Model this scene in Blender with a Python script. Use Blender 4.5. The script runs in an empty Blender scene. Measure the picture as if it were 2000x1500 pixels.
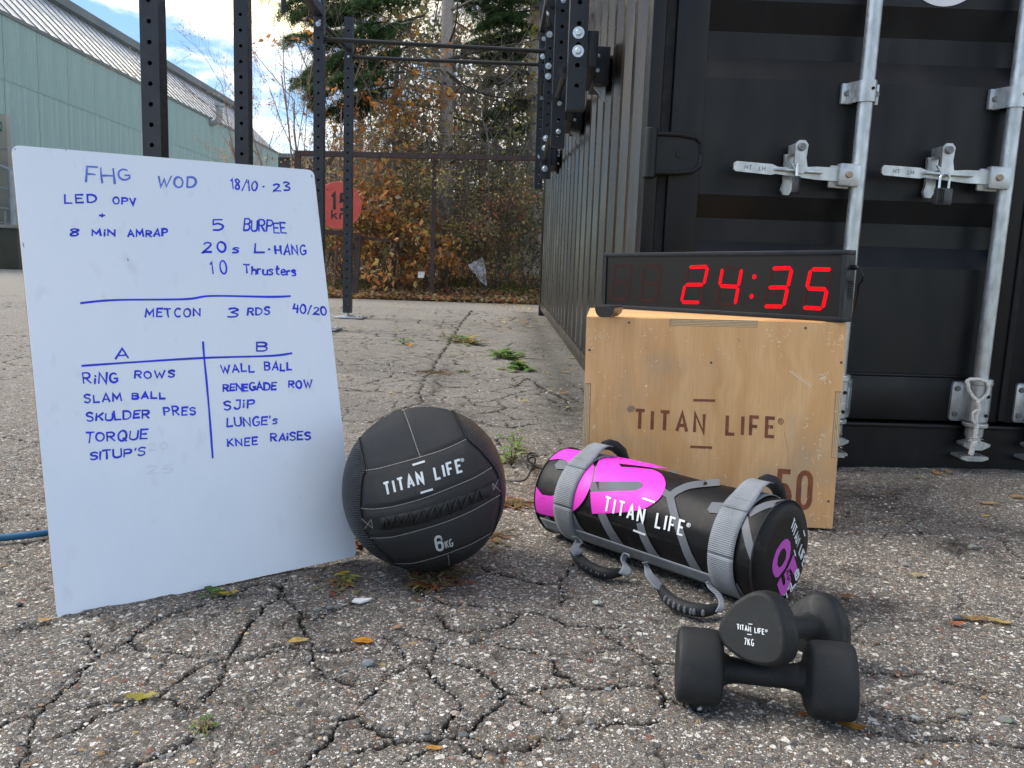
import bpy, bmesh, math, random
import numpy as np
from mathutils import Vector, Matrix
from mathutils.geometry import tessellate_polygon

random.seed(7); np.random.seed(7)
SC = bpy.context.scene
COL = SC.collection
rad = math.radians

# ------------------------------------------------------------------ camera
FPX, ROLL, PITCH, CAMH = 1600.0, .033, math.atan(215 / 1600.0), .6
CAM = Vector((0, 0, CAMH))
_F = Vector((0, math.cos(PITCH), -math.sin(PITCH)))
_U0 = Vector((0, math.sin(PITCH), math.cos(PITCH)))
_R0 = Vector((1, 0, 0))
_R = _R0 * math.cos(ROLL) + _U0 * math.sin(ROLL)
_U = _U0 * math.cos(ROLL) - _R0 * math.sin(ROLL)
cd = bpy.data.cameras.new('camera'); cam = bpy.data.objects.new('camera', cd); COL.objects.link(cam)
cam.matrix_world = Matrix(((_R.x, _U.x, -_F.x, 0), (_R.y, _U.y, -_F.y, 0), (_R.z, _U.z, -_F.z, CAMH), (0, 0, 0, 1)))
cd.sensor_width = 36; cd.lens = 36 * FPX / 2000; cd.clip_start = .02; cd.clip_end = 2000
SC.camera = cam
SC.view_settings.view_transform = 'Standard'; SC.view_settings.look = 'None'
SC.view_settings.gamma = 1; SC.view_settings.use_curve_mapping = False
SC.view_settings.exposure = 2.2
SC.cycles.max_bounces = 8; SC.cycles.transparent_max_bounces = 16
SC.cycles.use_denoising = True

# ------------------------------------------------------------------ light
SUN_AZ, SUN_EL = rad(-80), rad(42)        # azimuth from +Y, clockwise positive
sd = Vector((math.sin(SUN_AZ) * math.cos(SUN_EL), math.cos(SUN_AZ) * math.cos(SUN_EL), math.sin(SUN_EL)))
sl = bpy.data.lights.new('sun', 'SUN'); sl.energy = 1.0; sl.angle = rad(28); sl.color = (1, .93, .82)
so = bpy.data.objects.new('sun', sl); COL.objects.link(so)
so.rotation_euler = sd.to_track_quat('Z', 'Y').to_euler()

W = bpy.data.worlds.new('World'); SC.world = W; W.use_nodes = True
nt = W.node_tree; nt.nodes.clear(); N = nt.nodes.new; L = nt.links.new
def wmath(op, a, b=None, clamp=False):
    n = N('ShaderNodeMath'); n.operation = op; n.use_clamp = clamp
    for i, v in enumerate((a, b)):
        if v is None: continue
        if isinstance(v, (int, float)): n.inputs[i].default_value = v
        else: L(v, n.inputs[i])
    return n.outputs[0]
out = N('ShaderNodeOutputWorld'); bg = N('ShaderNodeBackground'); bg.inputs[1].default_value = .15
sky = N('ShaderNodeTexSky'); sky.sky_type = 'NISHITA'; sky.sun_disc = False
sky.sun_elevation = SUN_EL; sky.sun_rotation = SUN_AZ; sky.air_density = 1.0; sky.dust_density = .15; sky.ozone_density = 3.0
tc = N('ShaderNodeTexCoord'); sep = N('ShaderNodeSeparateXYZ'); L(tc.outputs['Generated'], sep.inputs[0])
zz = wmath('MAXIMUM', sep.outputs[2], 0.0)
cmb = N('ShaderNodeCombineXYZ'); L(sep.outputs[0], cmb.inputs[0]); L(sep.outputs[1], cmb.inputs[1]); L(zz, cmb.inputs[2])
n1 = N('ShaderNodeTexNoise'); n1.inputs['Scale'].default_value = 2.3; n1.inputs['Detail'].default_value = 8
n1.inputs['Roughness'].default_value = .55; n1.inputs['Distortion'].default_value = .35
mp = N('ShaderNodeMapping'); mp.inputs['Location'].default_value = (9.9, 8.8, 1.2); mp.inputs['Rotation'].default_value = (0, 0, .5)
mp.inputs['Scale'].default_value = (1.0, 1.0, 2.2)
L(cmb.outputs[0], mp.inputs[0]); L(mp.outputs[0], n1.inputs['Vector'])
# glow of the cloud in front of the sun
dot = N('ShaderNodeVectorMath'); dot.operation = 'DOT_PRODUCT'; L(tc.outputs['Generated'], dot.inputs[0]); dot.inputs[1].default_value = (math.sin(rad(-17)) * math.cos(rad(19)), math.cos(rad(-17)) * math.cos(rad(19)), math.sin(rad(19)))
gl = wmath('POWER', wmath('MAXIMUM', dot.outputs['Value'], 0.0), 60.0)
cov = wmath('ADD', n1.outputs['Fac'], wmath('MULTIPLY', gl, .15))
rmp = N('ShaderNodeMapRange'); rmp.interpolation_type = 'SMOOTHSTEP'
rmp.inputs['From Min'].default_value = .50; rmp.inputs['From Max'].default_value = .60; L(cov, rmp.inputs['Value'])
n2 = N('ShaderNodeTexNoise'); n2.inputs['Scale'].default_value = 2.6; n2.inputs['Detail'].default_value = 6
L(mp.outputs[0], n2.inputs['Vector'])
shade = N('ShaderNodeMapRange'); shade.inputs['From Min'].default_value = .3; shade.inputs['From Max'].default_value = .7
shade.inputs['To Min'].default_value = 1.5; shade.inputs['To Max'].default_value = 4.3; L(n2.outputs['Fac'], shade.inputs['Value'])
bright = wmath('ADD', shade.outputs[0], wmath('MULTIPLY', gl, 1.0))
cc = N('ShaderNodeVectorMath'); cc.operation = 'SCALE'; L(bright, cc.inputs['Scale'])
tint = N('ShaderNodeMix'); tint.data_type = 'RGBA'; L(gl, tint.inputs['Factor'])
tint.inputs['A'].default_value = (1.05, 1.0, .95, 1); tint.inputs['B'].default_value = (1.12, .97, .56, 1)
L(tint.outputs['Result'], cc.inputs[0])
mix = N('ShaderNodeMix'); mix.data_type = 'RGBA'; L(rmp.outputs[0], mix.inputs['Factor'])
skt = N('ShaderNodeMix'); skt.data_type = 'RGBA'; skt.blend_type = 'MULTIPLY'; skt.inputs['Factor'].default_value = 1; skt.inputs['B'].default_value = (.25, .275, .30, 1); L(sky.outputs[0], skt.inputs['A'])
L(skt.outputs['Result'], mix.inputs['A']); L(cc.outputs[0], mix.inputs['B'])
L(mix.outputs['Result'], bg.inputs[0]); L(bg.outputs[0], out.inputs[0])

# ------------------------------------------------------------------ picture ray helpers
def ray(x, y): return (_F + _R * ((x - 1000) / FPX) + _U * ((750 - y) / FPX)).normalized()
def on_plane(x, y, p, n):
    d = ray(x, y); n = Vector(n); return CAM + d * ((Vector(p) - CAM).dot(n) / d.dot(n))
def onY(x, y, Y): return on_plane(x, y, (0, Y, 0), (0, 1, 0))
def onZ(x, y, Z=0.0): return on_plane(x, y, (0, 0, Z), (0, 0, 1))
def gz(Y): return 0.0 if Y < 2.6 else min(.03 * (Y - 2.6), .2)
def onG(x, y):
    d = ray(x, y); lo, hi = .2, 80
    for i in range(50):
        m = (lo + hi) / 2; p = CAM + d * m
        if p.z > gz(p.y): lo = m
        else: hi = m
    return CAM + d * lo
def on_sphere(x, y, c, r):
    d = ray(x, y); oc = CAM - c; b = oc.dot(d); q = b * b - (oc.dot(oc) - r * r)
    p = CAM + d * (-b - math.sqrt(max(q, 0))); return c + (p - c).normalized() * r
def on_cyl(x, y, c, a, r):
    d = ray(x, y); oc = CAM - c; dp = d - a * d.dot(a); op = oc - a * oc.dot(a)
    A = dp.dot(dp); B = dp.dot(op); Cc = op.dot(op) - r * r; q = B * B - A * Cc
    return CAM + d * ((-B - math.sqrt(max(q, 0))) / A)

# ------------------------------------------------------------------ materials
def new_mat(name):
    m = bpy.data.materials.new(name); m.use_nodes = True; t = m.node_tree
    return m, t, t.nodes['Principled BSDF']
class NB:
    def __init__(s, t): s.t = t
    def n(s, k, **kw):
        o = s.t.nodes.new(k)
        for a, b in kw.items():
            if a.startswith('i_'):
                o.inputs[a[2:].replace('_', ' ')].default_value = b
            else: setattr(o, a, b)
        return o
    def l(s, a, b): s.t.links.new(a, b)
    def math(s, op, a, b=0.0, clamp=False):
        o = s.n('ShaderNodeMath', operation=op); o.use_clamp = clamp
        for i, v in enumerate((a, b)):
            if isinstance(v, (int, float)): o.inputs[i].default_value = v
            else: s.l(v, o.inputs[i])
        return o.outputs[0]
    def mix(s, f, a, b, bt='MIX'):
        o = s.n('ShaderNodeMix', data_type='RGBA', blend_type=bt)
        for k, v in (('Factor', f), ('A', a), ('B', b)):
            if isinstance(v, (int, float)): o.inputs[k].default_value = v
            elif isinstance(v, tuple): o.inputs[k].default_value = v + (1,) if len(v) == 3 else v
            else: s.l(v, o.inputs[k])
        return o.outputs['Result']
    def rng(s, v, a, b, c=0.0, d=1.0, smooth=False):
        o = s.n('ShaderNodeMapRange')
        if smooth: o.interpolation_type = 'SMOOTHSTEP'
        for i, q in enumerate((a, b, c, d)): o.inputs[i + 1].default_value = q
        s.l(v, o.inputs[0]); return o.outputs[0]
    def coord(s, kind='Object', scale=(1, 1, 1), rot=(0, 0, 0)):
        t = s.n('ShaderNodeTexCoord'); m = s.n('ShaderNodeMapping')
        m.inputs['Scale'].default_value = scale; m.inputs['Rotation'].default_value = rot
        s.l(t.outputs[kind], m.inputs[0]); return m.outputs[0]
    def noise(s, v, scale, detail=4, rough=.5):
        o = s.n('ShaderNodeTexNoise'); o.inputs['Scale'].default_value = scale; o.inputs['Detail'].default_value = detail
        o.inputs['Roughness'].default_value = rough; s.l(v, o.inputs['Vector']); return o.outputs['Fac']
    def vor(s, v, scale, feature='F1', rnd=1.0):
        o = s.n('ShaderNodeTexVoronoi', feature=feature); o.inputs['Scale'].default_value = scale
        o.inputs['Randomness'].default_value = rnd; s.l(v, o.inputs['Vector']); return o
    def bump(s, h, dist, strength=1.0, normal=None):
        o = s.n('ShaderNodeBump'); o.inputs['Distance'].default_value = dist; o.inputs['Strength'].default_value = strength
        s.l(h, o.inputs['Height'])
        if normal: s.l(normal, o.inputs['Normal'])
        return o.outputs[0]
def mat(name, col, rough=.5, metal=0.0, var=.15, vscale=6.0, bump=0.0, bscale=300.0, dirt=None, spec=.5, stretch=(1, 1, 1), rvar=.12):
    m, t, p = new_mat(name); b = NB(t)
    v = b.coord('Object', stretch)
    n = b.noise(v, vscale, 6, .6)
    c = b.mix(b.rng(n, .3, .7), tuple(x * (1 - var) for x in col), tuple(min(1, x * (1 + var)) for x in col))
    if dirt:
        n3 = b.noise(v, vscale * 2.7, 8, .65)
        c = b.mix(b.math('MULTIPLY', b.rng(n3, .52, .72, smooth=True), dirt[1]), c, dirt[0])
    b.l(c, p.inputs['Base Color'])
    b.l(b.rng(b.noise(v, vscale * 4, 5), .3, .7, max(.02, rough - rvar), min(1, rough + rvar)), p.inputs['Roughness'])
    p.inputs['Metallic'].default_value = metal; p.inputs['Specular IOR Level'].default_value = spec
    if bump: b.l(b.bump(b.noise(v, bscale, 3), bump), p.inputs['Normal'])
    return m

M = {}
M['steel'] = mat('black_powder_coat', (.018, .021, .028), .42, var=.25, vscale=9, bump=.0004, bscale=700, dirt=((.09, .08, .07), .18))
M['bar'] = mat('dark_bar_steel', (.035, .036, .034), .35, metal=.6, var=.2)
M['zinc'] = mat('zinc_plated_bolt', (.62, .66, .68), .3, metal=.85, var=.15, vscale=60)
M['hole'] = mat('bolt_hole_black', (.004, .004, .005), .8, var=.1)
M['galv'] = mat('galvanised_steel', (.50, .53, .54), .42, metal=.75, var=.28, vscale=30, bump=.0006, bscale=90, dirt=((.30, .29, .27), .35), stretch=(1, 1, .5))
M['galvd'] = mat('galvanised_bolt_head', (.20, .20, .21), .5, metal=.6, var=.2, vscale=60)
M['cont'] = mat('black_container_paint', (.0045, .0055, .007), .44, var=.3, vscale=2.2, bump=.0012, bscale=14, dirt=((.05, .047, .043), .12), stretch=(1, 1, .35), spec=.34)
M['contside'] = mat('dark_container_side_paint', (.013, .0105, .008), .27, var=.35, vscale=3, bump=.001, bscale=12, dirt=((.09, .08, .065), .3), stretch=(1, 1, .25))
M['seal'] = mat('door_rubber_seal', (.006, .006, .007), .7, var=.1)
M['white_logo'] = mat('white_logo_paint', (.75, .76, .76), .5, var=.05)
M['rubber'] = mat('matt_black_rubber', (.013, .0145, .015), .62, var=.3, vscale=14, bump=.0003, bscale=900, dirt=((.06, .058, .055), .22), spec=.35)
M['plastic'] = mat('black_plastic', (.012, .012, .013), .35, var=.2, vscale=30)
M['print'] = mat('white_print', (.72, .76, .78), .5, var=.1, vscale=50)
M['printg'] = mat('pale_grey_print', (.55, .60, .60), .55, var=.15, vscale=60)
M['thread'] = mat('grey_thread', (.42, .41, .37), .8, var=.15, vscale=200)
M['wood_stamp'] = mat('burnt_brown_stamp', (.22, .065, .025), .6, var=.35, vscale=30, dirt=((.42, .22, .10), .35))
M['screw'] = mat('worn_screw_head', (.20, .20, .19), .4, metal=.7, var=.3, vscale=200)
M['pink'] = mat('pink_vinyl_print', (.76, .055, .56), .5, spec=.25, var=.04, bump=.0002, bscale=600)
M['magenta'] = mat('magenta_print', (.50, .075, .46), .5, var=.05)
M['greyprint'] = mat('grey_vinyl_print', (.125, .135, .15), .6, var=.05, spec=.25)
M['ink'] = mat('blue_marker_ink', (.003, .022, .62), .45, var=.35, vscale=40)
M['inkl'] = mat('worn_blue_marker_ink', (.10, .17, .62), .5, var=.35, vscale=60)
M['inkg'] = mat('wiped_marker_trace', (.67, .72, .80), .4, var=.02)
M['hose'] = mat('blue_hose_rubber', (.01, .12, .26), .4, var=.15, vscale=20)
M['rust'] = mat('rusty_painted_steel', (.055, .035, .032), .75, var=.4, vscale=12, bump=.002, bscale=60, dirt=((.16, .07, .035), .5))
M['conc'] = mat('stained_concrete', (.30, .29, .26), .9, var=.25, vscale=.5, bump=.01, bscale=20, dirt=((.10, .10, .08), .5))
M['concd'] = mat('mossy_dark_concrete', (.075, .078, .062), .9, var=.35, vscale=.9, bump=.01, bscale=20, dirt=((.03, .035, .028), .6))
M['railing'] = mat('grey_railing_steel', (.30, .33, .35), .5, metal=.4, var=.2, vscale=3)
M['sign_red'] = mat('faded_red_sign_paint', (.60, .085, .055), .55, var=.18, vscale=8, dirt=((.62, .30, .24), .25))
M['sign_black'] = mat('black_sign_lettering', (.022, .02, .02), .6)
M['brown_bldg'] = mat('dark_brown_cladding', (.055, .045, .042), .8, var=.2, vscale=.5)
M['roof'] = mat('hall_roof_edge', (.14, .16, .155), .7, var=.2, vscale=.4)
M['rope'] = mat('white_rope', (.66, .64, .60), .85, var=.2, vscale=80, bump=.001, bscale=400)
M['stem'] = mat('plant_stem', (.12, .10, .04), .7, var=.3, vscale=30)
M['white_flake'] = mat('white_paper_scrap', (.7, .7, .68), .7, var=.1, vscale=20)

def vcol_mat(name, rough=.6, trans=.25, bumpd=0.0, var=.25, vs=12.0):
    m, t, p = new_mat(name); b = NB(t)
    a = b.n('ShaderNodeVertexColor', layer_name='Col')
    n = b.noise(b.coord('Object'), vs, 4)
    c = b.mix(1.0, a.outputs['Color'], b.mix(n, (1 - var,) * 3, (1 + var,) * 3), 'MULTIPLY')
    b.l(c, p.inputs['Base Color']); p.inputs['Roughness'].default_value = rough
    if bumpd: b.l(b.bump(b.noise(b.coord('Object'), 400, 3), bumpd), p.inputs['Normal'])
    if trans:
        tr = b.n('ShaderNodeBsdfTranslucent'); b.l(c, tr.inputs[0])
        ms = b.n('ShaderNodeMixShader'); ms.inputs[0].default_value = trans
        o = t.nodes['Material Output']; b.l(p.outputs[0], ms.inputs[1]); b.l(tr.outputs[0], ms.inputs[2]); b.l(ms.outputs[0], o.inputs[0])
    return m
M['leaf'] = vcol_mat('leaf', .55, .45)
M['stone'] = vcol_mat('gravel_stone', .85, 0, .0008, .2, 90)
M['bark'] = vcol_mat('bark', .9, 0, .004, .35, 30)

def mat_asphalt():
    m, t, p = new_mat('weathered_asphalt'); b = NB(t)
    v = b.coord('Object')
    wn = b.n('ShaderNodeTexNoise', i_Scale=45.0, i_Detail=2.0); b.l(v, wn.inputs['Vector'])
    w = b.n('ShaderNodeVectorMath', operation='MULTIPLY_ADD'); b.l(wn.outputs['Color'], w.inputs[0]); w.inputs[1].default_value = (.006, .006, 0); b.l(v, w.inputs[2])
    v2 = w.outputs[0]
    def layer(scale, thr):
        vo = b.vor(v2, scale)
        ed = b.vor(v2, scale, 'DISTANCE_TO_EDGE')
        se = b.n('ShaderNodeSeparateColor'); b.l(vo.outputs['Color'], se.inputs[0])
        r = b.n('ShaderNodeValToRGB'); r.color_ramp.interpolation = 'CONSTANT'
        els = [(0, (.15, .135, .12)), (.20, (.28, .26, .23)), (.36, (.17, .175, .175)), (.50, (.46, .42, .37)), (.61, (.90, .87, .80)), (.71, (.25, .235, .22)), (.79, (.30, .165, .12)), (.85, (.98, .96, .92)), (.92, (.10, .105, .11)), (.96, (.46, .34, .20))]
        r.color_ramp.elements[0].position = 0; r.color_ramp.elements[0].color = els[0][1] + (1,)
        r.color_ramp.elements[1].position = els[1][0]; r.color_ramp.elements[1].color = els[1][1] + (1,)
        for q, c in els[2:]:
            e = r.color_ramp.elements.new(q); e.color = c + (1,)
        b.l(se.outputs[0], r.inputs[0])
        pres = b.rng(se.outputs[1], thr - .01, thr + .01)
        shape = b.rng(ed.outputs['Distance'], .03, .14, smooth=True)
        return r.outputs[0], b.math('MULTIPLY', pres, shape)
    c1, f1 = layer(105, .74)      # ~1 cm stones, sparse
    c2, f2 = layer(235, .42)     # ~5 mm
    c3, f3 = layer(470, .22)
    big = b.noise(v, 1.3, 5, .6); mid = b.noise(v, 9, 5, .6)
    base = b.mix(b.rng(b.noise(v, 700, 3), .3, .7), (.135, .122, .110), (.26, .24, .215))
    c = b.mix(f3, base, c3); c = b.mix(f2, c, c2); c = b.mix(f1, c, c1)
    at = b.n('ShaderNodeAttribute', attribute_name='crack')
    dirtm = b.math('MULTIPLY', b.rng(b.math('ADD', b.math('MULTIPLY', mid, .5), b.math('MULTIPLY', big, .5)), .545, .66, smooth=True), .62)
    c = b.mix(dirtm, c, b.mix(.72, c, (.022, .021, .019)))
    pw = b.n('ShaderNodeSeparateXYZ'); b.l(v, pw.inputs[0]); worn = b.rng(pw.outputs[1], 1.6, 4.5, .0, 1.0, True)  # paler with distance: own tone plus grazing-view sheen put into the colour
    c = b.mix(1.0, c, b.mix(b.rng(big, .3, .7), (.72, .715, .70), (.95, .925, .89)), 'MULTIPLY')
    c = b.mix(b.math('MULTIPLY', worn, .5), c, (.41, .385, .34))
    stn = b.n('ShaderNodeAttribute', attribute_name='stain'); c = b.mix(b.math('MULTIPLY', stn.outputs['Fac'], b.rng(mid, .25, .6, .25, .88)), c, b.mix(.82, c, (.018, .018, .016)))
    dm = b.n('ShaderNodeAttribute', attribute_name='damp')
    c = b.mix(b.math('MULTIPLY', dm.outputs['Fac'], b.rng(mid, .2, .7, .45, .9)), c, b.mix(.8, c, (.035, .040, .026)))
    c = b.mix(b.math('MULTIPLY', at.outputs['Fac'], 1.35, True), c, (.013, .011, .009))
    b.l(c, p.inputs['Base Color']); p.inputs['Roughness'].default_value = .88; p.inputs['Specular IOR Level'].default_value = .3
    h = b.math('ADD', b.math('MULTIPLY', f1, 1.0), b.math('ADD', b.math('MULTIPLY', f2, .55), b.math('MULTIPLY', f3, .25)))
    h = b.math('ADD', h, b.math('MULTIPLY', b.noise(v, 500, 4), .5))
    b.l(b.bump(h, .0034, 1.0), p.inputs['Normal'])
    return m
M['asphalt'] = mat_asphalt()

def mat_board():
    m, t, p = new_mat('white_melamine_face'); b = NB(t)
    v = b.coord('Object', (1, 1, .4)); n = b.noise(v, 5, 6, .65); n2 = b.noise(v, 40, 4)
    c = b.mix(b.rng(n, .35, .7), (.70, .785, .88), (.77, .83, .90))
    c = b.mix(b.math('MULTIPLY', b.rng(n2, .60, .78), .35), c, (.52, .56, .66))
    b.l(c, p.inputs['Base Color']); p.inputs['Roughness'].default_value = .28
    b.l(b.bump(b.noise(b.coord('Object'), 3, 2), .01, .5), p.inputs['Normal'])
    return m
M['board'] = mat_board()
M['hardboard'] = mat('brown_hardboard_edge', (.20, .11, .06), .85, var=.3, vscale=40)

def mat_ply(name='worn_birch_plywood', rot=(0, 0, 0)):
    m, t, p = new_mat(name); b = NB(t)
    v = b.coord('Object', (9, 9, .9)); v0 = b.coord('Object')
    dist = b.noise(v0, 2.2, 3)
    g = b.n('ShaderNodeVectorMath', operation='ADD'); cb = b.n('ShaderNodeCombineXYZ'); b.l(b.math('MULTIPLY', dist, 3.0), cb.inputs[0]); b.l(v, g.inputs[0]); b.l(cb.outputs[0], g.inputs[1])
    gr = b.noise(g.outputs[0], 2.2, 8, .6); fine = b.noise(b.coord('Object', (60, 60, 2)), 4, 4)
    c = b.mix(b.rng(gr, .3, .7), (.66, .345, .13), (.84, .515, .24))
    c = b.mix(b.math('MULTIPLY', b.rng(fine, .45, .75), .3), c, (.45, .25, .10))
    gm = b.noise(v0, 3.3, 6, .6); c = b.mix(b.math('MULTIPLY', b.rng(gm, .5, .68, smooth=True), .55), c, (.40, .33, .23))
    gm2 = b.noise(b.coord('Object', (5, 5, 1)), 3.0, 5, .6); c = b.mix(b.math('MULTIPLY', b.rng(gm2, .58, .7, smooth=True), .45), c, (.68, .36, .13))
    pale = b.noise(v0, 55, 2, .4); zone = b.noise(v0, 4, 3)
    c = b.mix(b.math('MULTIPLY', b.rng(pale, .71, .75), b.rng(zone, .45, .6)), c, (.88, .76, .56))
    b.l(c, p.inputs['Base Color']); b.l(b.rng(gm, .3, .7, .38, .6), p.inputs['Roughness'])
    b.l(b.bump(fine, .0004), p.inputs['Normal'])
    return m
M['ply'] = mat_ply()
def mat_plyedge(name, axis):
    m, t, p = new_mat(name); b = NB(t)
    sc = [3, 3, 3]; sc[axis] = 1
    v = b.coord('Object'); se = b.n('ShaderNodeSeparateXYZ'); b.l(v, se.inputs[0])
    q = b.math('FRACT', b.math('MULTIPLY', se.outputs[axis], 1 / .0038))
    st = b.rng(q, .45, .55)
    n = b.noise(b.coord('Object', (40, 40, 40)), 3, 5)
    c = b.mix(st, (.72, .55, .33), (.44, .27, .13)); c = b.mix(b.rng(n, .58, .85), c, (.30, .20, .12))
    b.l(c, p.inputs['Base Color']); p.inputs['Roughness'].default_value = .8
    b.l(b.bump(st, .0006), p.inputs['Normal']); return m
M['plyz'] = mat_plyedge('plywood_edge_layers_flat', 2); M['plyx'] = mat_plyedge('plywood_edge_layers_upright', 0)

def mat_weave(name, col, scale, dist=.0006, rough=.45, aspect=1.0, kind='weave', spec=.5):
    """coords come from the 'uvw' attribute (metres along the cloth)"""
    m, t, p = new_mat(name); b = NB(t)
    a = b.n('ShaderNodeAttribute', attribute_name='uvw'); se = b.n('ShaderNodeSeparateXYZ'); b.l(a.outputs['Vector'], se.inputs[0])
    su = b.math('SINE', b.math('MULTIPLY', se.outputs[0], scale * 6.283)); sv = b.math('SINE', b.math('MULTIPLY', se.outputs[1], scale * 6.283 * aspect))
    h = b.math('MULTIPLY', su, sv) if kind == 'weave' else su
    n = b.noise(b.coord('Object'), 9, 5, .6)
    c = b.mix(b.rng(n, .3, .7), tuple(x * .75 for x in col), tuple(x * 1.3 for x in col))
    c = b.mix(b.rng(h, -.8, .8, .35, 0), c, tuple(x * .4 for x in col))
    dn = b.noise(b.coord('Object'), 26, 6, .7)
    c = b.mix(b.math('MULTIPLY', b.rng(dn, .58, .74), .25), c, (.12, .115, .105))
    b.l(c, p.inputs['Base Color']); p.inputs['Roughness'].default_value = rough; p.inputs['Specular IOR Level'].default_value = spec
    b.l(b.bump(h, dist), p.inputs['Normal']); return m
M['ballw'] = mat_weave('grid_woven_ball_vinyl', (.024, .026, .028), 300, .0005, .5)
M['balls'] = mat_weave('ribbed_ball_vinyl', (.024, .026, .028), 210, .0009, .42, kind='rib')
M['bagw'] = mat_weave('carbon_textured_bag_vinyl', (.006, .006, .007), 230, .00016, .45, spec=.25)
M['web'] = mat_weave('grey_nylon_webbing', (.235, .255, .28), 260, .00035, .75, kind='rib', spec=.3)
M['webd'] = mat_weave('black_nylon_webbing', (.014, .014, .016), 330, .001, .7, kind='rib', spec=.3)

def mat_led(name, col, e):
    m, t, p = new_mat(name); p.inputs['Base Color'].default_value = (.03, .0, .0, 1); p.inputs['Specular IOR Level'].default_value = .08
    p.inputs['Emission Color'].default_value = (*col, 1); p.inputs['Emission Strength'].default_value = e; p.inputs['Roughness'].default_value = .4
    return m
M['led'] = mat_led('lit_red_led', (1, .001, .009), .30)
M['ledoff'] = mat('unlit_led_segment', (.026, .010, .010), .4, var=.05, spec=.1)
M['face'] = mat('dark_clock_face', (.012, .011, .012), .22, var=.1, bump=.0, rvar=.04, spec=.15)
M['frame'] = mat('black_anodised_frame', (.005, .007, .011), .4, var=.2, spec=.3)

def mat_clad():
    m, t, p = new_mat('patinated_green_cladding'); b = NB(t)
    v = b.coord('Object', (1, .6, .12)); n = b.noise(v, 1.1, 8, .65); n2 = b.noise(b.coord('Object', (4, 4, .05)), 1.5, 6, .6)
    c = b.mix(b.rng(n, .3, .7), (.26, .385, .355), (.36, .48, .455))
    c = b.mix(b.math('MULTIPLY', b.rng(n2, .5, .7), .5), c, (.52, .58, .53))
    n3 = b.noise(b.coord('Object', (3, 3, .08)), 2.1, 5, .6)
    c = b.mix(b.math('MULTIPLY', b.rng(n3, .55, .75), .4), c, (.24, .25, .21))
    b.l(c, p.inputs['Base Color']); p.inputs['Roughness'].default_value = .7; return m
M['clad'] = mat_clad()
M['glaz'] = mat('roof_glazing', (.50, .53, .57), .3, metal=.25, var=.12, vscale=.6, spec=.8)
M['copperpipe'] = mat('grey_vent_pipe', (.33, .36, .37), .5, metal=.3, var=.2, vscale=2)
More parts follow.
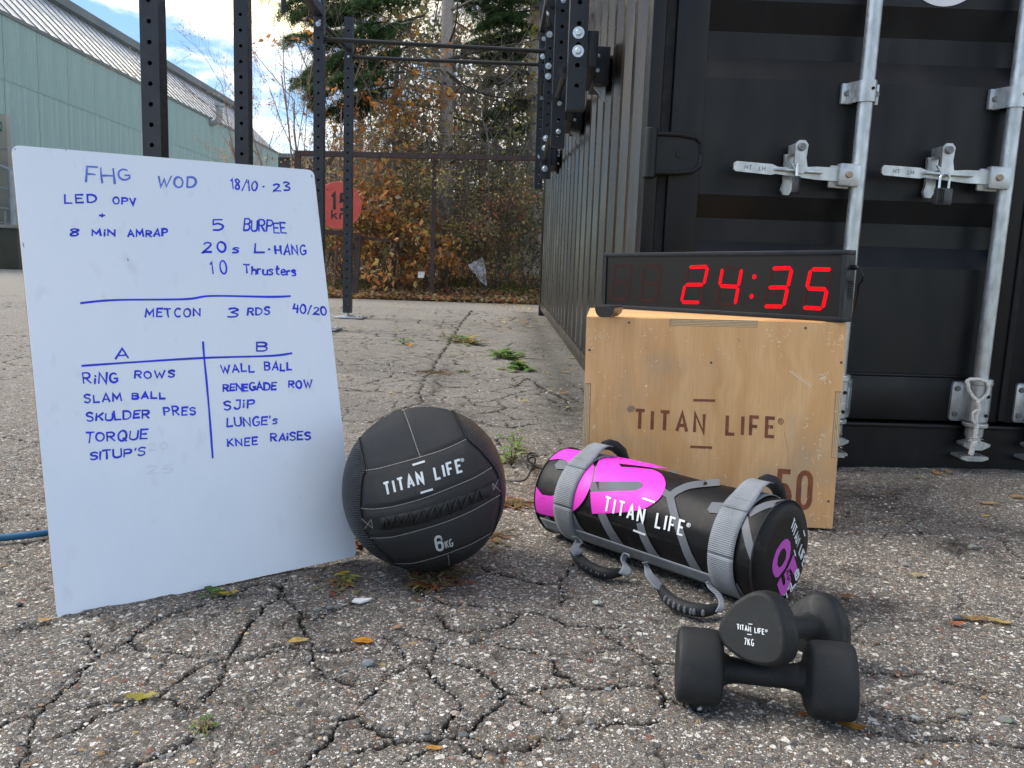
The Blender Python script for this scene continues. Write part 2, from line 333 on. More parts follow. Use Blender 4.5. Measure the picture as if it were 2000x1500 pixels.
# ------------------------------------------------------------------ mesh helpers
class MB:
    """collects verts/faces in world space (or in the space of xf)"""
    def __init__(s, xf=None): s.v = []; s.f = []; s.xf = xf; s.c = []; s.uv = []
    def add(s, vs, fs, col=None, uvs=None):
        o = len(s.v); s.v += [Vector(p) for p in vs]; s.f += [tuple(i + o for i in f) for f in fs]
        if col is not None: s.c += [col] * len(vs)
        if uvs is not None: s.uv += uvs
        return s
    def box(s, a, b, bev=0.0):
        x0, y0, z0 = [min(p, q) for p, q in zip(a, b)]; x1, y1, z1 = [max(p, q) for p, q in zip(a, b)]
        if bev <= 0:
            return s.add([(x0, y0, z0), (x1, y0, z0), (x1, y1, z0), (x0, y1, z0), (x0, y0, z1), (x1, y0, z1), (x1, y1, z1), (x0, y1, z1)],
                         [(0, 3, 2, 1), (4, 5, 6, 7), (0, 1, 5, 4), (1, 2, 6, 5), (2, 3, 7, 6), (3, 0, 4, 7)])
        bm = bmesh.new(); bmesh.ops.create_cube(bm, size=1)
        for v in bm.verts: v.co = Vector(((x0 + x1) / 2 + v.co.x * (x1 - x0), (y0 + y1) / 2 + v.co.y * (y1 - y0), (z0 + z1) / 2 + v.co.z * (z1 - z0)))
        bmesh.ops.bevel(bm, geom=bm.edges[:] + bm.verts[:], offset=bev, segments=2, affect='EDGES', profile=.5)
        return s.bm(bm)
    def bm(s, bm):
        bm.verts.index_update(); vs = [v.co.copy() for v in bm.verts]; fs = [[v.index for v in f.verts] for f in bm.faces]; bm.free(); return s.add(vs, fs)
    def obox(s, c, ax, ay, az, bev=0.0):
        """box centred on c with half-axis vectors"""
        t = MB(); t.box((-1, -1, -1), (1, 1, 1)) if bev <= 0 else t.box((-ax.length, -ay.length, -az.length), (ax.length, ay.length, az.length), bev)
        c = Vector(c)
        if bev <= 0: vs = [c + ax * v.x + ay * v.y + az * v.z for v in t.v]
        else:
            a, b_, d = ax.normalized(), ay.normalized(), az.normalized(); vs = [c + a * v.x + b_ * v.y + d * v.z for v in t.v]
        return s.add(vs, t.f)
    def cyl(s, p0, p1, r0, r1=None, n=20, caps=True, bev=0.0):
        p0, p1 = Vector(p0), Vector(p1); r1 = r0 if r1 is None else r1
        d = (p1 - p0).normalized(); a = d.orthogonal().normalized(); b = d.cross(a); vs = []; fs = []
        st = [(p0, r0), (p1, r1)]
        if bev: st = [(p0, r0 - bev), (p0 + d * bev, r0), (p1 - d * bev, r1), (p1, r1 - bev)]
        for c, r in st:
            for i in range(n):
                t = 2 * math.pi * i / n; vs.append(c + a * (r * math.cos(t)) + b * (r * math.sin(t)))
        for k in range(len(st) - 1):
            for i in range(n): j = (i + 1) % n; fs.append((k * n + i, k * n + j, k * n + n + j, k * n + n + i))
        if caps: fs.append(tuple(range(n))[::-1]); fs.append(tuple((len(st) - 1) * n + i for i in range(n)))
        return s.add(vs, fs)
    def tube(s, pts, r, n=8, caps=True, rs=None):
        pts = [Vector(p) for p in pts]; m = len(pts); vs = []; fs = []
        prev = None
        for i, p in enumerate(pts):
            d = (pts[min(i + 1, m - 1)] - pts[max(i - 1, 0)]).normalized()
            a = (prev - d * prev.dot(d)).normalized() if prev is not None and (prev - d * prev.dot(d)).length > 1e-5 else d.orthogonal().normalized()
            prev = a; b = d.cross(a); rr = rs[i] if rs else r
            for k in range(n): t = 2 * math.pi * k / n; vs.append(p + a * (rr * math.cos(t)) + b * (rr * math.sin(t)))
        for i in range(m - 1):
            for k in range(n): j = (k + 1) % n; fs.append((i * n + k, i * n + j, i * n + n + j, i * n + n + k))
        if caps: fs.append(tuple(range(n))[::-1]); fs.append(tuple((m - 1) * n + k for k in range(n)))
        return s.add(vs, fs)
    def prism(s, poly, o, ex, ey, ez, h):
        """2D outline poly in (ex,ey) at o, from 0 to h along ez"""
        o, ex, ey, ez = Vector(o), Vector(ex), Vector(ey), Vector(ez); n = len(poly)
        if ex.cross(ey).dot(ez) * h < 0: poly = poly[::-1]
        ar = sum(poly[i][0] * poly[(i + 1) % n][1] - poly[(i + 1) % n][0] * poly[i][1] for i in range(n))
        vs = [o + ex * x + ey * y for x, y in poly] + [o + ex * x + ey * y + ez * h for x, y in poly]
        fs = [(i, (i + 1) % n, n + (i + 1) % n, n + i) for i in range(n)] + [tuple(range(n))[::-1], tuple(range(n, 2 * n))]
        return s.add(vs, fs)
    def grid(s, rows, closed=False, uv=None):
        """rows: list of equally long point lists"""
        m, n = len(rows), len(rows[0]); vs = [p for r in rows for p in r]; fs = []
        for i in range(m - 1):
            for j in range(n if closed else n - 1):
                k = (j + 1) % n; fs.append((i * n + j, i * n + k, (i + 1) * n + k, (i + 1) * n + j))
        return s.add(vs, fs, uvs=uv)
    def build(s, name, material, parent=None, smooth=35, label=None, cat=None, group=None, kind=None, fixn=True):
        vs = [s.xf @ v for v in s.v] if s.xf is not None else s.v
        if parent is not None: inv = parent.matrix_world.inverted(); vs = [inv @ v for v in vs]
        me = bpy.data.meshes.new(name); me.from_pydata([tuple(v) for v in vs], [], s.f)
        if s.c:
            ca = me.color_attributes.new('Col', 'FLOAT_COLOR', 'POINT')
            ca.data.foreach_set('color', np.array([tuple(c) + (1,) for c in s.c], dtype=np.float32).ravel())
        if s.uv:
            at = me.attributes.new('uvw', 'FLOAT_VECTOR', 'POINT'); at.data.foreach_set('vector', np.array([(u[0], u[1], 0) for u in s.uv], dtype=np.float32).ravel())
        if fixn:
            b = bmesh.new(); b.from_mesh(me); bmesh.ops.recalc_face_normals(b, faces=b.faces[:]); b.to_mesh(me); b.free()
        if smooth: me.shade_smooth(); me.set_sharp_from_angle(angle=rad(smooth))
        me.materials.append(material); me.validate()
        o = bpy.data.objects.new(name, me); COL.objects.link(o)
        if parent is not None:
            o.parent = parent; MW[o.name] = parent.matrix_world.copy(); o.matrix_world = parent.matrix_world.copy()
        return tag(o, label, cat, group, kind)
MW = {}
def tag(o, label=None, cat=None, group=None, kind=None):
    for k, v in (('label', label), ('category', cat), ('group', group), ('kind', kind)):
        if v: o[k] = v
    return o
def thing(name, loc, label, cat, group=None, rot=None):
    o = bpy.data.objects.new(name, None); COL.objects.link(o); o.empty_display_size = .1
    m = Matrix.Translation(Vector(loc)) @ (rot.to_4x4() if rot is not None else Matrix.Identity(4))
    o.matrix_world = m
    return tag(o, label, cat, group)
def mass(name, V, F, material, col=None, parent=None, smooth=False, **kw):
    V = np.asarray(V, dtype=np.float32); F = np.asarray(F, dtype=np.int32)
    if parent is not None: V = V - np.array(parent.matrix_world.translation, dtype=np.float32)
    me = bpy.data.meshes.new(name); nv, nf, k = len(V), len(F), F.shape[1]
    me.vertices.add(nv); me.vertices.foreach_set('co', V.ravel()); me.loops.add(nf * k); me.loops.foreach_set('vertex_index', F.ravel())
    me.polygons.add(nf); me.polygons.foreach_set('loop_start', np.arange(nf, dtype=np.int32) * k); me.update(calc_edges=True)
    if smooth: me.shade_smooth()
    else: me.shade_flat()
    if col is not None:
        c = np.ones((nv, 4), dtype=np.float32); c[:, :3] = col
        ca = me.color_attributes.new('Col', 'FLOAT_COLOR', 'POINT'); ca.data.foreach_set('color', c.ravel())
    me.materials.append(material); o = bpy.data.objects.new(name, me); COL.objects.link(o)
    if parent is not None: o.parent = parent; o.matrix_world = parent.matrix_world.copy()
    return tag(o, **kw)

# ---- flat print: strokes and outlines drawn in 2D, then laid on a surface by fn(u, v, height)
def smooth_line(pts, k=6):
    if len(pts) < 3: return pts
    P = [pts[0]] + list(pts) + [pts[-1]]; o = []
    for i in range(1, len(P) - 2):
        for j in range(k):
            t = j / k; a, b, c, d = P[i - 1], P[i], P[i + 1], P[i + 2]
            o.append(tuple(.5 * (2 * b[q] + (c[q] - a[q]) * t + (2 * a[q] - 5 * b[q] + 4 * c[q] - d[q]) * t * t + (3 * b[q] - a[q] - 3 * c[q] + d[q]) * t ** 3) for q in (0, 1)))
    o.append(tuple(pts[-1])); return o
def subdiv(pts, step):
    o = [pts[0]]
    for a, b in zip(pts, pts[1:]):
        n = max(1, int(math.hypot(b[0] - a[0], b[1] - a[1]) / step))
        o += [(a[0] + (b[0] - a[0]) * i / n, a[1] + (b[1] - a[1]) * i / n) for i in range(1, n + 1)]
    return o
class Print:
    def __init__(s, fn, lift=.0006): s.fn = fn; s.lift = lift; s.mb = MB(); s.k = 0
    def h(s): s.k += 1; return s.lift + .00004 * (s.k % 7)
    def stroke(s, pts, w, step=None, cap=0.0, wfn=None):
        if step: pts = subdiv(pts, step)
        pts = [p for i, p in enumerate(pts) if i == 0 or math.hypot(p[0] - pts[i - 1][0], p[1] - pts[i - 1][1]) > 1e-6]
        if len(pts) < 2: return
        n = len(pts); h = s.h(); Lf = []; Rt = []
        for i in range(n):
            def dr(a, b): l = math.hypot(b[0] - a[0], b[1] - a[1]) or 1; return ((b[0] - a[0]) / l, (b[1] - a[1]) / l)
            d0 = dr(pts[i - 1], pts[i]) if i else dr(pts[0], pts[1]); d1 = dr(pts[i], pts[i + 1]) if i < n - 1 else d0
            nx, ny = -(d0[1] + d1[1]), d0[0] + d1[0]; l = math.hypot(nx, ny)
            if l < 1e-3: nx, ny = -d0[1], d0[0]; l = 1
            nx, ny = nx / l, ny / l; c = max(.45, nx * -d0[1] + ny * d0[0]); ww = (w * (wfn(i / (n - 1)) if wfn else 1)) / 2 / c
            px, py = pts[i]
            if i == 0: px -= d0[0] * cap; py -= d0[1] * cap
            if i == n - 1: px += d0[0] * cap; py += d0[1] * cap
            Lf.append((px + nx * ww, py + ny * ww)); Rt.append((px - nx * ww, py - ny * ww))
        s.mb.grid([[s.fn(x, y, h) for x, y in Lf], [s.fn(x, y, h) for x, y in Rt]])
    def fill(s, rings, cut=None):
        """rings: outer + holes"""
        h = s.h(); v2 = [[Vector((x, y, 0)) for x, y in r] for r in rings]; tri = tessellate_polygon(v2)
        flat = [p for r in v2 for p in r]; bm = bmesh.new(); bv = [bm.verts.new(p) for p in flat]
        for t in tri:
            try: bm.faces.new([bv[i] for i in t])
            except ValueError: pass
        if cut:
            xs = [p.x for p in flat]; ys = [p.y for p in flat]
            for ax, lo, hi in ((0, min(xs), max(xs)), (1, min(ys), max(ys))):
                q = lo + cut
                while q < hi:
                    co = Vector((q, 0, 0)) if ax == 0 else Vector((0, q, 0)); no = Vector((1, 0, 0)) if ax == 0 else Vector((0, 1, 0))
                    bmesh.ops.bisect_plane(bm, geom=bm.verts[:] + bm.edges[:] + bm.faces[:], plane_co=co, plane_no=no, dist=1e-5); q += cut
        for v in bm.verts: v.co = s.fn(v.co.x, v.co.y, h)
        s.mb.bm(bm)
    def build(s, name, m, parent, **kw): return s.mb.build(name, m, parent, smooth=60, fixn=False, **kw)

def arc(cx, cy, rx, ry, a0, a1, n=10):
    return [(cx + rx * math.cos(rad(a0 + (a1 - a0) * i / n)), cy + ry * math.sin(rad(a0 + (a1 - a0) * i / n))) for i in range(n + 1)]
# glyphs: width, strokes (unit cap height)
G = {
 'A': (.56, [[(0, 0), (.28, 1), (.56, 0)], [(.1, .32), (.46, .32)]]),
 'B': (.5, [[(0, 0), (0, 1), (.3, 1)] + arc(.28, .77, .2, .23, 80, -90, 7), [(0, .54), (.28, .54)] + arc(.28, .27, .22, .27, 80, -90, 7) + [(0, 0)]]),
 'C': (.5, [arc(.27, .5, .27, .5, 50, 310, 14)]),
 'D': (.55, [[(0, 0), (0, 1), (.2, 1)] + arc(.2, .5, .35, .5, 80, -90, 10) + [(0, 0)]]),
 'E': (.46, [[(.46, 1), (0, 1), (0, 0), (.46, 0)], [(0, .52), (.38, .52)]]),
 'F': (.46, [[(.46, 1), (0, 1), (0, 0)], [(0, .5), (.38, .5)]]),
 'G': (.52, [arc(.27, .5, .27, .5, 50, 270, 12) + [(.4, .04), (.52, .16), (.52, .42), (.3, .42)]]),
 'H': (.55, [[(0, 0), (0, 1)], [(.55, 0), (.55, 1)], [(0, .5), (.55, .5)]]),
 'I': (0, [[(0, 0), (0, 1)]]),
 'i': (.02, [[(0, 0), (0, .62)], [(0, .86), (.01, .95)]]),
 'J': (.4, [[(.1, 1), (.4, 1), (.4, .25)] + arc(.2, .25, .2, .25, -20, -170, 6)]),
 'K': (.5, [[(0, 0), (0, 1)], [(.48, 1), (0, .42)], [(.14, .58), (.5, 0)]]),
 'L': (.44, [[(0, 1), (0, 0), (.44, 0)]]),
 'M': (.66, [[(0, 0), (.05, 1), (.33, .35), (.61, 1), (.66, 0)]]),
 'N': (.52, [[(0, 0), (0, 1), (.52, 0), (.52, 1)]]),
 'O': (.54, [arc(.27, .5, .27, .5, 95, 455, 18)]),
 'P': (.5, [[(0, 0), (0, 1), (.26, 1)] + arc(.26, .74, .22, .26, 80, -90, 7) + [(0, .48)]]),
 'Q': (.56, [arc(.27, .5, .27, .5, 95, 455, 18), [(.32, .25), (.58, -.05)]]),
 'R': (.5, [[(0, 0), (0, 1), (.26, 1)] + arc(.26, .75, .22, .25, 80, -90, 7) + [(0, .5)], [(.2, .5), (.5, 0)]]),
 'S': (.46, [smooth_line([(.46, .86), (.26, 1), (.03, .84), (.1, .6), (.38, .45), (.44, .18), (.22, 0), (0, .13)], 4)]),
 's': (.4, [smooth_line([(.38, .56), (.2, .66), (.04, .5), (.3, .3), (.3, .08), (.0, .02)], 4)]),
 'T': (.52, [[(0, 1), (.52, 1)], [(.26, 1), (.26, 0)]]),
 'U': (.52, [[(0, 1), (0, .3)] + arc(.26, .28, .26, .28, 190, 350, 9) + [(.52, .3), (.52, 1)]]),
 'V': (.52, [[(0, 1), (.24, 0), (.52, 1)]]),
 'W': (.8, [[(0, 1), (.2, 0), (.38, .7), (.56, 0), (.8, 1)]]),
 'h': (.4, [[(0, 0), (0, 1)], smooth_line([(0, .4), (.2, .62), (.38, .45), (.4, 0)], 4)]),
 'r': (.3, [[(0, 0), (0, .62)], smooth_line([(0, .35), (.15, .6), (.32, .56)], 4)]),
 'u': (.4, [smooth_line([(0, .6), (.02, .15), (.2, 0), (.38, .2), (.4, .6)], 4), [(.4, .6), (.42, 0)]]),
 't': (.34, [smooth_line([(.14, 1), (.14, .15), (.34, .02)], 4), [(0, .62), (.32, .68)]]),
 'e': (.4, [smooth_line([(.02, .3), (.38, .36), (.3, .62), (.06, .5), (.04, .15), (.2, 0), (.4, .1)], 4)]),
 'k': (.42, [[(0, 0), (0, 1)], [(.38, .66), (0, .28)], [(.12, .4), (.42, 0)]]),
 'm': (.66, [[(0, 0), (0, .66)], smooth_line([(0, .5), (.18, .68), (.32, .5), (.32, 0)], 4), smooth_line([(.32, .5), (.5, .68), (.66, .5), (.66, 0)], 4)]),
 '0': (.5, [arc(.25, .5, .25, .5, 95, 455, 18)]), '1': (.14, [[(0, .8), (.14, 1), (.14, 0)]]),
 '2': (.5, [smooth_line([(.02, .82), (.2, 1), (.42, .88), (.4, .62), (.0, .02), (.16, .06), (.52, .02)], 4)]),
 '3': (.46, [smooth_line([(.02, .92), (.26, 1), (.42, .8), (.14, .55), (.42, .34), (.34, .06), (0, .04)], 4)]),
 '4': (.46, [[(.1, 1), (.0, .46), (.46, .46)], [(.36, .9), (.36, 0)]]),
 '5': (.48, [[(.46, 1), (.06, 1), (.03, .56)] + smooth_line([(.03, .56), (.28, .62), (.46, .36), (.3, .04), (0, .04)], 4)]),
 '6': (.48, [smooth_line([(.40, .98), (.12, .76), (.0, .34), (.2, .0), (.44, .2), (.34, .5), (.06, .36)], 5)]),
 '7': (.44, [[(0, 1), (.44, 1), (.14, 0)]]),
 '8': (.46, [smooth_line([(.4, .86), (.2, 1), (.06, .8), (.4, .3), (.3, .02), (.08, .06), (.06, .3), (.4, .72), (.4, .86)], 4)]),
 '/': (.36, [[(0, -.1), (.36, 1.15)]]), '.': (.03, [[(0, .3), (.03, .34)]]), '+': (.4, [[(0, .4), (.4, .4)], [(.2, .15), (.2, .7)]]), "'": (.05, [[(.05, 1.1), (0, .85)]]),
 ' ': (.42, []),
}
for _k, _s in (('6s', [(.46, .80)] + arc(.23, .78, .23, .22, 0, 180, 8) + arc(.23, .23, .23, .23, 180, 360, 8) + arc(.23, .40, .23, .16, 0, 180, 6)),
               ('0s', arc(.23, .77, .23, .23, 0, 180, 8) + arc(.23, .23, .23, .23, 180, 360, 8) + [(.46, .77)])):
    G[_k] = (.46, [_s])
def text2d(chars, a, b, cap, gap=.3):
    """strokes of a text whose baseline runs a->b; cap is the cap-height vector"""
    tot = sum(G[c][0] for c in chars) + gap * (len(chars) - 1); o = []; x = 0
    for c in chars:
        for st in G[c][1]:
            o.append([(a[0] + (b[0] - a[0]) * (x + p[0]) / tot + cap[0] * p[1], a[1] + (b[1] - a[1]) * (x + p[0]) / tot + cap[1] * p[1]) for p in st])
        x += G[c][0] + gap
    return o
# ------------------------------------------------------------------ ground
def vnoise(x, y, seed=0):
    xi = np.floor(x).astype(np.int64); yi = np.floor(y).astype(np.int64); fx = x - xi; fy = y - yi
    fx = fx * fx * (3 - 2 * fx); fy = fy * fy * (3 - 2 * fy)
    def hsh(a, b): n = (a * 374761393 + b * 668265263 + seed * 1442695041) & 0x7fffffff; n = ((n ^ (n >> 13)) * 1274126177) & 0x7fffffff; return ((n ^ (n >> 16)) & 0xffff) / 65535.0
    return (hsh(xi, yi) * (1 - fx) + hsh(xi + 1, yi) * fx) * (1 - fy) + (hsh(xi, yi + 1) * (1 - fx) + hsh(xi + 1, yi + 1) * fx) * fy
def crop(s, ox, oy, *pl): return [[(ox + s * x, oy + s * y) for x, y in p] for p in pl]
TR = []
TR += crop(.35, 0, 1100,
 [(-60, 925), (0, 905), (130, 850), (220, 830), (300, 760), (380, 690), (440, 620), (500, 540), (560, 500), (640, 470), (720, 420), (760, 380), (830, 340), (900, 300), (1000, 265), (1080, 240), (1150, 210), (1300, 160), (1480, 100), (1560, 120)],
 [(220, 830), (185, 930), (170, 1010), (110, 1090), (60, 1180)], [(480, 400), (510, 450), (550, 500)], [(280, 970), (430, 920), (500, 880), (590, 820), (680, 790), (760, 760)],
 [(450, 800), (560, 770), (690, 755), (760, 745), (850, 745), (920, 700), (1000, 650), (1080, 600), (1170, 565), (1260, 545), (1300, 520), (1325, 470), (1340, 390), (1380, 340), (1430, 290), (1450, 240), (1540, 190), (1560, 130), (1590, 80)],
 [(1260, 545), (1350, 545), (1450, 525), (1560, 490), (1650, 470), (1790, 500), (1900, 480), (2000, 470)], [(1260, 570), (1240, 630), (1200, 700), (1180, 760)],
 [(720, 430), (740, 440), (800, 475), (870, 475), (950, 490), (1010, 500), (1060, 520), (1150, 530)], [(880, 740), (960, 750), (1050, 790), (1110, 810)],
 [(0, 380), (100, 370), (200, 345), (320, 320)], [(1560, 130), (1600, 210), (1680, 270), (1700, 310), (1790, 320), (1850, 270), (1900, 250), (2000, 200)],
 [(1700, 310), (1700, 380), (1740, 440), (1730, 560), (1800, 640), (1990, 680)], [(1740, 1140), (1850, 900), (1880, 860), (2000, 840)], [(740, 1130), (900, 1060), (1030, 1010), (1090, 970)])
TR += crop(.35, 700, 1100,
 [(0, 770), (80, 710), (160, 640), (250, 610), (320, 575), (400, 560), (440, 540), (430, 500), (470, 460)],
 [(150, 400), (210, 430), (260, 500), (300, 550), (400, 570), (430, 640), (500, 700), (540, 760), (570, 820), (510, 890), (470, 960)],
 [(0, 1030), (100, 1010), (230, 985), (340, 985), (440, 990), (540, 985), (640, 940), (690, 880), (760, 820), (790, 780), (780, 700), (720, 650), (680, 600), (600, 580), (520, 565), (440, 560)],
 [(790, 780), (820, 740), (900, 735), (980, 705), (1080, 695), (1190, 690), (1260, 695), (1370, 700), (1430, 695), (1520, 685), (1640, 710), (1690, 750), (1670, 800)],
 [(800, 440), (870, 480), (950, 490), (1040, 510), (1140, 505), (1250, 510), (1330, 490), (1400, 480), (1500, 480), (1580, 500), (1650, 550), (1760, 550)],
 [(300, 130), (380, 190), (460, 215), (540, 230), (640, 225), (720, 235), (820, 250), (900, 275), (1000, 265), (1060, 290), (1110, 310), (1150, 345), (1250, 340), (1340, 350), (1460, 345)],
 [(900, 275), (850, 310), (800, 350), (740, 370), (620, 375), (520, 370), (440, 310), (420, 280)], [(1230, 0), (1180, 50), (1130, 90), (1130, 150), (1135, 230), (1070, 260)],
 [(700, 10), (780, 60), (880, 70), (960, 95), (1110, 100)], [(250, 1110), (330, 1070), (420, 1030), (430, 1000)], [(540, 990), (600, 1060), (700, 1090), (720, 1050), (860, 1050), (980, 1040), (1020, 990), (1120, 985), (1220, 980)],
 [(270, 390), (350, 410), (450, 430), (560, 440), (660, 440), (740, 420)], [(1350, 350), (1380, 400), (1450, 440), (1500, 480)], [(1080, 560), (1085, 620), (1160, 640), (1230, 680), (1260, 695)],
 [(1340, 920), (1480, 915), (1600, 905), (1640, 890)], [(870, 760), (900, 800), (970, 840), (1060, 860), (1110, 830)], [(0, 870), (60, 900), (120, 940), (220, 960), (230, 1000)], [(1650, 550), (1670, 620), (1640, 700)], [(1690, 750), (1800, 800), (1900, 830)])
TR += crop(.4, 1500, 900, [(440, 1010), (600, 1030), (760, 1030), (830, 1060), (900, 1090), (1050, 1120), (1160, 1130)], [(480, 1330), (600, 1350), (720, 1360), (900, 1350), (1040, 1380), (1250, 1390)], [(400, 870), (500, 885), (590, 885)], [(560, 1230), (700, 1260), (820, 1280), (980, 1270)])
TR += crop(.3, 600, 500, [(760, 960), (730, 880), (760, 800), (810, 740), (860, 650), (930, 560), (1000, 440), (1060, 370), (1130, 300)], [(180, 530), (400, 540), (640, 548), (860, 545)], [(240, 1060), (420, 1080), (600, 1000), (740, 960)],
 [(240, 880), (420, 880), (600, 890), (740, 890)], [(1000, 960), (1180, 940), (1340, 900), (1500, 860)], [(1340, 860), (1440, 790), (1560, 880), (1690, 930), (1700, 1000)], [(900, 1010), (1100, 1080), (1300, 1120), (1500, 1090)], [(200, 760), (400, 740), (640, 760), (780, 790)])
SEG = []
for pl in TR:
    q = [onG(x, y) for x, y in pl]; wd = random.uniform(.0034, .0052)
    SEG += [(a.x, a.y, b.x, b.y, wd) for a, b in zip(q, q[1:])]

ux = list(-.74 + .0023 * np.arange(int(1.48 / .0023) + 1))
g_ = []; q = .74; st_ = .02
while q < 14: q += st_; st_ *= 1.25; g_.append(q)
ux = np.array([-v for v in g_[::-1]] + ux + g_)
ry = [.82]
while ry[-1] < 11.4: ry.append(ry[-1] * 1.0034)
while ry[-1] < 900: ry.append(ry[-1] * 1.12)
ry = np.array([-8, -4, -2, -1, 0, .4, .65] + ry)
wv = np.maximum(ry, .82)
X = ux[None, :] * wv[:, None]; Y = np.repeat(ry[:, None], len(ux), 1); nr, nc = X.shape
Xf, Yf = X.ravel(), Y.ravel()
fine = (Yf > .8) & (Yf < 9) & (np.abs(np.tile(ux, nr)) < .75)
xs, ys = Xf[fine], Yf[fine]
wx = xs + (vnoise(xs * 14, ys * 14, 1) - .5) * .030 + (vnoise(xs * 60, ys * 60, 2) - .5) * .014 + (vnoise(xs * 160, ys * 160, 5) - .5) * .006
wy = ys + (vnoise(xs * 14, ys * 14, 3) - .5) * .030 + (vnoise(xs * 60, ys * 60, 4) - .5) * .014 + (vnoise(xs * 160, ys * 160, 6) - .5) * .006
ck = np.zeros(len(xs)); wide = np.zeros(len(xs))
wmod = .45 + 1.1 * vnoise(xs * 22, ys * 22, 9)
order = np.argsort(ys); ysort = ys[order]
hx = xs + (wx - xs) * .55 + (vnoise(xs * 240, ys * 240, 7) - .5) * .005; hy = ys + (wy - ys) * .45
for ax, ay, bx, by, wd in SEG:
    lo = np.searchsorted(ysort, min(ay, by) - .08); hi = np.searchsorted(ysort, max(ay, by) + .08)
    ii = order[lo:hi]; ii = ii[(xs[ii] > min(ax, bx) - .08) & (xs[ii] < max(ax, bx) + .08)]
    if not len(ii): continue
    px, py = hx[ii] - ax, hy[ii] - ay; dx, dy = bx - ax, by - ay; l2 = dx * dx + dy * dy + 1e-9
    t = np.clip((px * dx + py * dy) / l2, 0, 1); d = np.hypot(px - dx * t, py - dy * t)
    w_ = wd * (.35 + .65 * wmod[ii]) * (1 + .25 * ys[ii]) * .54
    ck[ii] = np.maximum(ck[ii], np.clip(1.35 - d / w_, 0, 1)); wide[ii] = np.maximum(wide[ii], np.clip(1 - d / .024, 0, 1))
cs = .17   # finer crazing between the main cracks
gx, gy = wx / cs, wy / cs; bx0, by0 = np.floor(gx), np.floor(gy); f1 = np.full(len(xs), 9.); f2 = f1.copy()
for i in (-1, 0, 1):
    for j in (-1, 0, 1):
        cxx, cyy = bx0 + i, by0 + j
        h1 = np.modf(np.sin(cxx * 127.1 + cyy * 311.7) * 43758.5453)[0]; h2 = np.modf(np.sin(cxx * 269.5 + cyy * 183.3) * 43758.5453)[0]
        d = np.hypot(gx - cxx - .5 - h1 * .45, gy - cyy - .5 - h2 * .45); m_ = d < f1; f2 = np.where(m_, f1, np.minimum(f2, d)); f1 = np.where(m_, d, f1)
gate = np.clip((vnoise(xs * 2.3, ys * 2.3, 11) * .6 + vnoise(xs * 6, ys * 6, 12) * .4 - .36) * 5, 0, 1) * np.where(xs > .55 * ys + .25, .3, 1)
hair = np.clip(1.2 - (f2 - f1) * cs / (.0027 * (1 + .45 * ys) * wmod), 0, 1) * gate * np.clip((ys - 1.0) * 1.2, .6, 1)
ck = np.maximum(ck, hair * .85)
relief = (vnoise(xs * 3, ys * 3, 20) - .5) * .010 + (vnoise(xs * 11, ys * 11, 21) - .5) * .005 + (vnoise(xs * 45, ys * 45, 22) - .5) * .0030 + (vnoise(xs * 130, ys * 130, 23) - .5) * .0022
relief *= np.clip((ys - .8) * 5, 0, 1)
Z = np.array([gz(v) for v in ry])[:, None].repeat(nc, 1).ravel()
Z[fine] += relief - ck * .0055 - wide * .0015
crk = np.zeros(len(Z)); crk[fine] = np.maximum(ck, wide * .42 * np.clip(vnoise(xs * 90, ys * 90, 30) * 1.8 - .5, 0, 1))
damp = np.zeros(len(Z)); damp[fine] = np.clip(1 - np.abs(xs - (.30 - .022 * (ys - 2.6))) / (.16 + .12 * vnoise(ys * 2, xs, 40)), 0, 1) * np.clip((ys - 2.9) * 1.5, 0, 1) * .9
damp[fine] = np.maximum(damp[fine], .8 * np.clip(vnoise(xs * 1.6 + 9, ys * 1.6, 41) * 3.0 - 1.9, 0, 1) * (xs > .2) * (ys < 2.6))
V = np.stack([Xf, Yf, Z], 1)
idx = np.arange(nr * nc).reshape(nr, nc); F = np.stack([idx[:-1, :-1], idx[:-1, 1:], idx[1:, 1:], idx[1:, :-1]], -1).reshape(-1, 4)
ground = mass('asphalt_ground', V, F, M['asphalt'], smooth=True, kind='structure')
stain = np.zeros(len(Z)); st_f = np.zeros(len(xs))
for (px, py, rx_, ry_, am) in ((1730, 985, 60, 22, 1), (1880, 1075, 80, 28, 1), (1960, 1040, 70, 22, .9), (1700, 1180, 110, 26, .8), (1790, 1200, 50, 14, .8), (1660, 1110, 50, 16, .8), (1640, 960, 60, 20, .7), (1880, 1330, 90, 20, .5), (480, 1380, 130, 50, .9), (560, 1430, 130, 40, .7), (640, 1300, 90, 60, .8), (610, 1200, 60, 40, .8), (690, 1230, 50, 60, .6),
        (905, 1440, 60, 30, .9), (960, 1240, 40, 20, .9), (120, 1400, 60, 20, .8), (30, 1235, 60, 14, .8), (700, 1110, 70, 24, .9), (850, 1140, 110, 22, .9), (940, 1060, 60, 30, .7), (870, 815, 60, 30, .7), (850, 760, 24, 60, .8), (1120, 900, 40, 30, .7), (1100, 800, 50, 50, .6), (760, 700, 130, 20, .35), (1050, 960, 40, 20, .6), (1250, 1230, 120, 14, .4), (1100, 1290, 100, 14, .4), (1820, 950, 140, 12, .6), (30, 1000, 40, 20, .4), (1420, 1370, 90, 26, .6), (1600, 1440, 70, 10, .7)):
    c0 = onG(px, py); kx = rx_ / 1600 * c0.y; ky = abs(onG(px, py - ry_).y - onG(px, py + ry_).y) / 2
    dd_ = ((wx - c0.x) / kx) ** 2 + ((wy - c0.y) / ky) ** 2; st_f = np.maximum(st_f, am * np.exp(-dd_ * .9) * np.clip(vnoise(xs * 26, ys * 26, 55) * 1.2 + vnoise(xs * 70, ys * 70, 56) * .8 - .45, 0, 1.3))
stain[fine] = np.clip(st_f * 1.3, 0, 1)
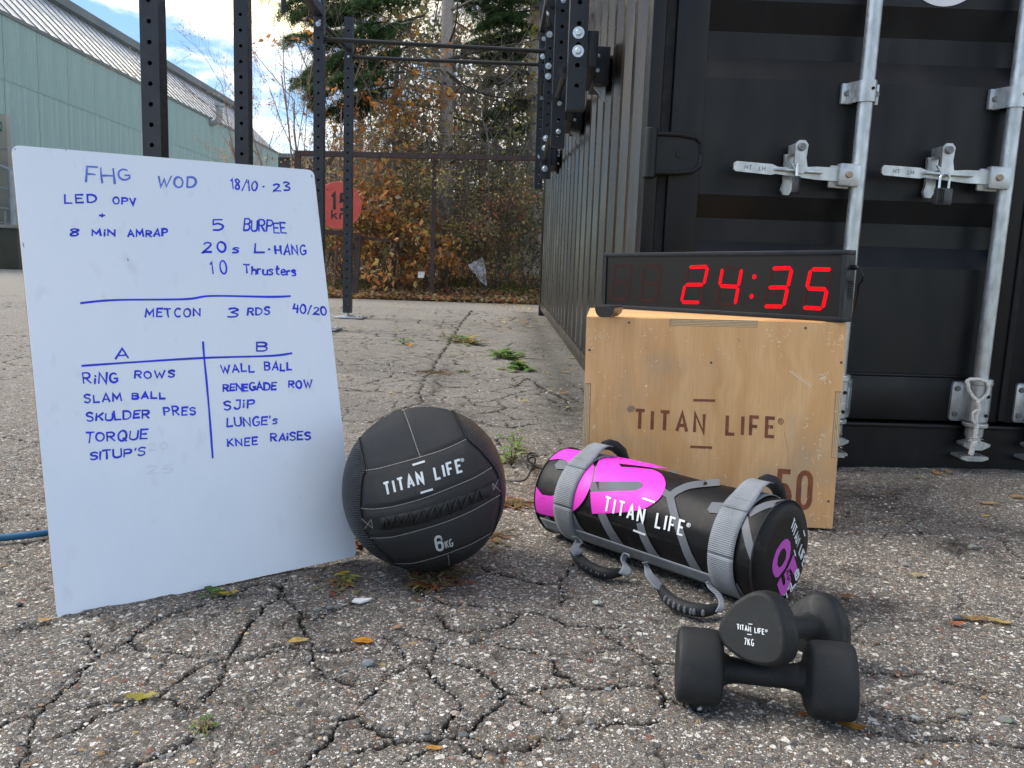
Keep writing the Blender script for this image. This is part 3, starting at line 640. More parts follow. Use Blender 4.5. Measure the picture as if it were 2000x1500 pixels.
for nm, a_ in (('crack', crk), ('damp', damp), ('stain', stain)):
    at = ground.data.attributes.new(nm, 'FLOAT', 'POINT'); at.data.foreach_set('value', a_.astype(np.float32))
def gnd(x, y):
    """height of the asphalt, relief left out"""
    return gz(y)

# loose stones lying on the asphalt, too many to count
def ico():
    bm = bmesh.new(); bmesh.ops.create_icosphere(bm, subdivisions=1, radius=1); bm.verts.index_update()
    v = np.array([w.co[:] for w in bm.verts]); f = np.array([[w.index for w in q.verts] for q in bm.faces]); bm.free(); return v, f
IV, IF = ico()
PAL = np.array([(.30, .28, .25), (.20, .195, .19), (.56, .53, .47), (.34, .21, .15), (.16, .175, .185), (.62, .60, .56), (.25, .235, .21), (.40, .31, .20), (.12, .12, .12), (.24, .27, .27)])
def stones(pts, sizes, cols, rs=np.random):
    n = len(pts); a = rs.rand(n) * 6.28; sq = .5 + .5 * rs.rand(n); fl = .35 + .35 * rs.rand(n)
    jit = 1 + (rs.rand(n, len(IV), 1) - .5) * .45; v = IV[None] * jit * np.stack([np.ones(n), sq, fl], 1)[:, None, :] * sizes[:, None, None]
    c, s_ = np.cos(a)[:, None], np.sin(a)[:, None]; x = v[..., 0] * c - v[..., 1] * s_; y = v[..., 0] * s_ + v[..., 1] * c
    v = np.stack([x, y, v[..., 2]], -1) + pts[:, None, :]
    f = (IF[None] + (np.arange(n) * len(IV))[:, None, None]).reshape(-1, 3)
    return v.reshape(-1, 3), f, np.repeat(cols, len(IV), 0)
rs = np.random.RandomState(3)
cand = np.where(fine)[0]
prob = (.10 + wide * 3.4 + 1.2 * np.clip(vnoise(xs * 5, ys * 5, 50) - .55, 0, 1) * 2) * (ys < 5.5) * np.clip(ys, 0, 3)**0
prob = prob * (ys ** 2) / (1 + ys ** 2); pick = rs.choice(len(xs), 7500, replace=False, p=prob / prob.sum())
pp = np.stack([xs[pick], ys[pick], Z[fine][pick]], 1) + np.stack([rs.randn(7500) * .004, rs.randn(7500) * .004, np.full(7500, .0004)], 1)
sz = .0014 + .0030 * rs.rand(7500) ** 3 + .0011 * (ys[pick] - 1).clip(0, 3); sz[rs.rand(7500) < .05] *= 1.7
sv, sf, scol = stones(pp, sz, PAL[rs.choice(len(PAL), 7500, p=[.16, .17, .12, .06, .12, .07, .14, .05, .06, .05])] * (.75 + .5 * rs.rand(7500, 1)))
mass('loose_gravel', sv, sf, M['stone'], scol, kind='stuff')
# ------------------------------------------------------------------ shipping container
_yaw, _pit = rad(1.26), math.atan(.027)
CR = Matrix.Rotation(_yaw, 3, 'Z') @ Matrix.Rotation(_pit, 3, 'X')
CO = Vector((.39, 2.65, 0))
cont = thing('shipping_container', CO, 'black steel shipping container with galvanised locking bars on its doors', 'container', rot=CR)
CM = cont.matrix_world.copy(); CI = CM.inverted(); _n = CR @ Vector((0, 1, 0))
def CP(x, y, yl=0.0): return CI @ on_plane(x, y, CM @ Vector((0, yl, 0)), _n)
def CB(): return MB(xf=CM)
CW_, CH_, CL_ = 2.40, 2.55, 6.06
for x0, x1, a0, a1 in ((0.0, .042, .042, .075), (CW_ - .042, CW_, CW_ - .075, CW_ - .042)):
    m = CB(); m.box((x0, .0, .12), (x1, .10, CH_ - .12), .004); m.box((a0, .055, .14), (a1, .10, CH_ - .12)); m.build('corner_post', M['cont'], cont)
for x0 in (0, CW_ - .1): CB().box((x0, CL_ - .1, .1), (x0 + .1, CL_, CH_ - .12), .004).build('rear_post', M['contside'], cont)
for x0 in (-.004, CW_ - .17):
    for y0 in (-.006, CL_ - .165):
        for z0 in (-.06, CH_ - .12):
            CB().box((x0, y0, z0), (x0 + .174, y0 + .17, z0 + .12 if z0 > 0 else .118), .006).build('corner_casting', M['cont'], cont)
m = CB(); m.box((.17, 0.0, -.03), (CW_ - .17, .12, .139)); m.build('door_sill', M['cont'], cont)
CB().box((.045, -.010, .1405), (CW_ - .045, .10, .155), .004).build('sill_lip', M['cont'], cont)
CB().box((.17, .0, CH_ - .12), (CW_ - .17, .1, CH_)).build('door_header', M['cont'], cont)
for x0, x1, nm in ((.006, .06, 'M'), (CW_ - .06, CW_ - .006, 'M')):
    m = CB(); m.box((x0, .17, .083), (x1, CL_ - .165, .165), .004); m.box((x0, .17, CH_ - .06), (x1, CL_ - .165, CH_)); m.build('side_rail', M['contside'], cont)
m = CB()
for k in range(7): m.box((.09, .55 + k * .8, .03), (.2, .67 + k * .8, .083))
m.build('cross_member', M['contside'], cont)
CB().box((.061, .1, .084), (CW_ - .061, CL_ - .1, .12)).build('floor', M['cont'], cont)
CB().box((.061, .1, CH_ - .05), (CW_ - .061, CL_ - .1, CH_ - .02)).build('roof', M['cont'], cont)
def corr(x0, depth, name):
    pts = []; y = .10
    while y < CL_ - .1:
        for dy, dx in ((0, 0), (.070, 0), (.138, depth), (.208, depth)):
            if y + dy < CL_ - .1: pts.append((x0 + dx, y + dy))
        y += .276
    pts.append((pts[-1][0], CL_ - .1))
    m = CB(); m.grid([[Vector((x, y, z)) for x, y in pts] for z in (.165, CH_ - .06)]); return m.build(name, M['contside'], cont, smooth=0, fixn=False)
corr(.012, .034, 'side_wall'); corr(CW_ - .012, -.034, 'side_wall')
CB().box((.1, CL_ - .04, .12), (CW_ - .1, CL_ - .02, CH_ - .1)).build('end_wall', M['contside'], cont)
# doors
prof = [(.3113, .014), (.66, .014), (.726, .05), (.798, .05), (.8694, .014), (1.222, .014), (1.2904, .05), (1.3658, .05), (1.4495, .014), (1.80, .014), (1.87, .05), (1.95, .05), (2.02, .014), (2.33, .014)]
XM = 1.225
def door(x0, x1):
    m = CB(); m.box((x0, .0, .165), (x0 + .098, .055, 2.42), .004); m.box((x1 - .045, .0, .165), (x1, .055, 2.42), .004)
    m.box((x0 + .098, .002, .165), (x1 - .045, .05, .3085), .002); m.box((x0 + .098, .002, 2.33), (x1 - .045, .05, 2.42), .002)
    d = m.build('door', M['cont'], cont)
    m = CB(); P = [(z, y) for z, y in prof]
    m.grid([[Vector((x, y, z)) for z, y in P] for x in (x0 + .098, x1 - .045)]); m.grid([[Vector((x, .07, z)) for z, y in P] for x in (x0 + .098, x1 - .045)])
    w = m.build('door_panel', M['cont'], cont, smooth=0, fixn=False); w.parent = d; w.matrix_world = CM
    CB().box((x0 + .100, .0, .3095), (x1 - .047, .012, .3175), .003).build('weld_bead', M['cont'], cont)
    return d
dl = door(.076, XM - .012); dr_ = door(XM + .012, CW_ - .076)
CB().box((XM - .011, -.006, .17), (XM + .011, .04, 2.41), .004).build('door_seal', M['seal'], cont)
CB().box((.046, .02, .17), (.0745, .054, 2.41)).build('door_seal', M['seal'], cont)
for zc in (.34, .985, 1.65, 2.25):
    for sx in (0, 1):
        fx = (lambda x: x) if sx == 0 else (lambda x: CW_ - x)
        m = CB(); m.cyl((fx(.012), -.016, zc - .075), (fx(.012), -.016, zc + .075), .021, n=18, bev=.003)
        m.prism([(fx(.02), zc - .066), (fx(.10), zc - .064), (fx(.155), zc - .055), (fx(.172), zc - .038), (fx(.172), zc + .038), (fx(.155), zc + .055), (fx(.10), zc + .064), (fx(.02), zc + .066)], (0, -.001, 0), (1, 0, 0), (0, 0, 1), (0, 1, 0), -.016)
        for s2 in (-1, 1):
            m.tube([(fx(.03), -.02, zc + s2 * .058), (fx(.10), -.02, zc + s2 * .057), (fx(.150), -.019, zc + s2 * .050), (fx(.168), -.017, zc + s2 * .034), (fx(.170), -.016, zc + s2 * .004)], .0072, n=8)
        m.cyl((fx(.105), -.016, zc), (fx(.105), -.021, zc), .012, n=16)
        h = m.build('hinge', M['cont'], cont)
m = CB()
c0 = CP(1850, -72, .012); m.cyl((c0.x, .0135, c0.z), (c0.x, .011, c0.z), .124, n=64); m.build('logo_disc', M['white_logo'], cont)

RODY = -.040
def rod(xt, name_first=True):
    """lock rod with guides, cams and keepers; returns x position function"""
    x = xt
    r = CB().cyl((x, RODY, .10), (x, RODY, 2.47), .0225, n=24).build('lock_rod', M['galv'], cont)
    for zb in (1.185, 1.93):
        m = CB(); w = .054
        m.box((x - .060, -.004, zb - .031), (x - .024, .0125, zb + .031), .003); m.box((x + .024, -.004, zb - .031), (x + .056, .0125, zb + .031), .003)
        rows = []
        for z in (zb - .031, zb + .031):
            rows.append([Vector((x - .045, -.006, z))] + [Vector((x + .029 * math.cos(t), RODY + .029 * math.sin(t), z)) for t in np.linspace(math.pi * 1.06, math.pi * 1.94, 12)] + [Vector((x + .045, -.006, z))])
        m.grid(rows); m.grid([[p + Vector((0, .004, 0)) for p in q] for q in rows])
        b = m.build('rod_bracket', M['galv'], cont)
        for s_ in (-1, 1):
            mm = CB(); mm.cyl((x + s_ * .0445, -.006, zb), (x + s_ * .0445, -.014, zb), .0095, n=6); mm.build('bolt', M['galvd'], b)
        CB().cyl((x + .008, RODY - .0295, zb + .006), (x + .008, RODY - .0305, zb + .006), .005, n=12).build('bolt_hole', M['hole'], cont)
    # lower guide
    m = CB(); m.box((x - .070, -.006, .170), (x + .062, .001, .300), .010)
    m.cyl((x, RODY, .176), (x, RODY, .312), .034, n=24, bev=.003); m.cyl((x, RODY, .296), (x, RODY, .316), .0375, n=24, bev=.003); m.cyl((x, RODY, .158), (x, RODY, .172), .038, n=24, bev=.003)
    m.box((x - .034, RODY, .18), (x + .034, -.003, .29)); lg_ = m.build('lower_guide', M['galv'], cont)
    for sx in (-.052, .050):
        for zb in (.192, .277): CB().cyl((x + sx, -.006, zb), (x + sx, -.013, zb), .0095, .008, n=14).build('rivet', M['galvd'], lg_)
    for zz in (.20, .262): CB().cyl((x + .012, RODY - .0335, zz), (x + .012, RODY - .0345, zz), .006, n=12).build('bolt_hole', M['hole'], lg_)
    m = CB(); m.cyl((x, RODY, .125), (x, RODY, .158), .027, n=20, bev=.003)
    m.prism([(-.044, .010), (-.042, .002), (-.018, -.010), (.018, -.010), (.042, .002), (.044, .010), (.018, .018), (-.018, .018)], (x, RODY - .026, .095), (1, 0, 0), (0, 0, 1), (0, 1, 0), .045)
    m.build('locking_cam', M['galv'], cont)
    m = CB(); m.prism([(-.046, .002), (-.044, .010), (-.016, .012), (.016, .012), (.044, .010), (.046, .002), (.024, -.005), (-.024, -.005)], (x, -.062, .052), (1, 0, 0), (0, 0, 1), (0, 1, 0), .062); m.build('cam_keeper', M['galv'], cont)
    return x
def cxz(x, y, yl): p = CP(x, y, yl); return p.x, p.z
X1 = CP(1687, 230, RODY).x; X2 = CP(1957, 410, RODY).x
rod(X1); rod(X2)
rod(XM + (XM - X2)); rod(XM + (XM - X1))
def handle(hub, tip, catch, x_rod):
    yh = -.052
    hx, hz = cxz(*hub, yh); tx, tz = cxz(*tip, yh); kx, kz = cxz(*catch, yh)
    d = Vector((tx - hx, 0, tz - hz)); Lh = d.length; d.normalize(); up = Vector((-d.z, 0, d.x)) * -1; up = up if up.z > 0 else -up; yv = Vector((0, 1, 0)); o = Vector((hx, yh, hz))
    P = lambda s, h, y=0: o + d * s + up * h + yv * y
    m = CB()
    m.prism([(0, -.020), (Lh * .25, -.021), (Lh * .46, -.016), (Lh * .62, -.013), (Lh * .66, -.017), (Lh * .98, -.014), (Lh, -.008), (Lh, .010), (Lh * .98, .016), (Lh * .66, .015), (Lh * .60, .008), (Lh * .46, .010), (Lh * .25, .018), (0, .020)], o, d, up, yv, -.009)
    m.obox(P(Lh * .42, 0, -.016), d * (Lh * .21), up * .004, yv * .011, .0025)
    a = m.build('door_handle', M['galv'], cont)
    hm = CB(); hm.obox(o + d * -.014 + yv * -.004, d * .033, up * .034, yv * .017, .006); hm.obox(o + d * .006 + up * -.006 + yv * .012, d * .033, up * .034, yv * .006, .005)
    hm.box((x_rod - .03, RODY - .012, hz - .03), (x_rod + .004, RODY + .01, hz + .03), .006); b = hm.build('handle_hub', M['galv'], cont)
    CB().cyl(o + yv * -.020 + d * -.010, o + yv * -.028 + d * -.010, .0105, n=16, bev=.002).build('rivet', mat('brass_rivet', (.33, .26, .19), .45, metal=.7), cont)
    m = CB(); kk = Vector((kx, 0, kz))
    m.prism([(-.020, -.030), (-.026, -.052), (-.018, -.068), (.000, -.068), (.010, -.050), (.012, .055), (-.022, .055)], (kx, -.012, kz), (1, 0, 0), (0, 0, 1), (0, 1, 0), .013)
    m.prism([(-.017, .0), (-.019, .06), (-.008, .072), (.010, .072), (.020, .06), (.017, .02), (.024, -.012), (.010, -.026), (-.008, -.024), (-.030, .006)], (kx + .004, -.080, kz + .018), (1, 0, 0), (0, 0, 1), (0, 1, 0), .012)
    m.box((kx - .014, -.079, kz + .050), (kx + .016, -.01, kz + .082), .003); m.build('handle_catch', M['galv'], cont)
    CB().cyl((kx + .004, -.080, kz + .070), (kx + .004, -.090, kz + .070), .0125, .0115, n=16, bev=.002).build('catch_bolt', M['galvd'], cont)
    # embossed letters
    pr = Print(lambda u, v, h: P(u, v, -.0095 - h), .0004)
    for s0, flip in ((Lh * .90, 1), (Lh * .72, -1)):
        hgt = .012 * flip; wd = -.012 * flip * (1 if d.x < 0 else -1)
        for st in text2d(['H', 'T'], (s0, -.006 * flip), (s0 + wd * 1.7, -.006 * flip), (0, hgt), .35): pr.stroke([(x, y) for x, y in st], .0018)
    q = pr.mb; q.xf = CM; pr.build('embossed_letters', M['galvd'], a)
    return Vector((kx, 0, kz))
K1 = handle((1646, 342), (1432, 325), (1553, 335), X1)
K2 = handle((1938, 348), (1720, 333), (1836, 341), X2)
def padlock(p, wide, yaw, drop, label):
    th_ = thing('padlock', CM @ Vector((p.x, -.085, p.z - drop)), label, 'padlock', 'padlocks on the container door', rot=CR @ Matrix.Rotation(rad(yaw), 3, 'Z'))
    m = MB(xf=th_.matrix_world.copy()); m.box((-wide, -.010, -.032), (wide, .010, .018), .003)
    for k in range(5): m.box((-wide + .002, -.0112 - .0001 * k, -.029 + k * .010), (-wide * .25, -.0098, -.025 + k * .010)) if False else None
    m.build('lock_body', mat('padlock_body_black', (.035, .037, .04), .3), th_)
    m = MB(xf=th_.matrix_world.copy()); rr = wide * .62; pts = [(-rr, 0, .012), (-rr, 0, .045)] + [(rr * math.cos(t), 0, .045 + rr * math.sin(t)) for t in np.linspace(math.pi, 0, 9)][1:] + [(rr, 0, .012)]
    m.tube(pts, .0038, n=10); m.build('shackle', M['zinc'], th_)
    m = MB(xf=th_.matrix_world.copy())
    for k in range(4): m.box((-wide + .003 + k * wide * .22, -.0125, -.029), (-wide + .0045 + k * wide * .22, -.0098, .015))
    m.build('body_rib', M['rubber'], th_)
c = CP(1556, 340, -.085); padlock(Vector((c.x + .001, 0, CP(1556, 356, -.085).z)), .017, 62, 0, 'small black padlock hanging edge-on from the left door handle catch')
c = CP(1841, 385, -.085); padlock(Vector((c.x, 0, CP(1841, 382, -.085).z + .004)), .0255, 8, 0, 'black padlock with long steel shackle facing the camera on the right handle catch')
# rope on the right rod
rp = [(1892, 752), (1887, 745), (1895, 741), (1912, 741), (1926, 746), (1931, 756), (1928, 770), (1916, 781), (1909, 783)]
def cpw(x, y, yl): return CM @ CP(x, y, yl)
rt = thing('rope', cpw(1908, 800, -.08), 'frayed white rope looped around the right locking bar and hanging knotted', 'rope')
m = MB(); pts = [cpw(x, y, -.082) for x, y in rp]; L1 = [cpw(x, y, -.082) for x, y in [(1889, 745), (1892, 762), (1900, 775), (1909, 783)]]
def twist(m, pts, r, turns, n=60):
    P_ = [Vector(p) for p in pts]; cum = [0]
    for a, b in zip(P_, P_[1:]): cum.append(cum[-1] + (b - a).length)
    for ph in (0, 2.09, 4.19):
        o = []
        for i in range(n + 1):
            s_ = cum[-1] * i / n; k = max(j for j in range(len(cum)) if cum[j] <= s_ + 1e-9); k = min(k, len(P_) - 2)
            t = (s_ - cum[k]) / (cum[k + 1] - cum[k]); p = P_[k].lerp(P_[k + 1], t); d = (P_[k + 1] - P_[k]).normalized(); a = d.orthogonal().normalized(); b = d.cross(a); an = ph + turns * 6.283 * i / n
            o.append(p + (a * math.cos(an) + b * math.sin(an)) * r * .55)
        m.tube(o, r * .6, n=6)
twist(m, pts, .0052, 8); twist(m, L1, .0052, 4); m.build('loop', M['rope'], rt)
m = MB(); twist(m, [cpw(x, y, -.084) for x, y in [(1909, 783), (1912, 800), (1905, 815), (1907, 835), (1903, 855)]], .0062, 7)
twist(m, [cpw(x, y, -.086) for x, y in [(1911, 800), (1900, 806), (1899, 820), (1906, 830)]], .004, 3)
twist(m, [cpw(x, y, -.086) for x, y in [(1904, 862), (1899, 876), (1896, 888)]], .0075, 3)
m.build('hanging_tail', M['rope'], rt)
m = MB()
for i in range(26):
    a = random.uniform(0, 6.28); l = random.uniform(.008, .026); p = cpw(1906, 856, -.086)
    m.tube([p, p + Vector((math.cos(a) * l * .6, random.uniform(-.006, .004), math.sin(a) * l * .35)), p + Vector((math.cos(a) * l, random.uniform(-.006, .004), math.sin(a) * l * .5 - .003))], .0009, n=4)
m.build('frayed_end', M['rope'], rt, kind='stuff')

# ------------------------------------------------------------------ pull-up rig
rig = thing('pull_up_rig', (-1.5, 5.5, .1), 'black perforated steel pull-up rig standing between asphalt and the container wall', 'pull-up rig')
PW = .0375
def post(x, y, z0, z1, phase=0.0, side=True):
    """square tube with real bolt holes in the front and back faces"""
    m = MB(); n = 10; z = z0 + phase; cell = .08
    def ring_face(zc, h, yf, flip):
        vs = [(x - PW, yf, zc - h), (x + PW, yf, zc - h), (x + PW, yf, zc + h), (x - PW, yf, zc + h)]
        hr = .0095; ring = [(x + hr * math.cos(2 * math.pi * k / 12 + math.pi / 12), yf, zc + hr * math.sin(2 * math.pi * k / 12 + math.pi / 12)) for k in range(12)]
        inn = [(p[0], yf + (.012 if not flip else -.012), p[2]) for p in ring]
        vs += ring + inn; fs = []
        q = {0: 3, 1: 0, 2: 1, 3: 2}
        # corner fans: ring index 0..11 starting at 15 deg; corners at 225,315,45,135
        cor = [(0, (6, 7, 8)), (1, (9, 10, 11)), (2, (0, 1, 2)), (3, (3, 4, 5))]
        for c, idx in cor:
            a, b, d = [4 + i for i in idx]; fs += [(c, a, b), (c, b, d)] if True else []
            nx = 4 + (idx[2] + 1) % 12; fs.append((c, d, nx, (c + 1) % 4))
        for k in range(12): j = (k + 1) % 12; fs.append((4 + k, 4 + j, 16 + j, 16 + k))
        m.add(vs, fs)
    zz = z0 + .04 + phase; zs = []
    while zz + .04 < z1: zs.append(zz); zz += cell
    for flip, yf in ((False, y - PW), (True, y + PW)):
        for c in zs: ring_face(c, .04, yf, flip)
        lo, hi = zs[0] - .04, zs[-1] + .04
        if lo - z0 > 1e-4: m.add([(x - PW, yf, z0), (x + PW, yf, z0), (x + PW, yf, lo), (x - PW, yf, lo)], [(0, 1, 2, 3)])
        if z1 - hi > 1e-4: m.add([(x - PW, yf, hi), (x + PW, yf, hi), (x + PW, yf, z1), (x - PW, yf, z1)], [(0, 1, 2, 3)])
    for sx in (-1, 1):
        xx = x + sx * PW; m.add([(xx, y - PW, z0), (xx, y + PW, z0), (xx, y + PW, z1), (xx, y - PW, z1)], [(0, 1, 2, 3)])
    for zc in (z0 + .002, z1): m.add([(x - PW, y - PW, zc), (x + PW, y - PW, zc), (x + PW, y + PW, zc), (x - PW, y + PW, zc)], [(0, 1, 2, 3)])
    m.build('upright', M['steel'], rig, smooth=30, fixn=False)
def bolt(p, n=(0, -1, 0), r=.011, washer=.019, name='bolt'):
    p = Vector(p); n = Vector(n); m = MB(); m.cyl(p, p + n * .0025, washer, n=20); m.cyl(p + n * .0025, p + n * .013, r, n=6, bev=.0015); m.build(name, M['zinc'], rig)
def baseplate(x, y):
    z = gnd(x, y); MB().box((x - .10, y - .16, z + .002), (x + .16, y + .13, z + .014), .002).build('base_plate', M['galv'], rig)
    m = MB(); m.cyl((x, y, z + .014), (x, y, z + .024), .055, n=24); m.cyl((x, y, z + .024), (x, y, z + .06), .018, n=12); m.build('levelling_foot', M['galv'], rig)
    bolt((x + .12, y - .11, z + .014), (0, 0, 1), .010, .016); bolt((x + .12, y + .09, z + .014), (0, 0, 1), .010, .016)
LY = [3.46, 4.6, 6.46, 7.58]; LX = [onY(301, 150, 3.46).x, onY(475, 150, 4.6).x, onY(625, 150, 6.46).x - .004, -1.54]
ztop = onY(683, 35, 7.58).z; zt = [3.3, 3.3, 3.1, ztop]
for i in range(4):
    g0 = gnd(LX[i], LY[i]); post(LX[i], LY[i], g0 + .045, zt[i], phase=.012 * i); baseplate(LX[i], LY[i])
def hx(px, py, Y): p = onY(px, py, Y); return p
RX = [onY(1126.5, 130, 3.46).x, onY(1091.5, 200, 4.6).x, onY(1068, 270, 6.46).x, onY(1052.5, 330, 7.58).x]
for i, (py) in enumerate((216, 289, 350, 371)):
    z0 = onY(1100, py, LY[i]).z; post(RX[i], LY[i], z0, 3.1, phase=(.05, .02, .03, .01)[i])
# long top beams (above the frame) and bars across
for i, (a, b) in enumerate(((0, 1), (1, 2), (2, 3))):
    for XX, nm in ((LX, 'L'), (RX, 'R')):
        zc = onY(628, 24, 6.46).z if (nm == 'L') else 2.75
        if i == 2 and nm == 'L': continue
        m = MB(); p0 = Vector((XX[a], LY[a] + PW, zc)); p1 = Vector((XX[b], LY[b] - PW - .006, zc)); d = (p1 - p0)
        m.obox((p0 + p1) / 2, Vector((.0355, 0, 0)), d / 2, Vector((0, 0, .0375)), .003); m.build('top_beam', M['steel'], rig)
        m = MB(); m.obox(p1 + Vector((0, .003, -.035)), Vector((PW - .001, 0, 0)), Vector((0, .003, 0)), Vector((0, 0, .10)), .001); m.build('joint_plate', M['steel'], rig)
        bolt((XX[b], LY[b] - PW - .006, zc - .095)); bolt((XX[b], LY[b] - PW - .006, zc + .06))
def bar(p0, p1, r=.0165):
    m = MB(); m.cyl(p0, p1, r, n=16); pb_ = m.build('pull_up_bar', M['bar'], rig)
    for p, q in ((p0, p1), (p1, p0)):
        d = (Vector(q) - Vector(p)).normalized(); m = MB(); m.cyl(Vector(p), Vector(p) + d * .005, .033, n=16); m.build('bar_flange', M['steel'], pb_)
z = onY(640, 77, 6.46).z; bar((LX[2] + PW, LY[2], z), (RX[2] - PW, LY[2], onY(1056, 100, 6.46).z))
z = onY(692, 112, 7.58).z; bar((LX[3] + PW, LY[3], z), (RX[3] - PW, LY[3], onY(1048, 126, 7.58).z))
z = onY(650, 45, 6.5).z; bar((LX[2], LY[2] + PW, z), (LX[3], LY[3] - PW, onY(682, 96, 7.54).z), .021)
bar((LX[0] + PW, LY[0], 3.0), (RX[0] - PW, LY[0], 3.0)); bar((LX[1] + PW, LY[1], 3.0), (RX[1] - PW, LY[1], 3.0))
m = MB(); pz = onY(548, 25, 5.5).z; m.cyl((LX[1] - .02, 5.5, 2.62), (LX[1] - .035, 5.5, pz), .017, n=14); m.build('hanging_peg', M['bar'], rig)
MB().cyl(onY(645, 4, 6.52), onY(671, 38, 7.5), .003, n=6).build('stay_wire', M['bar'], rig)
for (xa, ya, Ya, xb, yb, Yb) in ((1105, 137, 3.50, 1089, 190, 4.56), (1077, 256, 4.64, 1062, 311, 6.42), (1079, 14, 4.64, 1071, 50, 6.42), (1061, 150, 6.5, 1057, 185, 7.54), (1060, 300, 6.5, 1055, 330, 7.54)):
    a, b = onY(xa, ya, Ya), onY(xb, yb, Yb); bar(a, b, .013)
for Y_, pl in ((3.46, [(1130, 64), (1129, 100)]), (4.6, [(1100.5, 1), (1092.5, 201), (1090.5, 257), (1102, -30)]), (6.46, [(1073, 67), (1073, 25), (1071, 129), (1070.5, 149), (1066, 270), (1064, 289), (1063.5, 329)]), (7.58, [(1060, 110), (1058, 190), (1055, 305)])):
    for k, (x, y) in enumerate(pl):
        big = Y_ < 4 or Y_ > 6; p = onY(x, y, Y_ - PW); p.x = min(max(p.x, RX[LY.index(Y_)] - .02), RX[LY.index(Y_)] + .02); bolt(p, washer=.0235 if big else .014, r=.0125 if big else .010)
bolt(onY(625, 41, 6.46 - PW)); bolt(onY(681, 111, 7.58 - PW)); MB().box((LX[3] - PW, LY[3] - PW - .004, onY(681, 121, 7.54).z), (LX[3] + PW, LY[3] - PW - .0002, onY(681, 83, 7.54).z)).build('joint_plate', M['steel'], rig)
def side_x(Y, z): # outer face of container wall at Y
    l = CI @ Vector((0.3, Y, z)); return (CM @ Vector((.012, l.y, l.z))).x
for i, Y_ in enumerate(LY[:3]):
    zc = onY(1160, 98, 3.46).z; xw = side_x(Y_, zc)
    xw = side_x(Y_ + .35, zc); m = MB(); m.box((RX[i] + PW, Y_ - .02, zc - .07), (RX[i] + PW + .045, Y_ + .42, zc + .07), .003); m.build('wall_bracket', M['steel'], rig)
    m = MB(); m.box((RX[i] + PW + .0455, Y_ + .20, zc - .085), (xw - .002, Y_ + .42, zc + .070), .003); m.build('wall_plate', M['steel'], rig)
    m = MB(); m.prism([(0, 0), (.0, -.06), (-.05, 0)], (xw - .012, Y_ + .25, zc - .086), (1, 0, 0), (0, 0, 1), (0, 1, 0), .02); m.build('gusset', M['galv'], rig)
    for dz in (-.03, .03): bolt((RX[i] + PW + .065, Y_ + .1995, zc + dz), (0, -1, 0), .005, .008)
# ------------------------------------------------------------------ whiteboard
BC = [Vector(p) for p in ((-.8806, 1.4579, .793), (-.4366, 1.7862, .8046), (-.7558, 1.3174, -.0057), (-.3117, 1.6457, .006))]
bx = (BC[3] - BC[2]).normalized(); bz = (BC[0] - BC[2]).normalized(); bn = bx.cross(bz).normalized()   # bn points to the viewer side
if bn.dot(CAM - BC[2]) < 0: bn = -bn
BWd, BHt = (BC[3] - BC[2]).length, (BC[0] - BC[2]).length
brd = thing('whiteboard', BC[2] + bx * BWd / 2, 'white melamine board covered in blue handwritten workout notes', 'whiteboard')
def rpoly(w, h, r, n=5):
    o = []
    for cx_, cy_, a0 in ((w - r, h - r, 0), (r, h - r, 90), (r, r, 180), (w - r, r, 270)):
        o += [(cx_ + r * math.cos(rad(a0 + 90 * k / n)), cy_ + r * math.sin(rad(a0 + 90 * k / n))) for k in range(n + 1)]
    return o
m = MB(); m.prism(rpoly(BWd, BHt, .012), BC[2] - bn * .0035, bx, bz, bn, -.0085); m.build('hardboard_panel', M['hardboard'], brd, smooth=40)
m = MB(); m.prism(rpoly(BWd, BHt, .012), BC[2] - bn * .0030, bx, bz, bn, .003); m.build('white_face', M['board'], brd, smooth=40)
for fx_ in (.35, .65):
    tp_ = BC[2] + bx * (BWd * fx_) + bz * (BHt * .62) - bn * .013; ft_ = tp_ - Vector((bn.x, bn.y, 0)).normalized() * .16; ft_.z = .008
    m = MB(); m.tube([tp_, ft_], .008, n=8); m.build('rear_prop', M['hardboard'], brd)
fb = lambda u, v, h: on_plane(u, v, BC[2] + bn * h, bn)
def q7(*a): return [(x * .35, 250 + y * .35) for x, y in a]
def q8(*a): return [(x * .35, 700 + y * .35) for x, y in a]
hw_r = random.Random(5)
def hand(text, x0, y0, x1, y1, hh, f, mt='ink', w=4.3, gap=.26, lean=-.02):
    (ax, ay), (bx_, by_) = f((x0, y0), (x1, y1)); hh *= .35
    pr = Print(fb, .0004)
    tot = sum(G[c][0] for c in text) + gap * (len(text) - 1); x = 0
    for c in text:
        jy = hw_r.uniform(-.08, .08) * hh; sc = hw_r.uniform(.86, 1.12); tl = lean + hw_r.uniform(-.12, .14)
        for st in G[c][1]:
            P_ = []
            for p in st:
                t = (x + p[0]) / tot; yy = p[1] * sc
                P_.append((ax + (bx_ - ax) * t + tl * yy * hh + hw_r.uniform(-.25, .25), ay + (by_ - ay) * t - yy * hh + jy + hw_r.uniform(-.25, .25)))
            if len(P_) == 2: mx = ((P_[0][0] + P_[1][0]) / 2 + hw_r.uniform(-.7, .7), (P_[0][1] + P_[1][1]) / 2 + hw_r.uniform(-.7, .7)); P_ = smooth_line([P_[0], mx, P_[1]], 4)
            a_ = hw_r.uniform(0, 6)
            pr.stroke(P_, w * hw_r.uniform(.66, .82), cap=.8, wfn=lambda t, a_=a_: 1 + .22 * math.sin(a_ + t * 4))
        x += G[c][0] + gap
    pr.build('handwriting', M[mt], brd, label='blue marker writing %s' % ''.join(text).replace('0s', '0'))
hand('FH', 480, 298, 640, 305, 80, q7, 'inkl', 5); hand('G', 665, 292, 725, 290, 58, q7, 'inkl', 5)
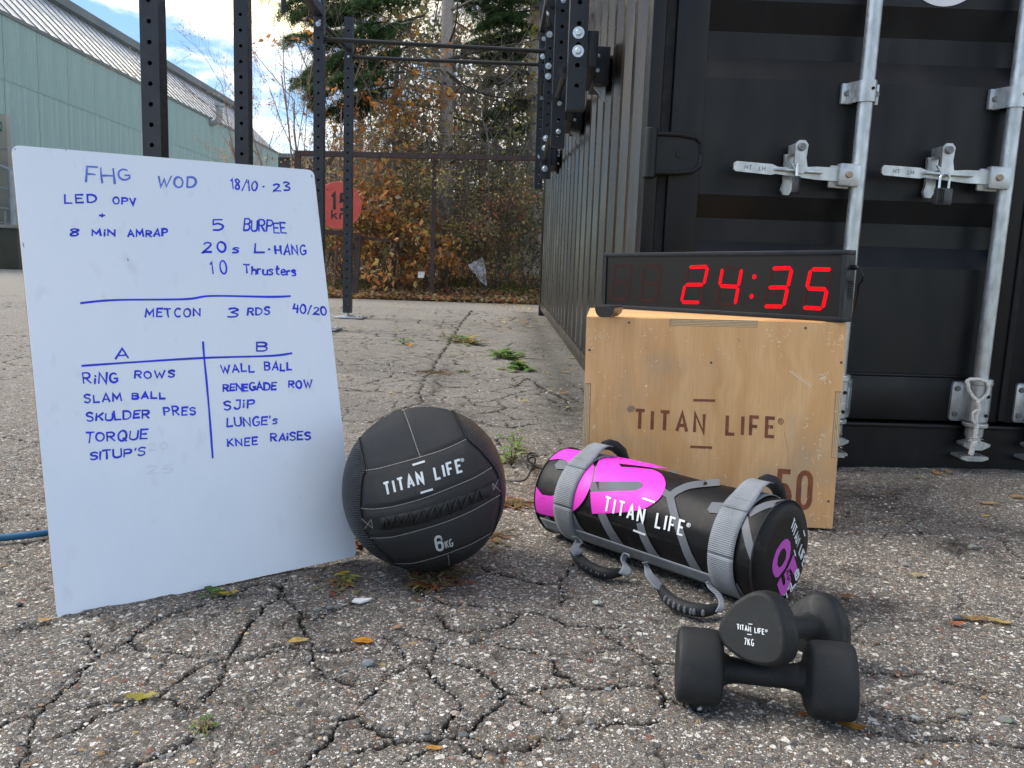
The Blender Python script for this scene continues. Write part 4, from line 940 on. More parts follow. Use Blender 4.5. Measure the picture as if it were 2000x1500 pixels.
hand('WOD', 880, 330, 1092, 325, 58, q7, 'inkl', 5); hand('18/10', 1293, 338, 1432, 352, 55, q7, 'ink', 3.6, .2); hand('.', 1466, 343, 1474, 343, 50, q7, 'ink', 4); hand('23', 1527, 350, 1620, 350, 45, q7, 'ink', 4.2)
hand('LED', 363, 418, 538, 416, 48, q7, w=4.6); hand('OPV', 632, 426, 760, 428, 40, q7, w=4.4); hand('+', 555, 500, 586, 500, 36, q7)
hand('8', 390, 603, 442, 600, 40, q7, w=4.8); hand('MiN', 515, 602, 640, 600, 36, q7, w=4.6); hand('AMRAP', 715, 606, 935, 603, 36, q7, w=4.6)
hand('5', 1190, 572, 1250, 570, 60, q7, w=4.8); hand('BURPEE', 1360, 575, 1598, 583, 60, q7, w=4.2, gap=.16)
hand('20', 1133, 697, 1262, 694, 50, q7, w=4.8, gap=.4); hand('s', 1298, 698, 1335, 697, 42, q7, w=4.6); hand('L', 1422, 694, 1475, 694, 50, q7, w=4.6); hand('.', 1500, 690, 1506, 690, 40, q7, w=5); hand('HANG', 1540, 706, 1706, 706, 50, q7, w=4.8)
hand('10', 1180, 815, 1268, 815, 66, q7, w=4.4, gap=.6); hand('Thrusters', 1362, 812, 1655, 824, 46, q7, w=4.3, gap=.17)
hand('METCON', 812, 1054, 1115, 1050, 44, q7, w=4.6); hand('3', 1270, 1055, 1330, 1055, 56, q7, w=4.6); hand('RDS', 1382, 1044, 1505, 1038, 40, q7, w=4.4); hand('40/20', 1637, 1030, 1822, 1045, 44, q7, w=4.3, gap=.2)
hand('A', 645, 1284, 716, 1278, 64, q7, w=4.8); hand('B', 1433, 1240, 1490, 1240, 50, q7, w=4.8)
hand('RiNG', 468, 140, 655, 132, 52, q8, w=4.8); hand('ROWS', 752, 110, 972, 106, 38, q8, w=4.8); hand('SLAM', 473, 247, 678, 238, 42, q8, w=4.8); hand('BALL', 738, 224, 922, 222, 34, q8, w=4.8)
hand('SKULDER', 487, 352, 832, 328, 44, q8, w=4.8, gap=.2); hand('PRES', 918, 318, 1092, 310, 44, q8, w=4.6); hand('TORQUE', 475, 468, 822, 450, 52, q8, w=4.8, gap=.2); hand("SITUP'S", 505, 568, 808, 538, 44, q8, w=4.8, gap=.18)
hand('WALL', 1235, 78, 1418, 72, 40, q8, w=4.6); hand('BALL', 1478, 68, 1628, 66, 42, q8, w=4.6); hand('RENEGADE', 1246, 182, 1542, 172, 38, q8, w=4.6, gap=.16); hand('ROW', 1612, 165, 1742, 164, 40, q8, w=4.6)
hand('SJiP', 1252, 286, 1420, 270, 44, q8, w=4.6); hand("LUNGE's", 1268, 382, 1550, 366, 44, q8, w=4.6, gap=.2); hand('KNEE', 1272, 492, 1437, 480, 42, q8, w=4.6); hand('RAiSES', 1512, 462, 1732, 452, 42, q8, w=4.6, gap=.2)
for nm, P_ in (('upper', q7((450, 977), (640, 960), (1030, 955), (1180, 937), (1500, 942), (1620, 938))), ('middle', q7((457, 1327), (700, 1310), (1135, 1283), (1500, 1272), (1628, 1257))), ('upright', q8((1133, -92), (1140, 0), (1155, 150), (1172, 350), (1187, 555)))):
    pr = Print(fb, .0004); pr.stroke(smooth_line(P_, 8), 4.0, cap=1, wfn=lambda t: 1 + .1 * math.sin(t * 17)); pr.build('ruled_line', M['ink'], brd)
hand('20', 835, 512, 930, 505, 40, q8, 'inkg', 3); hand('25', 822, 645, 965, 635, 46, q8, 'inkg', 3)
for (a, b) in (((365, 122), (372, 126)), ((1738, 262), (1742, 275)), ((712, 728), (716, 742)), ((128, 640), (134, 665)), ((80, 112), (88, 122))):
    pr = Print(fb, .0004); pr.stroke(q7(a, b), 1.2); pr.build('scuff_mark', M['hole'], brd)

# ------------------------------------------------------------------ plyometric box
BR_ = Vector((.793, 1.938, .004)); yw = rad(-6.0); tl = rad(.8)
ex = Vector((math.cos(yw) * math.cos(tl), math.sin(yw) * math.cos(tl), math.sin(tl))); ey = Vector((-math.sin(yw), math.cos(yw), 0)); ez = ex.cross(ey)
PWd, PH, PD, TH = .613, .503, .56, .018
BO = BR_ - ex * PWd; BO.z = max(BO.z, .001)
plyo = thing('plyo_box', BO, 'worn scuffed birch plywood jump box stamped in brown standing before the container', 'jump box', rot=Matrix((ex, ey, ez)).transposed())
PM = plyo.matrix_world.copy()
def PB(): return MB(xf=PM)
H, Wd = PH, PWd
z1, z2 = H - .327, H - .165; xa, xb = .200, .407
outline = [(0, 0), (Wd, 0), (Wd, z1), (Wd - .016, z1), (Wd - .016, z2), (Wd, z2), (Wd, H - .002), (xb, H - .002), (xb, H - .018), (xa, H - .018), (xa, H - .002), (0, H - .002), (0, z2), (.016, z2), (.016, z1), (0, z1)]
for yy in (0, PD - TH):
    m = PB(); vs = [(x, yy, z) for x, z in outline] + [(x, yy + TH, z) for x, z in outline]; n = len(outline)
    tri = tessellate_polygon([[Vector((x, z, 0)) for x, z in outline]])
    m.add(vs, [tuple(t) for t in tri] + [tuple(i + n for i in t[::-1]) for t in tri] + [(i, (i + 1) % n, n + (i + 1) % n, n + i) for i in range(n)])
    m.build('front_panel' if yy == 0 else 'back_panel', M['ply'], plyo, smooth=0)
m = PB(); m.box((0, TH + .0004, H - TH), (Wd, PD - TH - .0004, H), .0012); m.build('top_panel', M['ply'], plyo)
m = PB(); m.box((xa + .0008, .0012, H - .0175), (xb - .0008, TH + .0002, H - .0006)); m.build('finger_joint', M['plyz'], plyo, smooth=0)
for x0 in (0, Wd - TH):
    m = PB(); m.box((x0 + (.0006 if x0 else 0), TH + .0004, 0), (x0 + TH, PD - TH - .0004, H - TH - .0005)); m.build('side_panel', M['ply'], plyo, smooth=0)
    a_ = (.0004, .0154) if x0 == 0 else (Wd - .0154, Wd - .0004)
    m = PB(); m.box((a_[0], .0012, z1 + .0008), (a_[1], TH + .0002, z2 - .0008)); m.build('finger_joint', M['plyx'], plyo, smooth=0)
fp = lambda u, v, h: on_plane(u, v, PM @ Vector((0, -h, 0)), ey)
def c5(x, y): return (1100 + .31 * x, 450 + .31 * y)
TL_ = list('TITAN LIFE')
def titan(pr, a, b, cap, w, step=None, d1=None, d2=None, r=None, gap=.40, dw=None):
    for st in text2d(TL_, a, b, cap, gap): pr.stroke(st, w, step)
    for d in (d1, d2):
        if d: pr.stroke(list(d), dw or w, step)
    if r:
        cx_, cy_, rr = r; pr.stroke(arc(cx_, cy_, rr, rr * 1.1, 0, 360, 14), rr * .32)
        for st in G['R'][1]: pr.stroke([(cx_ - rr * .35 + p[0] * rr * 1.3, cy_ + rr * .5 - p[1] * rr) for p in st], rr * .26)
pr = Print(fp, .0003)
titan(pr, (1240, 837), (1512, 853), (1.5, -36), 6.6, None, ((1354, 781.5), (1397, 782.5)), ((1348, 872.5), (1391, 874.5)), (1525, 823, 5), gap=.46, dw=5)
pr.build('printed_lettering', M['wood_stamp'], plyo)
pr = Print(fp, .0003)
for st in text2d(['5'], (1517, 993), (1541, 995), (4, -73)): pr.stroke(st, 10)
for st in text2d(['0s'], (1558, 991), (1580, 992), (4, -68)): pr.stroke(st, 10)
pr.build('printed_number', M['wood_stamp'], plyo)
for x, y in [c5(415, 580), c5(1527, 615), c5(166, 753), c5(1752, 832), c5(932, 833), (1618, 979)]:
    p = fp(x, y, 0); MB().cyl(p + ey * .001, p - ey * .0004, .0033, n=14).build('screw', M['screw'], plyo)
    sc_o = bpy.data.objects[sorted(o.name for o in plyo.children if o.name.startswith('screw') and 'slot' not in o.name)[-1]]; m = MB(); m.obox(p - ey * .0006, ex * .0022, ez * .0004, ey * .0003); m.obox(p - ey * .0009, ez * .0022, ex * .0004, ey * .0003); m.build('screw_slot', M['hole'], sc_o)

sr_ = random.Random(12); pr = Print(fp, .0003)
def scr(cx_0, cy_0, n, sp, ln, w=1.0):
    for _ in range(n):
        x, y = sr_.gauss(cx_0, sp), sr_.gauss(cy_0, sp); a = sr_.uniform(0, 3.14); l = ln * sr_.uniform(.3, 1.2); x = min(max(x, 1149), 1645); y = max(y, 642)
        k_ = sr_.uniform(-.3, .3); pr.stroke(smooth_line([(x, y), (x + l * math.cos(a) * .5 + k_ * l * .3, y + l * math.sin(a) * .5), (x + l * math.cos(a), y + l * math.sin(a))], 3), w * sr_.uniform(.5, 1.2))
for a_ in ((1160, 645, 14, 14, 7), (1190, 690, 10, 22, 6), (1270, 645, 8, 14, 7), (1520, 655, 16, 16, 8), (1630, 660, 18, 14, 8), (1612, 735, 12, 6, 9, 1.6), (1640, 790, 8, 16, 6), (1590, 860, 20, 28, 8), (1600, 930, 12, 20, 8), (1400, 680, 6, 30, 6), (1300, 700, 10, 50, 6), (1470, 870, 12, 40, 7), (1380, 900, 12, 40, 7), (1170, 800, 10, 30, 6), (1595, 1010, 12, 18, 8)): scr(*a_)
pr.stroke([(1541, 724), (1585, 756)], 1.6); pr.stroke([(1546, 724), (1587, 752)], .8); pr.build('pale_scratches', mat('raw_wood_scratch', (.88, .74, .52), .8), plyo, kind='stuff')
pr = Print(fp, .0003); pr.fill([[(1224, 800), (1228, 793), (1236, 792), (1241, 797), (1236, 804), (1229, 806)]]); pr.stroke([(1440, 660), (1446, 668)], 1.2); pr.stroke([(1262, 679), (1263, 681)], 1.6); pr.stroke([(1400, 950), (1470, 962), (1500, 974)], .6); pr.stroke([(1532, 845), (1540, 880), (1538, 905)], .5); pr.build('dark_stains', mat('dark_wood_stain', (.33, .22, .14), .8), plyo, kind='stuff')

# ------------------------------------------------------------------ timer clock
zt_ = PM @ Vector((0, 0, PH)); ztop_ = lambda p: p
def on_top(x, y): return on_plane(x, y, PM @ Vector((0, 0, PH + .0005)), ez)
ca, cb = on_top(1176, 601), on_top(1645, 629.5); cx_ = (cb - ca).normalized(); cy_ = ez.cross(cx_).normalized(); cz_ = ez
CLn, CHt, CTh = (cb - ca).length, .168, .040
clk = thing('digital_timer', ca, 'long black digital timer showing 24:35 in red, standing on the plywood box', 'timer', rot=Matrix((cx_, cy_, cz_)).transposed())
KM = clk.matrix_world.copy()
KB = lambda: MB(xf=KM)
fr = .0115
m = KB(); m.box((0, .0, 0), (CLn, CTh, fr), .0012); m.box((0, .0, CHt - fr), (CLn, CTh, CHt), .0012); m.box((0, 0, fr), (fr, CTh, CHt - fr)); m.box((CLn - fr, 0, fr), (CLn, CTh, CHt - fr)); m.build('frame', M['frame'], clk)
m = KB(); m.box((fr, .0035, fr), (CLn - fr, .008, CHt - fr)); m.build('front_pane', M['face'], clk, smooth=0)
m = KB(); m.box((fr, .0085, fr), (CLn - fr, CTh - .002, CHt - fr)); m.build('back_cover', M['plastic'], clk, smooth=0)
m = KB()
for k in range(8): m.box((CLn + .0001, .014, .055 + k * .0055), (CLn + .0012, .032, .058 + k * .0055))
m.build('vent_slot', M['hole'], clk)
m = KB(); m.tube([(CLn, .03, .128), (CLn + .008, .03, .129), (CLn + .018, .032, .122), (CLn + .024, .034, .108), (CLn + .020, .04, .098), (CLn + .006, .05, .088), (CLn + .0, .06, .07), (CLn - .03, .10, .02)], .0028, n=8); m.cyl((CLn, .03, .128), (CLn + .010, .03, .128), .006, n=10); m.build('power_lead', M['plastic'], clk)
nk = cy_
def fk(u, v, h): return KM @ Vector((u, .0035 - h, v))
kloc = lambda x, y: (lambda p: (p.x, p.z))(KM.inverted() @ on_plane(x, y, KM @ Vector((0, .0035, 0)), nk))
dig = {'2': 'abged', '4': 'fgbc', '3': 'abgcd', '5': 'afgcd', '8': ''}
def digit(bl, br, tl_, on):
    """bl, br, tl_: corners of the segment centre-lines in picture coordinates"""
    B, Rr, T = [Vector(kloc(*c5(*q))) for q in (bl, br, tl_)]
    U, Vv = Rr - B, T - B; w = .0095; P = lambda a, b: B + U * a + Vv * b
    S = {'a': ((0, 1), (1, 1)), 'b': ((1, 1), (1, .5)), 'c': ((1, .5), (1, 0)), 'd': ((0, 0), (1, 0)), 'e': ((0, .5), (0, 0)), 'f': ((0, 1), (0, .5)), 'g': ((0, .5), (1, .5))}
    d = None
    for lit in (True, False):
        pr = Print(fk, .0006 if lit else .0003)
        for k, (p, q) in S.items():
            if (k in on) != lit: continue
            a, b = P(*p), P(*q); dd = (b - a).normalized(); n = Vector((-dd.y, dd.x)); a += dd * .0013; b -= dd * .0013; h = w / 2
            pr.fill([[tuple(a), tuple(a + dd * h + n * h), tuple(b - dd * h + n * h), tuple(b), tuple(b - dd * h - n * h), tuple(a + dd * h - n * h)]])
        if pr.mb.v: pr.build('lit_segment' if lit else 'unlit_segment', M['led'] if lit else M['ledoff'], clk)
digit((300, 430), (400, 435), (330, 222), ''); digit((482, 438), (583, 444), (512, 224), '')
digit((745, 452), (862, 454), (793, 231), dig['2']); digit((965, 462), (1083, 470), (1006, 236), dig['4'])
digit((1265, 478), (1389, 480), (1316, 240), dig['3']); digit((1508, 486), (1636, 493), (1562, 245), dig['5'])
pr = Print(fk, .0006)
for q in ((1205, 292), (1188, 415)): c_ = kloc(*c5(*q)); pr.fill([arc(c_[0], c_[1], .0062, .0062, 0, 345, 20)])
pr.build('colon_dot', M['led'], clk)
pr = Print(fk, .0003)
for q in ((895, 455), (1118, 462), (1432, 480), (420, 435), (610, 440)): c_ = kloc(*c5(*q)); pr.fill([arc(c_[0], c_[1], .0035, .0035, 0, 345, 14)])
pr.build('unlit_dot', M['ledoff'], clk)

# ------------------------------------------------------------------ remote control
ra = on_top(1162, 620); rx = Matrix.Rotation(rad(-14), 3, 'Z') @ ex; ry_ = ez.cross(rx)
rem = thing('remote_control', ra, 'small black remote control lying on the left front corner of the plywood box', 'remote control')
w_ = .050
rows = []
for t, hs in ((0, 1), (.03, 1), (.06, 1), (.092, 1)):
    sec = [(-.02, .023), (-.01, .017), (.07, .008), (.22, .001), (.50, 0), (.78, .001), (.93, .008), (1.01, .017), (1.02, .023), (.96, .025), (.5, .0255), (.04, .025)]
    rows.append([ra + rx * (x * w_ * .9) + ry_ * t + ez * (z + .0006) for x, z in sec])
m = MB(); m.grid(rows, closed=True); m.add(rows[0], [tuple(range(12))]); m.add(rows[-1], [tuple(range(12))]); m.build('shell', M['plastic'], rem, smooth=50)
m = MB()
for i in range(3):
    for j in range(5): c_ = ra + rx * (w_ * (.22 + .23 * i)) + ry_ * (.018 + .013 * j) + ez * .0232; m.cyl(c_, c_ + ez * .0016, .0036, n=10)
m.build('button', M['printg'], rem)
m = MB(); m.prism([(.08, .005), (.84, .005), (.86, .082), (.06, .082)], ra + ez * .0242, rx * w_, ry_, ez, .0012); m.build('top_plate', M['galv'], rem, smooth=0)

# ------------------------------------------------------------------ medicine ball
RB = .1655; BCn = onZ(829.5, 953, RB - .001)
ball = thing('wall_ball', (BCn.x, BCn.y, 0), 'black stitched six kilogram exercise ball leaning against the whiteboard edge', 'exercise ball')
vd = (CAM - BCn).normalized(); sx_ = _R - vd * _R.dot(vd); sx_.normalize(); sy_ = vd.cross(sx_) * -1; sy_ = sy_ if sy_.dot(_U) > 0 else -sy_
def cb_(x, y): return (640 + .26667 * x, 760 + .26667 * y)
seams = {
 'L': [(215, 330), (228, 365), (250, 470), (275, 595), (255, 640), (241, 760), (240, 872), (265, 1020), (310, 1092), (390, 1190), (490, 1278), (530, 1300)],
 'R': [(915, 140), (930, 165), (975, 250), (1012, 335), (1025, 365), (1120, 450), (1210, 560), (1250, 640), (1270, 770), (1265, 880), (1240, 980), (1215, 1042), (1195, 1075)],
 '1': [(275, 595), (360, 583), (450, 560), (640, 508), (860, 438), (1025, 362)], '2': [(240, 872), (340, 878), (500, 855), (700, 800), (900, 722), (1080, 645), (1210, 568)],
 '3': [(310, 1092), (460, 1085), (640, 1042), (860, 975), (1060, 890), (1270, 770)], '4': [(490, 1278), (620, 1275), (800, 1230), (980, 1165), (1100, 1110), (1215, 1042)],
 'T': [(548, 132), (570, 190), (610, 300), (650, 420), (680, 500)], 'B': [(880, 1212), (888, 1260), (892, 1310)]}
def disc(p): v = p - BCn; return (v.dot(sx_) / RB, v.dot(sy_) / RB)
SD = {k: [disc(on_sphere(*cb_(x, y), BCn, RB)) for x, y in subdiv(v, 25)] for k, v in seams.items()}
def xat(line, v):
    for a, b in zip(line, line[1:]):
        if (a[1] - v) * (b[1] - v) <= 0 and a[1] != b[1]: return a[0] + (b[0] - a[0]) * (v - a[1]) / (b[1] - a[1])
    return None
def yat(line, u):
    if u <= line[0][0]: return line[0][1]
    for a, b in zip(line, line[1:]):
        if a[0] <= u <= b[0]: return a[1] + (b[1] - a[1]) * (u - a[0]) / (b[0] - a[0] + 1e-9)
    return line[-1][1]
def panel(u, v, front=True):
    if not front: return 'back'
    l = xat(SD['L'], v); r = xat(SD['R'], v)
    if l is None: l = SD['L'][0][0] if v > 0 else SD['L'][-1][0]
    if r is None: r = SD['R'][0][0] + (v - SD['R'][0][1]) * -.5 if v > 0 else SD['R'][-1][0] + (v - SD['R'][-1][1]) * .6
    if u < l: return 'left'
    if u > r: return 'right'
    for k, nm in (('1', 'top'), ('2', 'logo'), ('3', 'lace'), ('4', 'weight')):
        if v > yat(SD[k], u): return nm
    return 'bottom'
ALLS = np.array([p for l in SD.values() for p in subdiv(l, .02)])
bd = {}
NU, NV = 260, 150
SU, SV = sx_, sy_
def bdir(i, j): th_, ph = math.pi * j / NV, 2 * math.pi * i / NU; return sx_ * (math.sin(th_) * math.cos(ph)) + sy_ * (math.sin(th_) * math.sin(ph)) + vd * math.cos(th_)
cache = []
for j in range(NV + 1):
    row = []
    for i in range(NU):
        d = bdir(i, j); u, v = d.dot(sx_), d.dot(sy_); q = np.hypot(ALLS[:, 0] - u, ALLS[:, 1] - v).min() * RB if d.dot(vd) > 0 else .05
        r = RB - .0030 * math.exp(-(q / .0055) ** 2) + .0012 * math.sin(3.1 * u + 2) * math.cos(4.3 * v) + .0008 * math.sin(9 * u + 5 * v) * math.exp(-(q / .03) ** 2)
        p = BCn + d * r
        if p.z < .0015: p.z = .0015
        row.append((p, u, v))
    cache.append(row)
for j in range(NV):
    for i in range(NU):
        k = (i + 1) % NU; qd = [cache[j][i], cache[j][k], cache[j + 1][k], cache[j + 1][i]]
        bd.setdefault(panel(sum(q[1] for q in qd) / 4, sum(q[2] for q in qd) / 4, j < NV * .53), []).append(qd)
for nm, quads in bd.items():
    m = MB(); ids = {}; a_ = {'left': 96, 'right': 38}.get(nm, -16 if nm != 'top' else -14); ca_, sa_ = math.cos(rad(a_)), math.sin(rad(a_))
    for qd in quads:
        f = []
        for p, u, v in qd:
            key = (round(p.x, 6), round(p.y, 6), round(p.z, 6))
            if key not in ids:
                ids[key] = len(m.v); m.v.append(p); bw = math.asin(max(-1, min(1, v))) if nm == 'left' else (math.asin(max(-1, min(1, v))) if nm != 'right' else 0)
                uu, vv = u * RB * 1.15, v * RB * 1.15; m.uv.append((uu * ca_ - vv * sa_, uu * sa_ + vv * ca_))
            f.append(ids[key])
        f = list(dict.fromkeys(f))
        if len(f) > 2: m.f.append(tuple(f))
    m.build(nm + '_panel' if nm not in ('left', 'right') else 'side_panel', M['balls'] if nm in ('left', 'right') else M['ballw'], ball, smooth=80)
def brad(p): u, v = disc(p); return RB + .0012 * math.sin(3.1 * u + 2) * math.cos(4.3 * v) + .0008 * math.sin(9 * u + 5 * v)
def onb(u, v, h): p = on_sphere(u, v, BCn, RB); return on_sphere(u, v, BCn, brad(p) + h)
fsl = lambda u, v, h: onb(u, v, h + .0002)
for k, v in seams.items():
    pr = Print(lambda u, v_, h: onb(u, v_, h - .002), .0002); pts = subdiv([cb_(*p) for p in smooth_line(v, 4)], 1.2)
    pr2 = Print(lambda u, v_, h: onb(u, v_, h - .0014), .0002)
    i = 0
    while i + 3 < len(pts): pr2.stroke([pts[i], pts[i + 1], pts[i + 2], pts[i + 3]], 1.15 if k not in 'LR' else .85); i += 4
    pr2.build('seam_stitching', M['thread'], ball)
    if k in 'LR' : m = MB(); m.tube([onb(x, y, -.0012) for x, y in pts[::3]], .0017, n=6); m.build('piping', M['rubber'], ball)
pr = Print(fsl, .0004)
titan(pr, cb_(425, 776), cb_(986, 600), (-4.6, -22.5), 4.5, 6, (cb_(621, 556), cb_(711, 528)), (cb_(680, 761), cb_(771, 733)), (*cb_(986, 519), 2.9), gap=.42, dw=4)
pr.build('printed_lettering', M['print'], ball)
pr = Print(fsl, .0004)
for st in text2d(['6s'], cb_(805, 1185), cb_(848, 1172), (-5.5, -26)): pr.stroke(st, 4.8, 4)
for st in text2d(['K', 'G'], cb_(868, 1166), cb_(918, 1148), (-2.6, -13.5), .25): pr.stroke(st, 2.3, 4)
pr.build('printed_weight', M['printg'], ball)
# lacing
m = MB(); up_, dn_ = [(380, 945), (480, 925), (600, 900), (690, 878), (790, 846), (880, 815), (960, 785), (1040, 760), (1110, 735), (1175, 705)], [(395, 1032), (450, 1028), (540, 1012), (630, 998), (720, 978), (820, 945), (905, 915), (985, 880), (1060, 842), (1190, 790)]
rows = []
for t in np.linspace(0, 1, 60):
    i = min(int(t * 9), 8); f = t * 9 - i; U1 = [up_[i][q] * (1 - f) + up_[i + 1][q] * f for q in (0, 1)]; D1 = [dn_[i][q] * (1 - f) + dn_[i + 1][q] * f for q in (0, 1)]
    row = []
    for s_ in np.linspace(0, 1, 9):
        b_ = math.sin(math.pi * s_); puff = .0008 + .0055 * b_ ** .6 * (.65 + .35 * abs(math.sin(t * 9 * math.pi)))
        row.append(on_sphere(*cb_(U1[0] * (1 - s_) + D1[0] * s_, U1[1] * (1 - s_) + D1[1] * s_), BCn, RB + puff))
    rows.append(row)
m.grid(rows); m.build('lace_pad', M['rubber'], ball, smooth=60)
m = MB(); U2 = [(420, 940), (500, 920), (600, 898), (690, 878), (790, 846), (880, 815), (960, 783), (1040, 758), (1110, 728)]; D2 = [(450, 1030), (540, 1012), (630, 998), (725, 976), (820, 944), (905, 914), (985, 882), (1062, 842), (1135, 805)]
for i in range(9):
    for (a, b) in ((U2[i], D2[i]), (U2[i], D2[i - 1]) if i else (U2[0], (400, 1025)), ):
        m.tube([on_sphere(*cb_(a[0] + (b[0] - a[0]) * t, a[1] + (b[1] - a[1]) * t), BCn, RB + .0035 + .0055 * math.sin(math.pi * t)) for t in np.linspace(0, 1, 7)], .0019, n=6)
m.build('lace_cord', M['webd'] if False else M['rubber'], ball)
for poly in ([(245, 948), (392, 943), (402, 1030), (268, 1026)], [(1162, 705), (1250, 662), (1268, 752), (1188, 793)]):
    pr = Print(lambda u, v, h: on_sphere(u, v, BCn, RB + .0016 + h), .0002); pr.fill([[cb_(*q) for q in poly]], 5); pr.build('lace_tab', M['rubber'], ball)
    pr = Print(lambda u, v, h: on_sphere(u, v, BCn, RB + .0024 + h), .0002); a, b, c, d = poly if poly[0][0] < 300 else (poly[1], (1208, 690), (1215, 740), poly[2])
    if poly[0][0] < 300: b, c = (318, 955), (330, 1020)
    for p, q in ((a, c), (b, d), (b, c)): pr.stroke([cb_(*p), cb_(*q)], .7, 5)
    pr.build('seam_stitching', M['thread'], ball)

# ------------------------------------------------------------------ sandbag
RS = .100
e_r = onZ(1533, 1084, RS + .001); e_l = onZ(1078, 965, RS + .001); ax_ = (e_r - e_l); ax_.z = 0; LS = ax_.length; ax_.normalize()
ax_ = Matrix.Rotation(rad(-5), 3, 'Z') @ ax_; LS += .012; e_l = e_r - ax_ * LS
up3 = Vector((0, 0, 1)); sd3 = up3.cross(ax_); sd3 = sd3 if sd3.dot(CAM - e_r) > 0 else -sd3
bag = thing('sandbag', ((e_l + e_r) / 2).xy.to_3d(), 'black and pink cylindrical sandbag with grey webbing straps and handles', 'sandbag')
def cylp(s_, th_, r): return e_r - ax_ * s_ + sd3 * (r * math.cos(th_)) + up3 * (r * math.sin(th_))
prof_ = [(.000, .0, 0), (.000, .070, 0), (.002, .090, 0), (.006, .0965, 0), (.010, .0985, 0), (.013, RS, 0)] + [(.013 + (LS - .026) * k / 24, RS, 0) for k in range(1, 25)] + [(LS - .008, .0975, 0), (LS - .003, .090, 0), (LS - .0, .07, 0), (LS, 0, 0)]
m = MB(); NT = 96; rows = []; uv = []
for s_, r, _ in prof_[1:-1]:
    rows.append([cylp(s_, 2 * math.pi * k / NT, r - (.0024 * float(vnoise(np.array([s_ * 22 + 3]), np.array([6 * math.sin(2 * math.pi * k / NT) + 9]), 5)[0]) if .02 < s_ < LS - .02 else 0)) for k in range(NT)]); uv += [(s_, 2 * math.pi * k / NT * RS) for k in range(NT)]
m.grid(rows, closed=True, uv=uv); m.add([cylp(0, 2 * math.pi * k / NT, .07) for k in range(NT)], [tuple(range(NT))], uvs=[(0, 0)] * NT); m.add([cylp(LS, 2 * math.pi * k / NT, .07) for k in range(NT)], [tuple(range(NT))], uvs=[(0, 0)] * NT)
m.build('bag_body', M['bagw'], bag, smooth=50)
m = MB(); m.tube([cylp(.0105, t, RS + .0006) for t in np.linspace(0, 2 * math.pi, 97)], .0018, n=6, caps=False); m.build('seam_piping', M['rubber'], bag); m = MB(); m.tube([cylp(LS - .0105, t, RS + .0006) for t in np.linspace(0, 2 * math.pi, 97)], .0018, n=6, caps=False); m.build('seam_piping', M['rubber'], bag)
c2 = lambda x, y: (1020 + .3 * x, 820 + .3 * y)
C2 = lambda l: [c2(*p) for p in l]
def fc(u, v, h):
    p = on_cyl(u, v, e_r, ax_, RS + h); s_ = (e_r - p).dot(ax_)
    if s_ < .012: p -= ax_ * (.012 - s_)
    if s_ > LS - .012: p += ax_ * (s_ - LS + .012)
    return p
pr = Print(fc, .0007)
for pl, w in (([(468, 300), (452, 400), (480, 480), (520, 620), (580, 740), (665, 862)], 15), ([(900, 450), (960, 490), (1010, 460), (1100, 425), (1285, 405)], 13), ([(960, 490), (985, 600), (1030, 740), (1080, 880), (1150, 1000), (1185, 1045)], 15),
              ([(765, 670), (790, 760), (850, 870), (930, 960)], 14), ([(315, 610), (360, 700), (440, 785)], 12), ([(1442, 630), (1480, 820), (1552, 1015)], 16), ([(1475, 612), (1600, 552), (1765, 538)], 13), ([(1378, 1075), (1425, 1160)], 14), ([(150, 630), (190, 690)], 10)):
    pr.stroke([c2(*p) for p in smooth_line(pl, 5)], w, 5)
pr.fill([C2([(945, 330), (1010, 336), (1025, 346), (985, 347)])], 5); pr.fill([C2([(1205, 580), (1235, 535), (1315, 540), (1300, 612), (1220, 604)])], 5)
pr.fill([C2([(500, 404), (770, 404), (785, 425), (765, 460), (500, 468)])], 5); pr.fill([C2([(210, 292), (240, 262), (300, 262), (290, 322), (222, 318)])], 5)
pr.build('grey_stripe_print', M['greyprint'], bag)
pr = Print(fc, .0011)
pr.fill([C2([(530, 222), (700, 256), (850, 289), (948, 315), (850, 311), (730, 296), (630, 284), (642, 306), (740, 311)] + smooth_line([(845, 322), (905, 352), (932, 405), (925, 455), (885, 520), (800, 575), (700, 598), (580, 607), (455, 612)], 5) + [(446, 540), (443, 470), (600, 464)] + smooth_line([(735, 460), (776, 442), (784, 418), (760, 403)], 5) + [(610, 403), (462, 403), (475, 320), (500, 260)])], 6)
pr.fill([C2([(165, 262), (185, 225), (240, 190), (300, 188), (380, 200)] + smooth_line([(430, 225), (458, 268), (463, 330), (440, 440), (385, 545), (305, 612), (240, 625)], 5) + [(190, 628), (120, 612), (72, 590), (70, 520), (88, 432), (130, 487), (190, 496), (250, 470), (300, 380), (305, 300), (290, 262), (230, 254)])], 6)
pr.build('pink_number_print', M['pink'], bag)
pr = Print(fc, .0018)
titan(pr, c2(528, 590), c2(1043, 752), (4.5, -27), 4.0, 6, (C2([(782, 509), (862, 536)])), (C2([(722, 718), (802, 749)])), (*c2(1083, 685), 3.4), gap=.42, dw=3.8)
pr.build('printed_lettering', M['print'], bag)
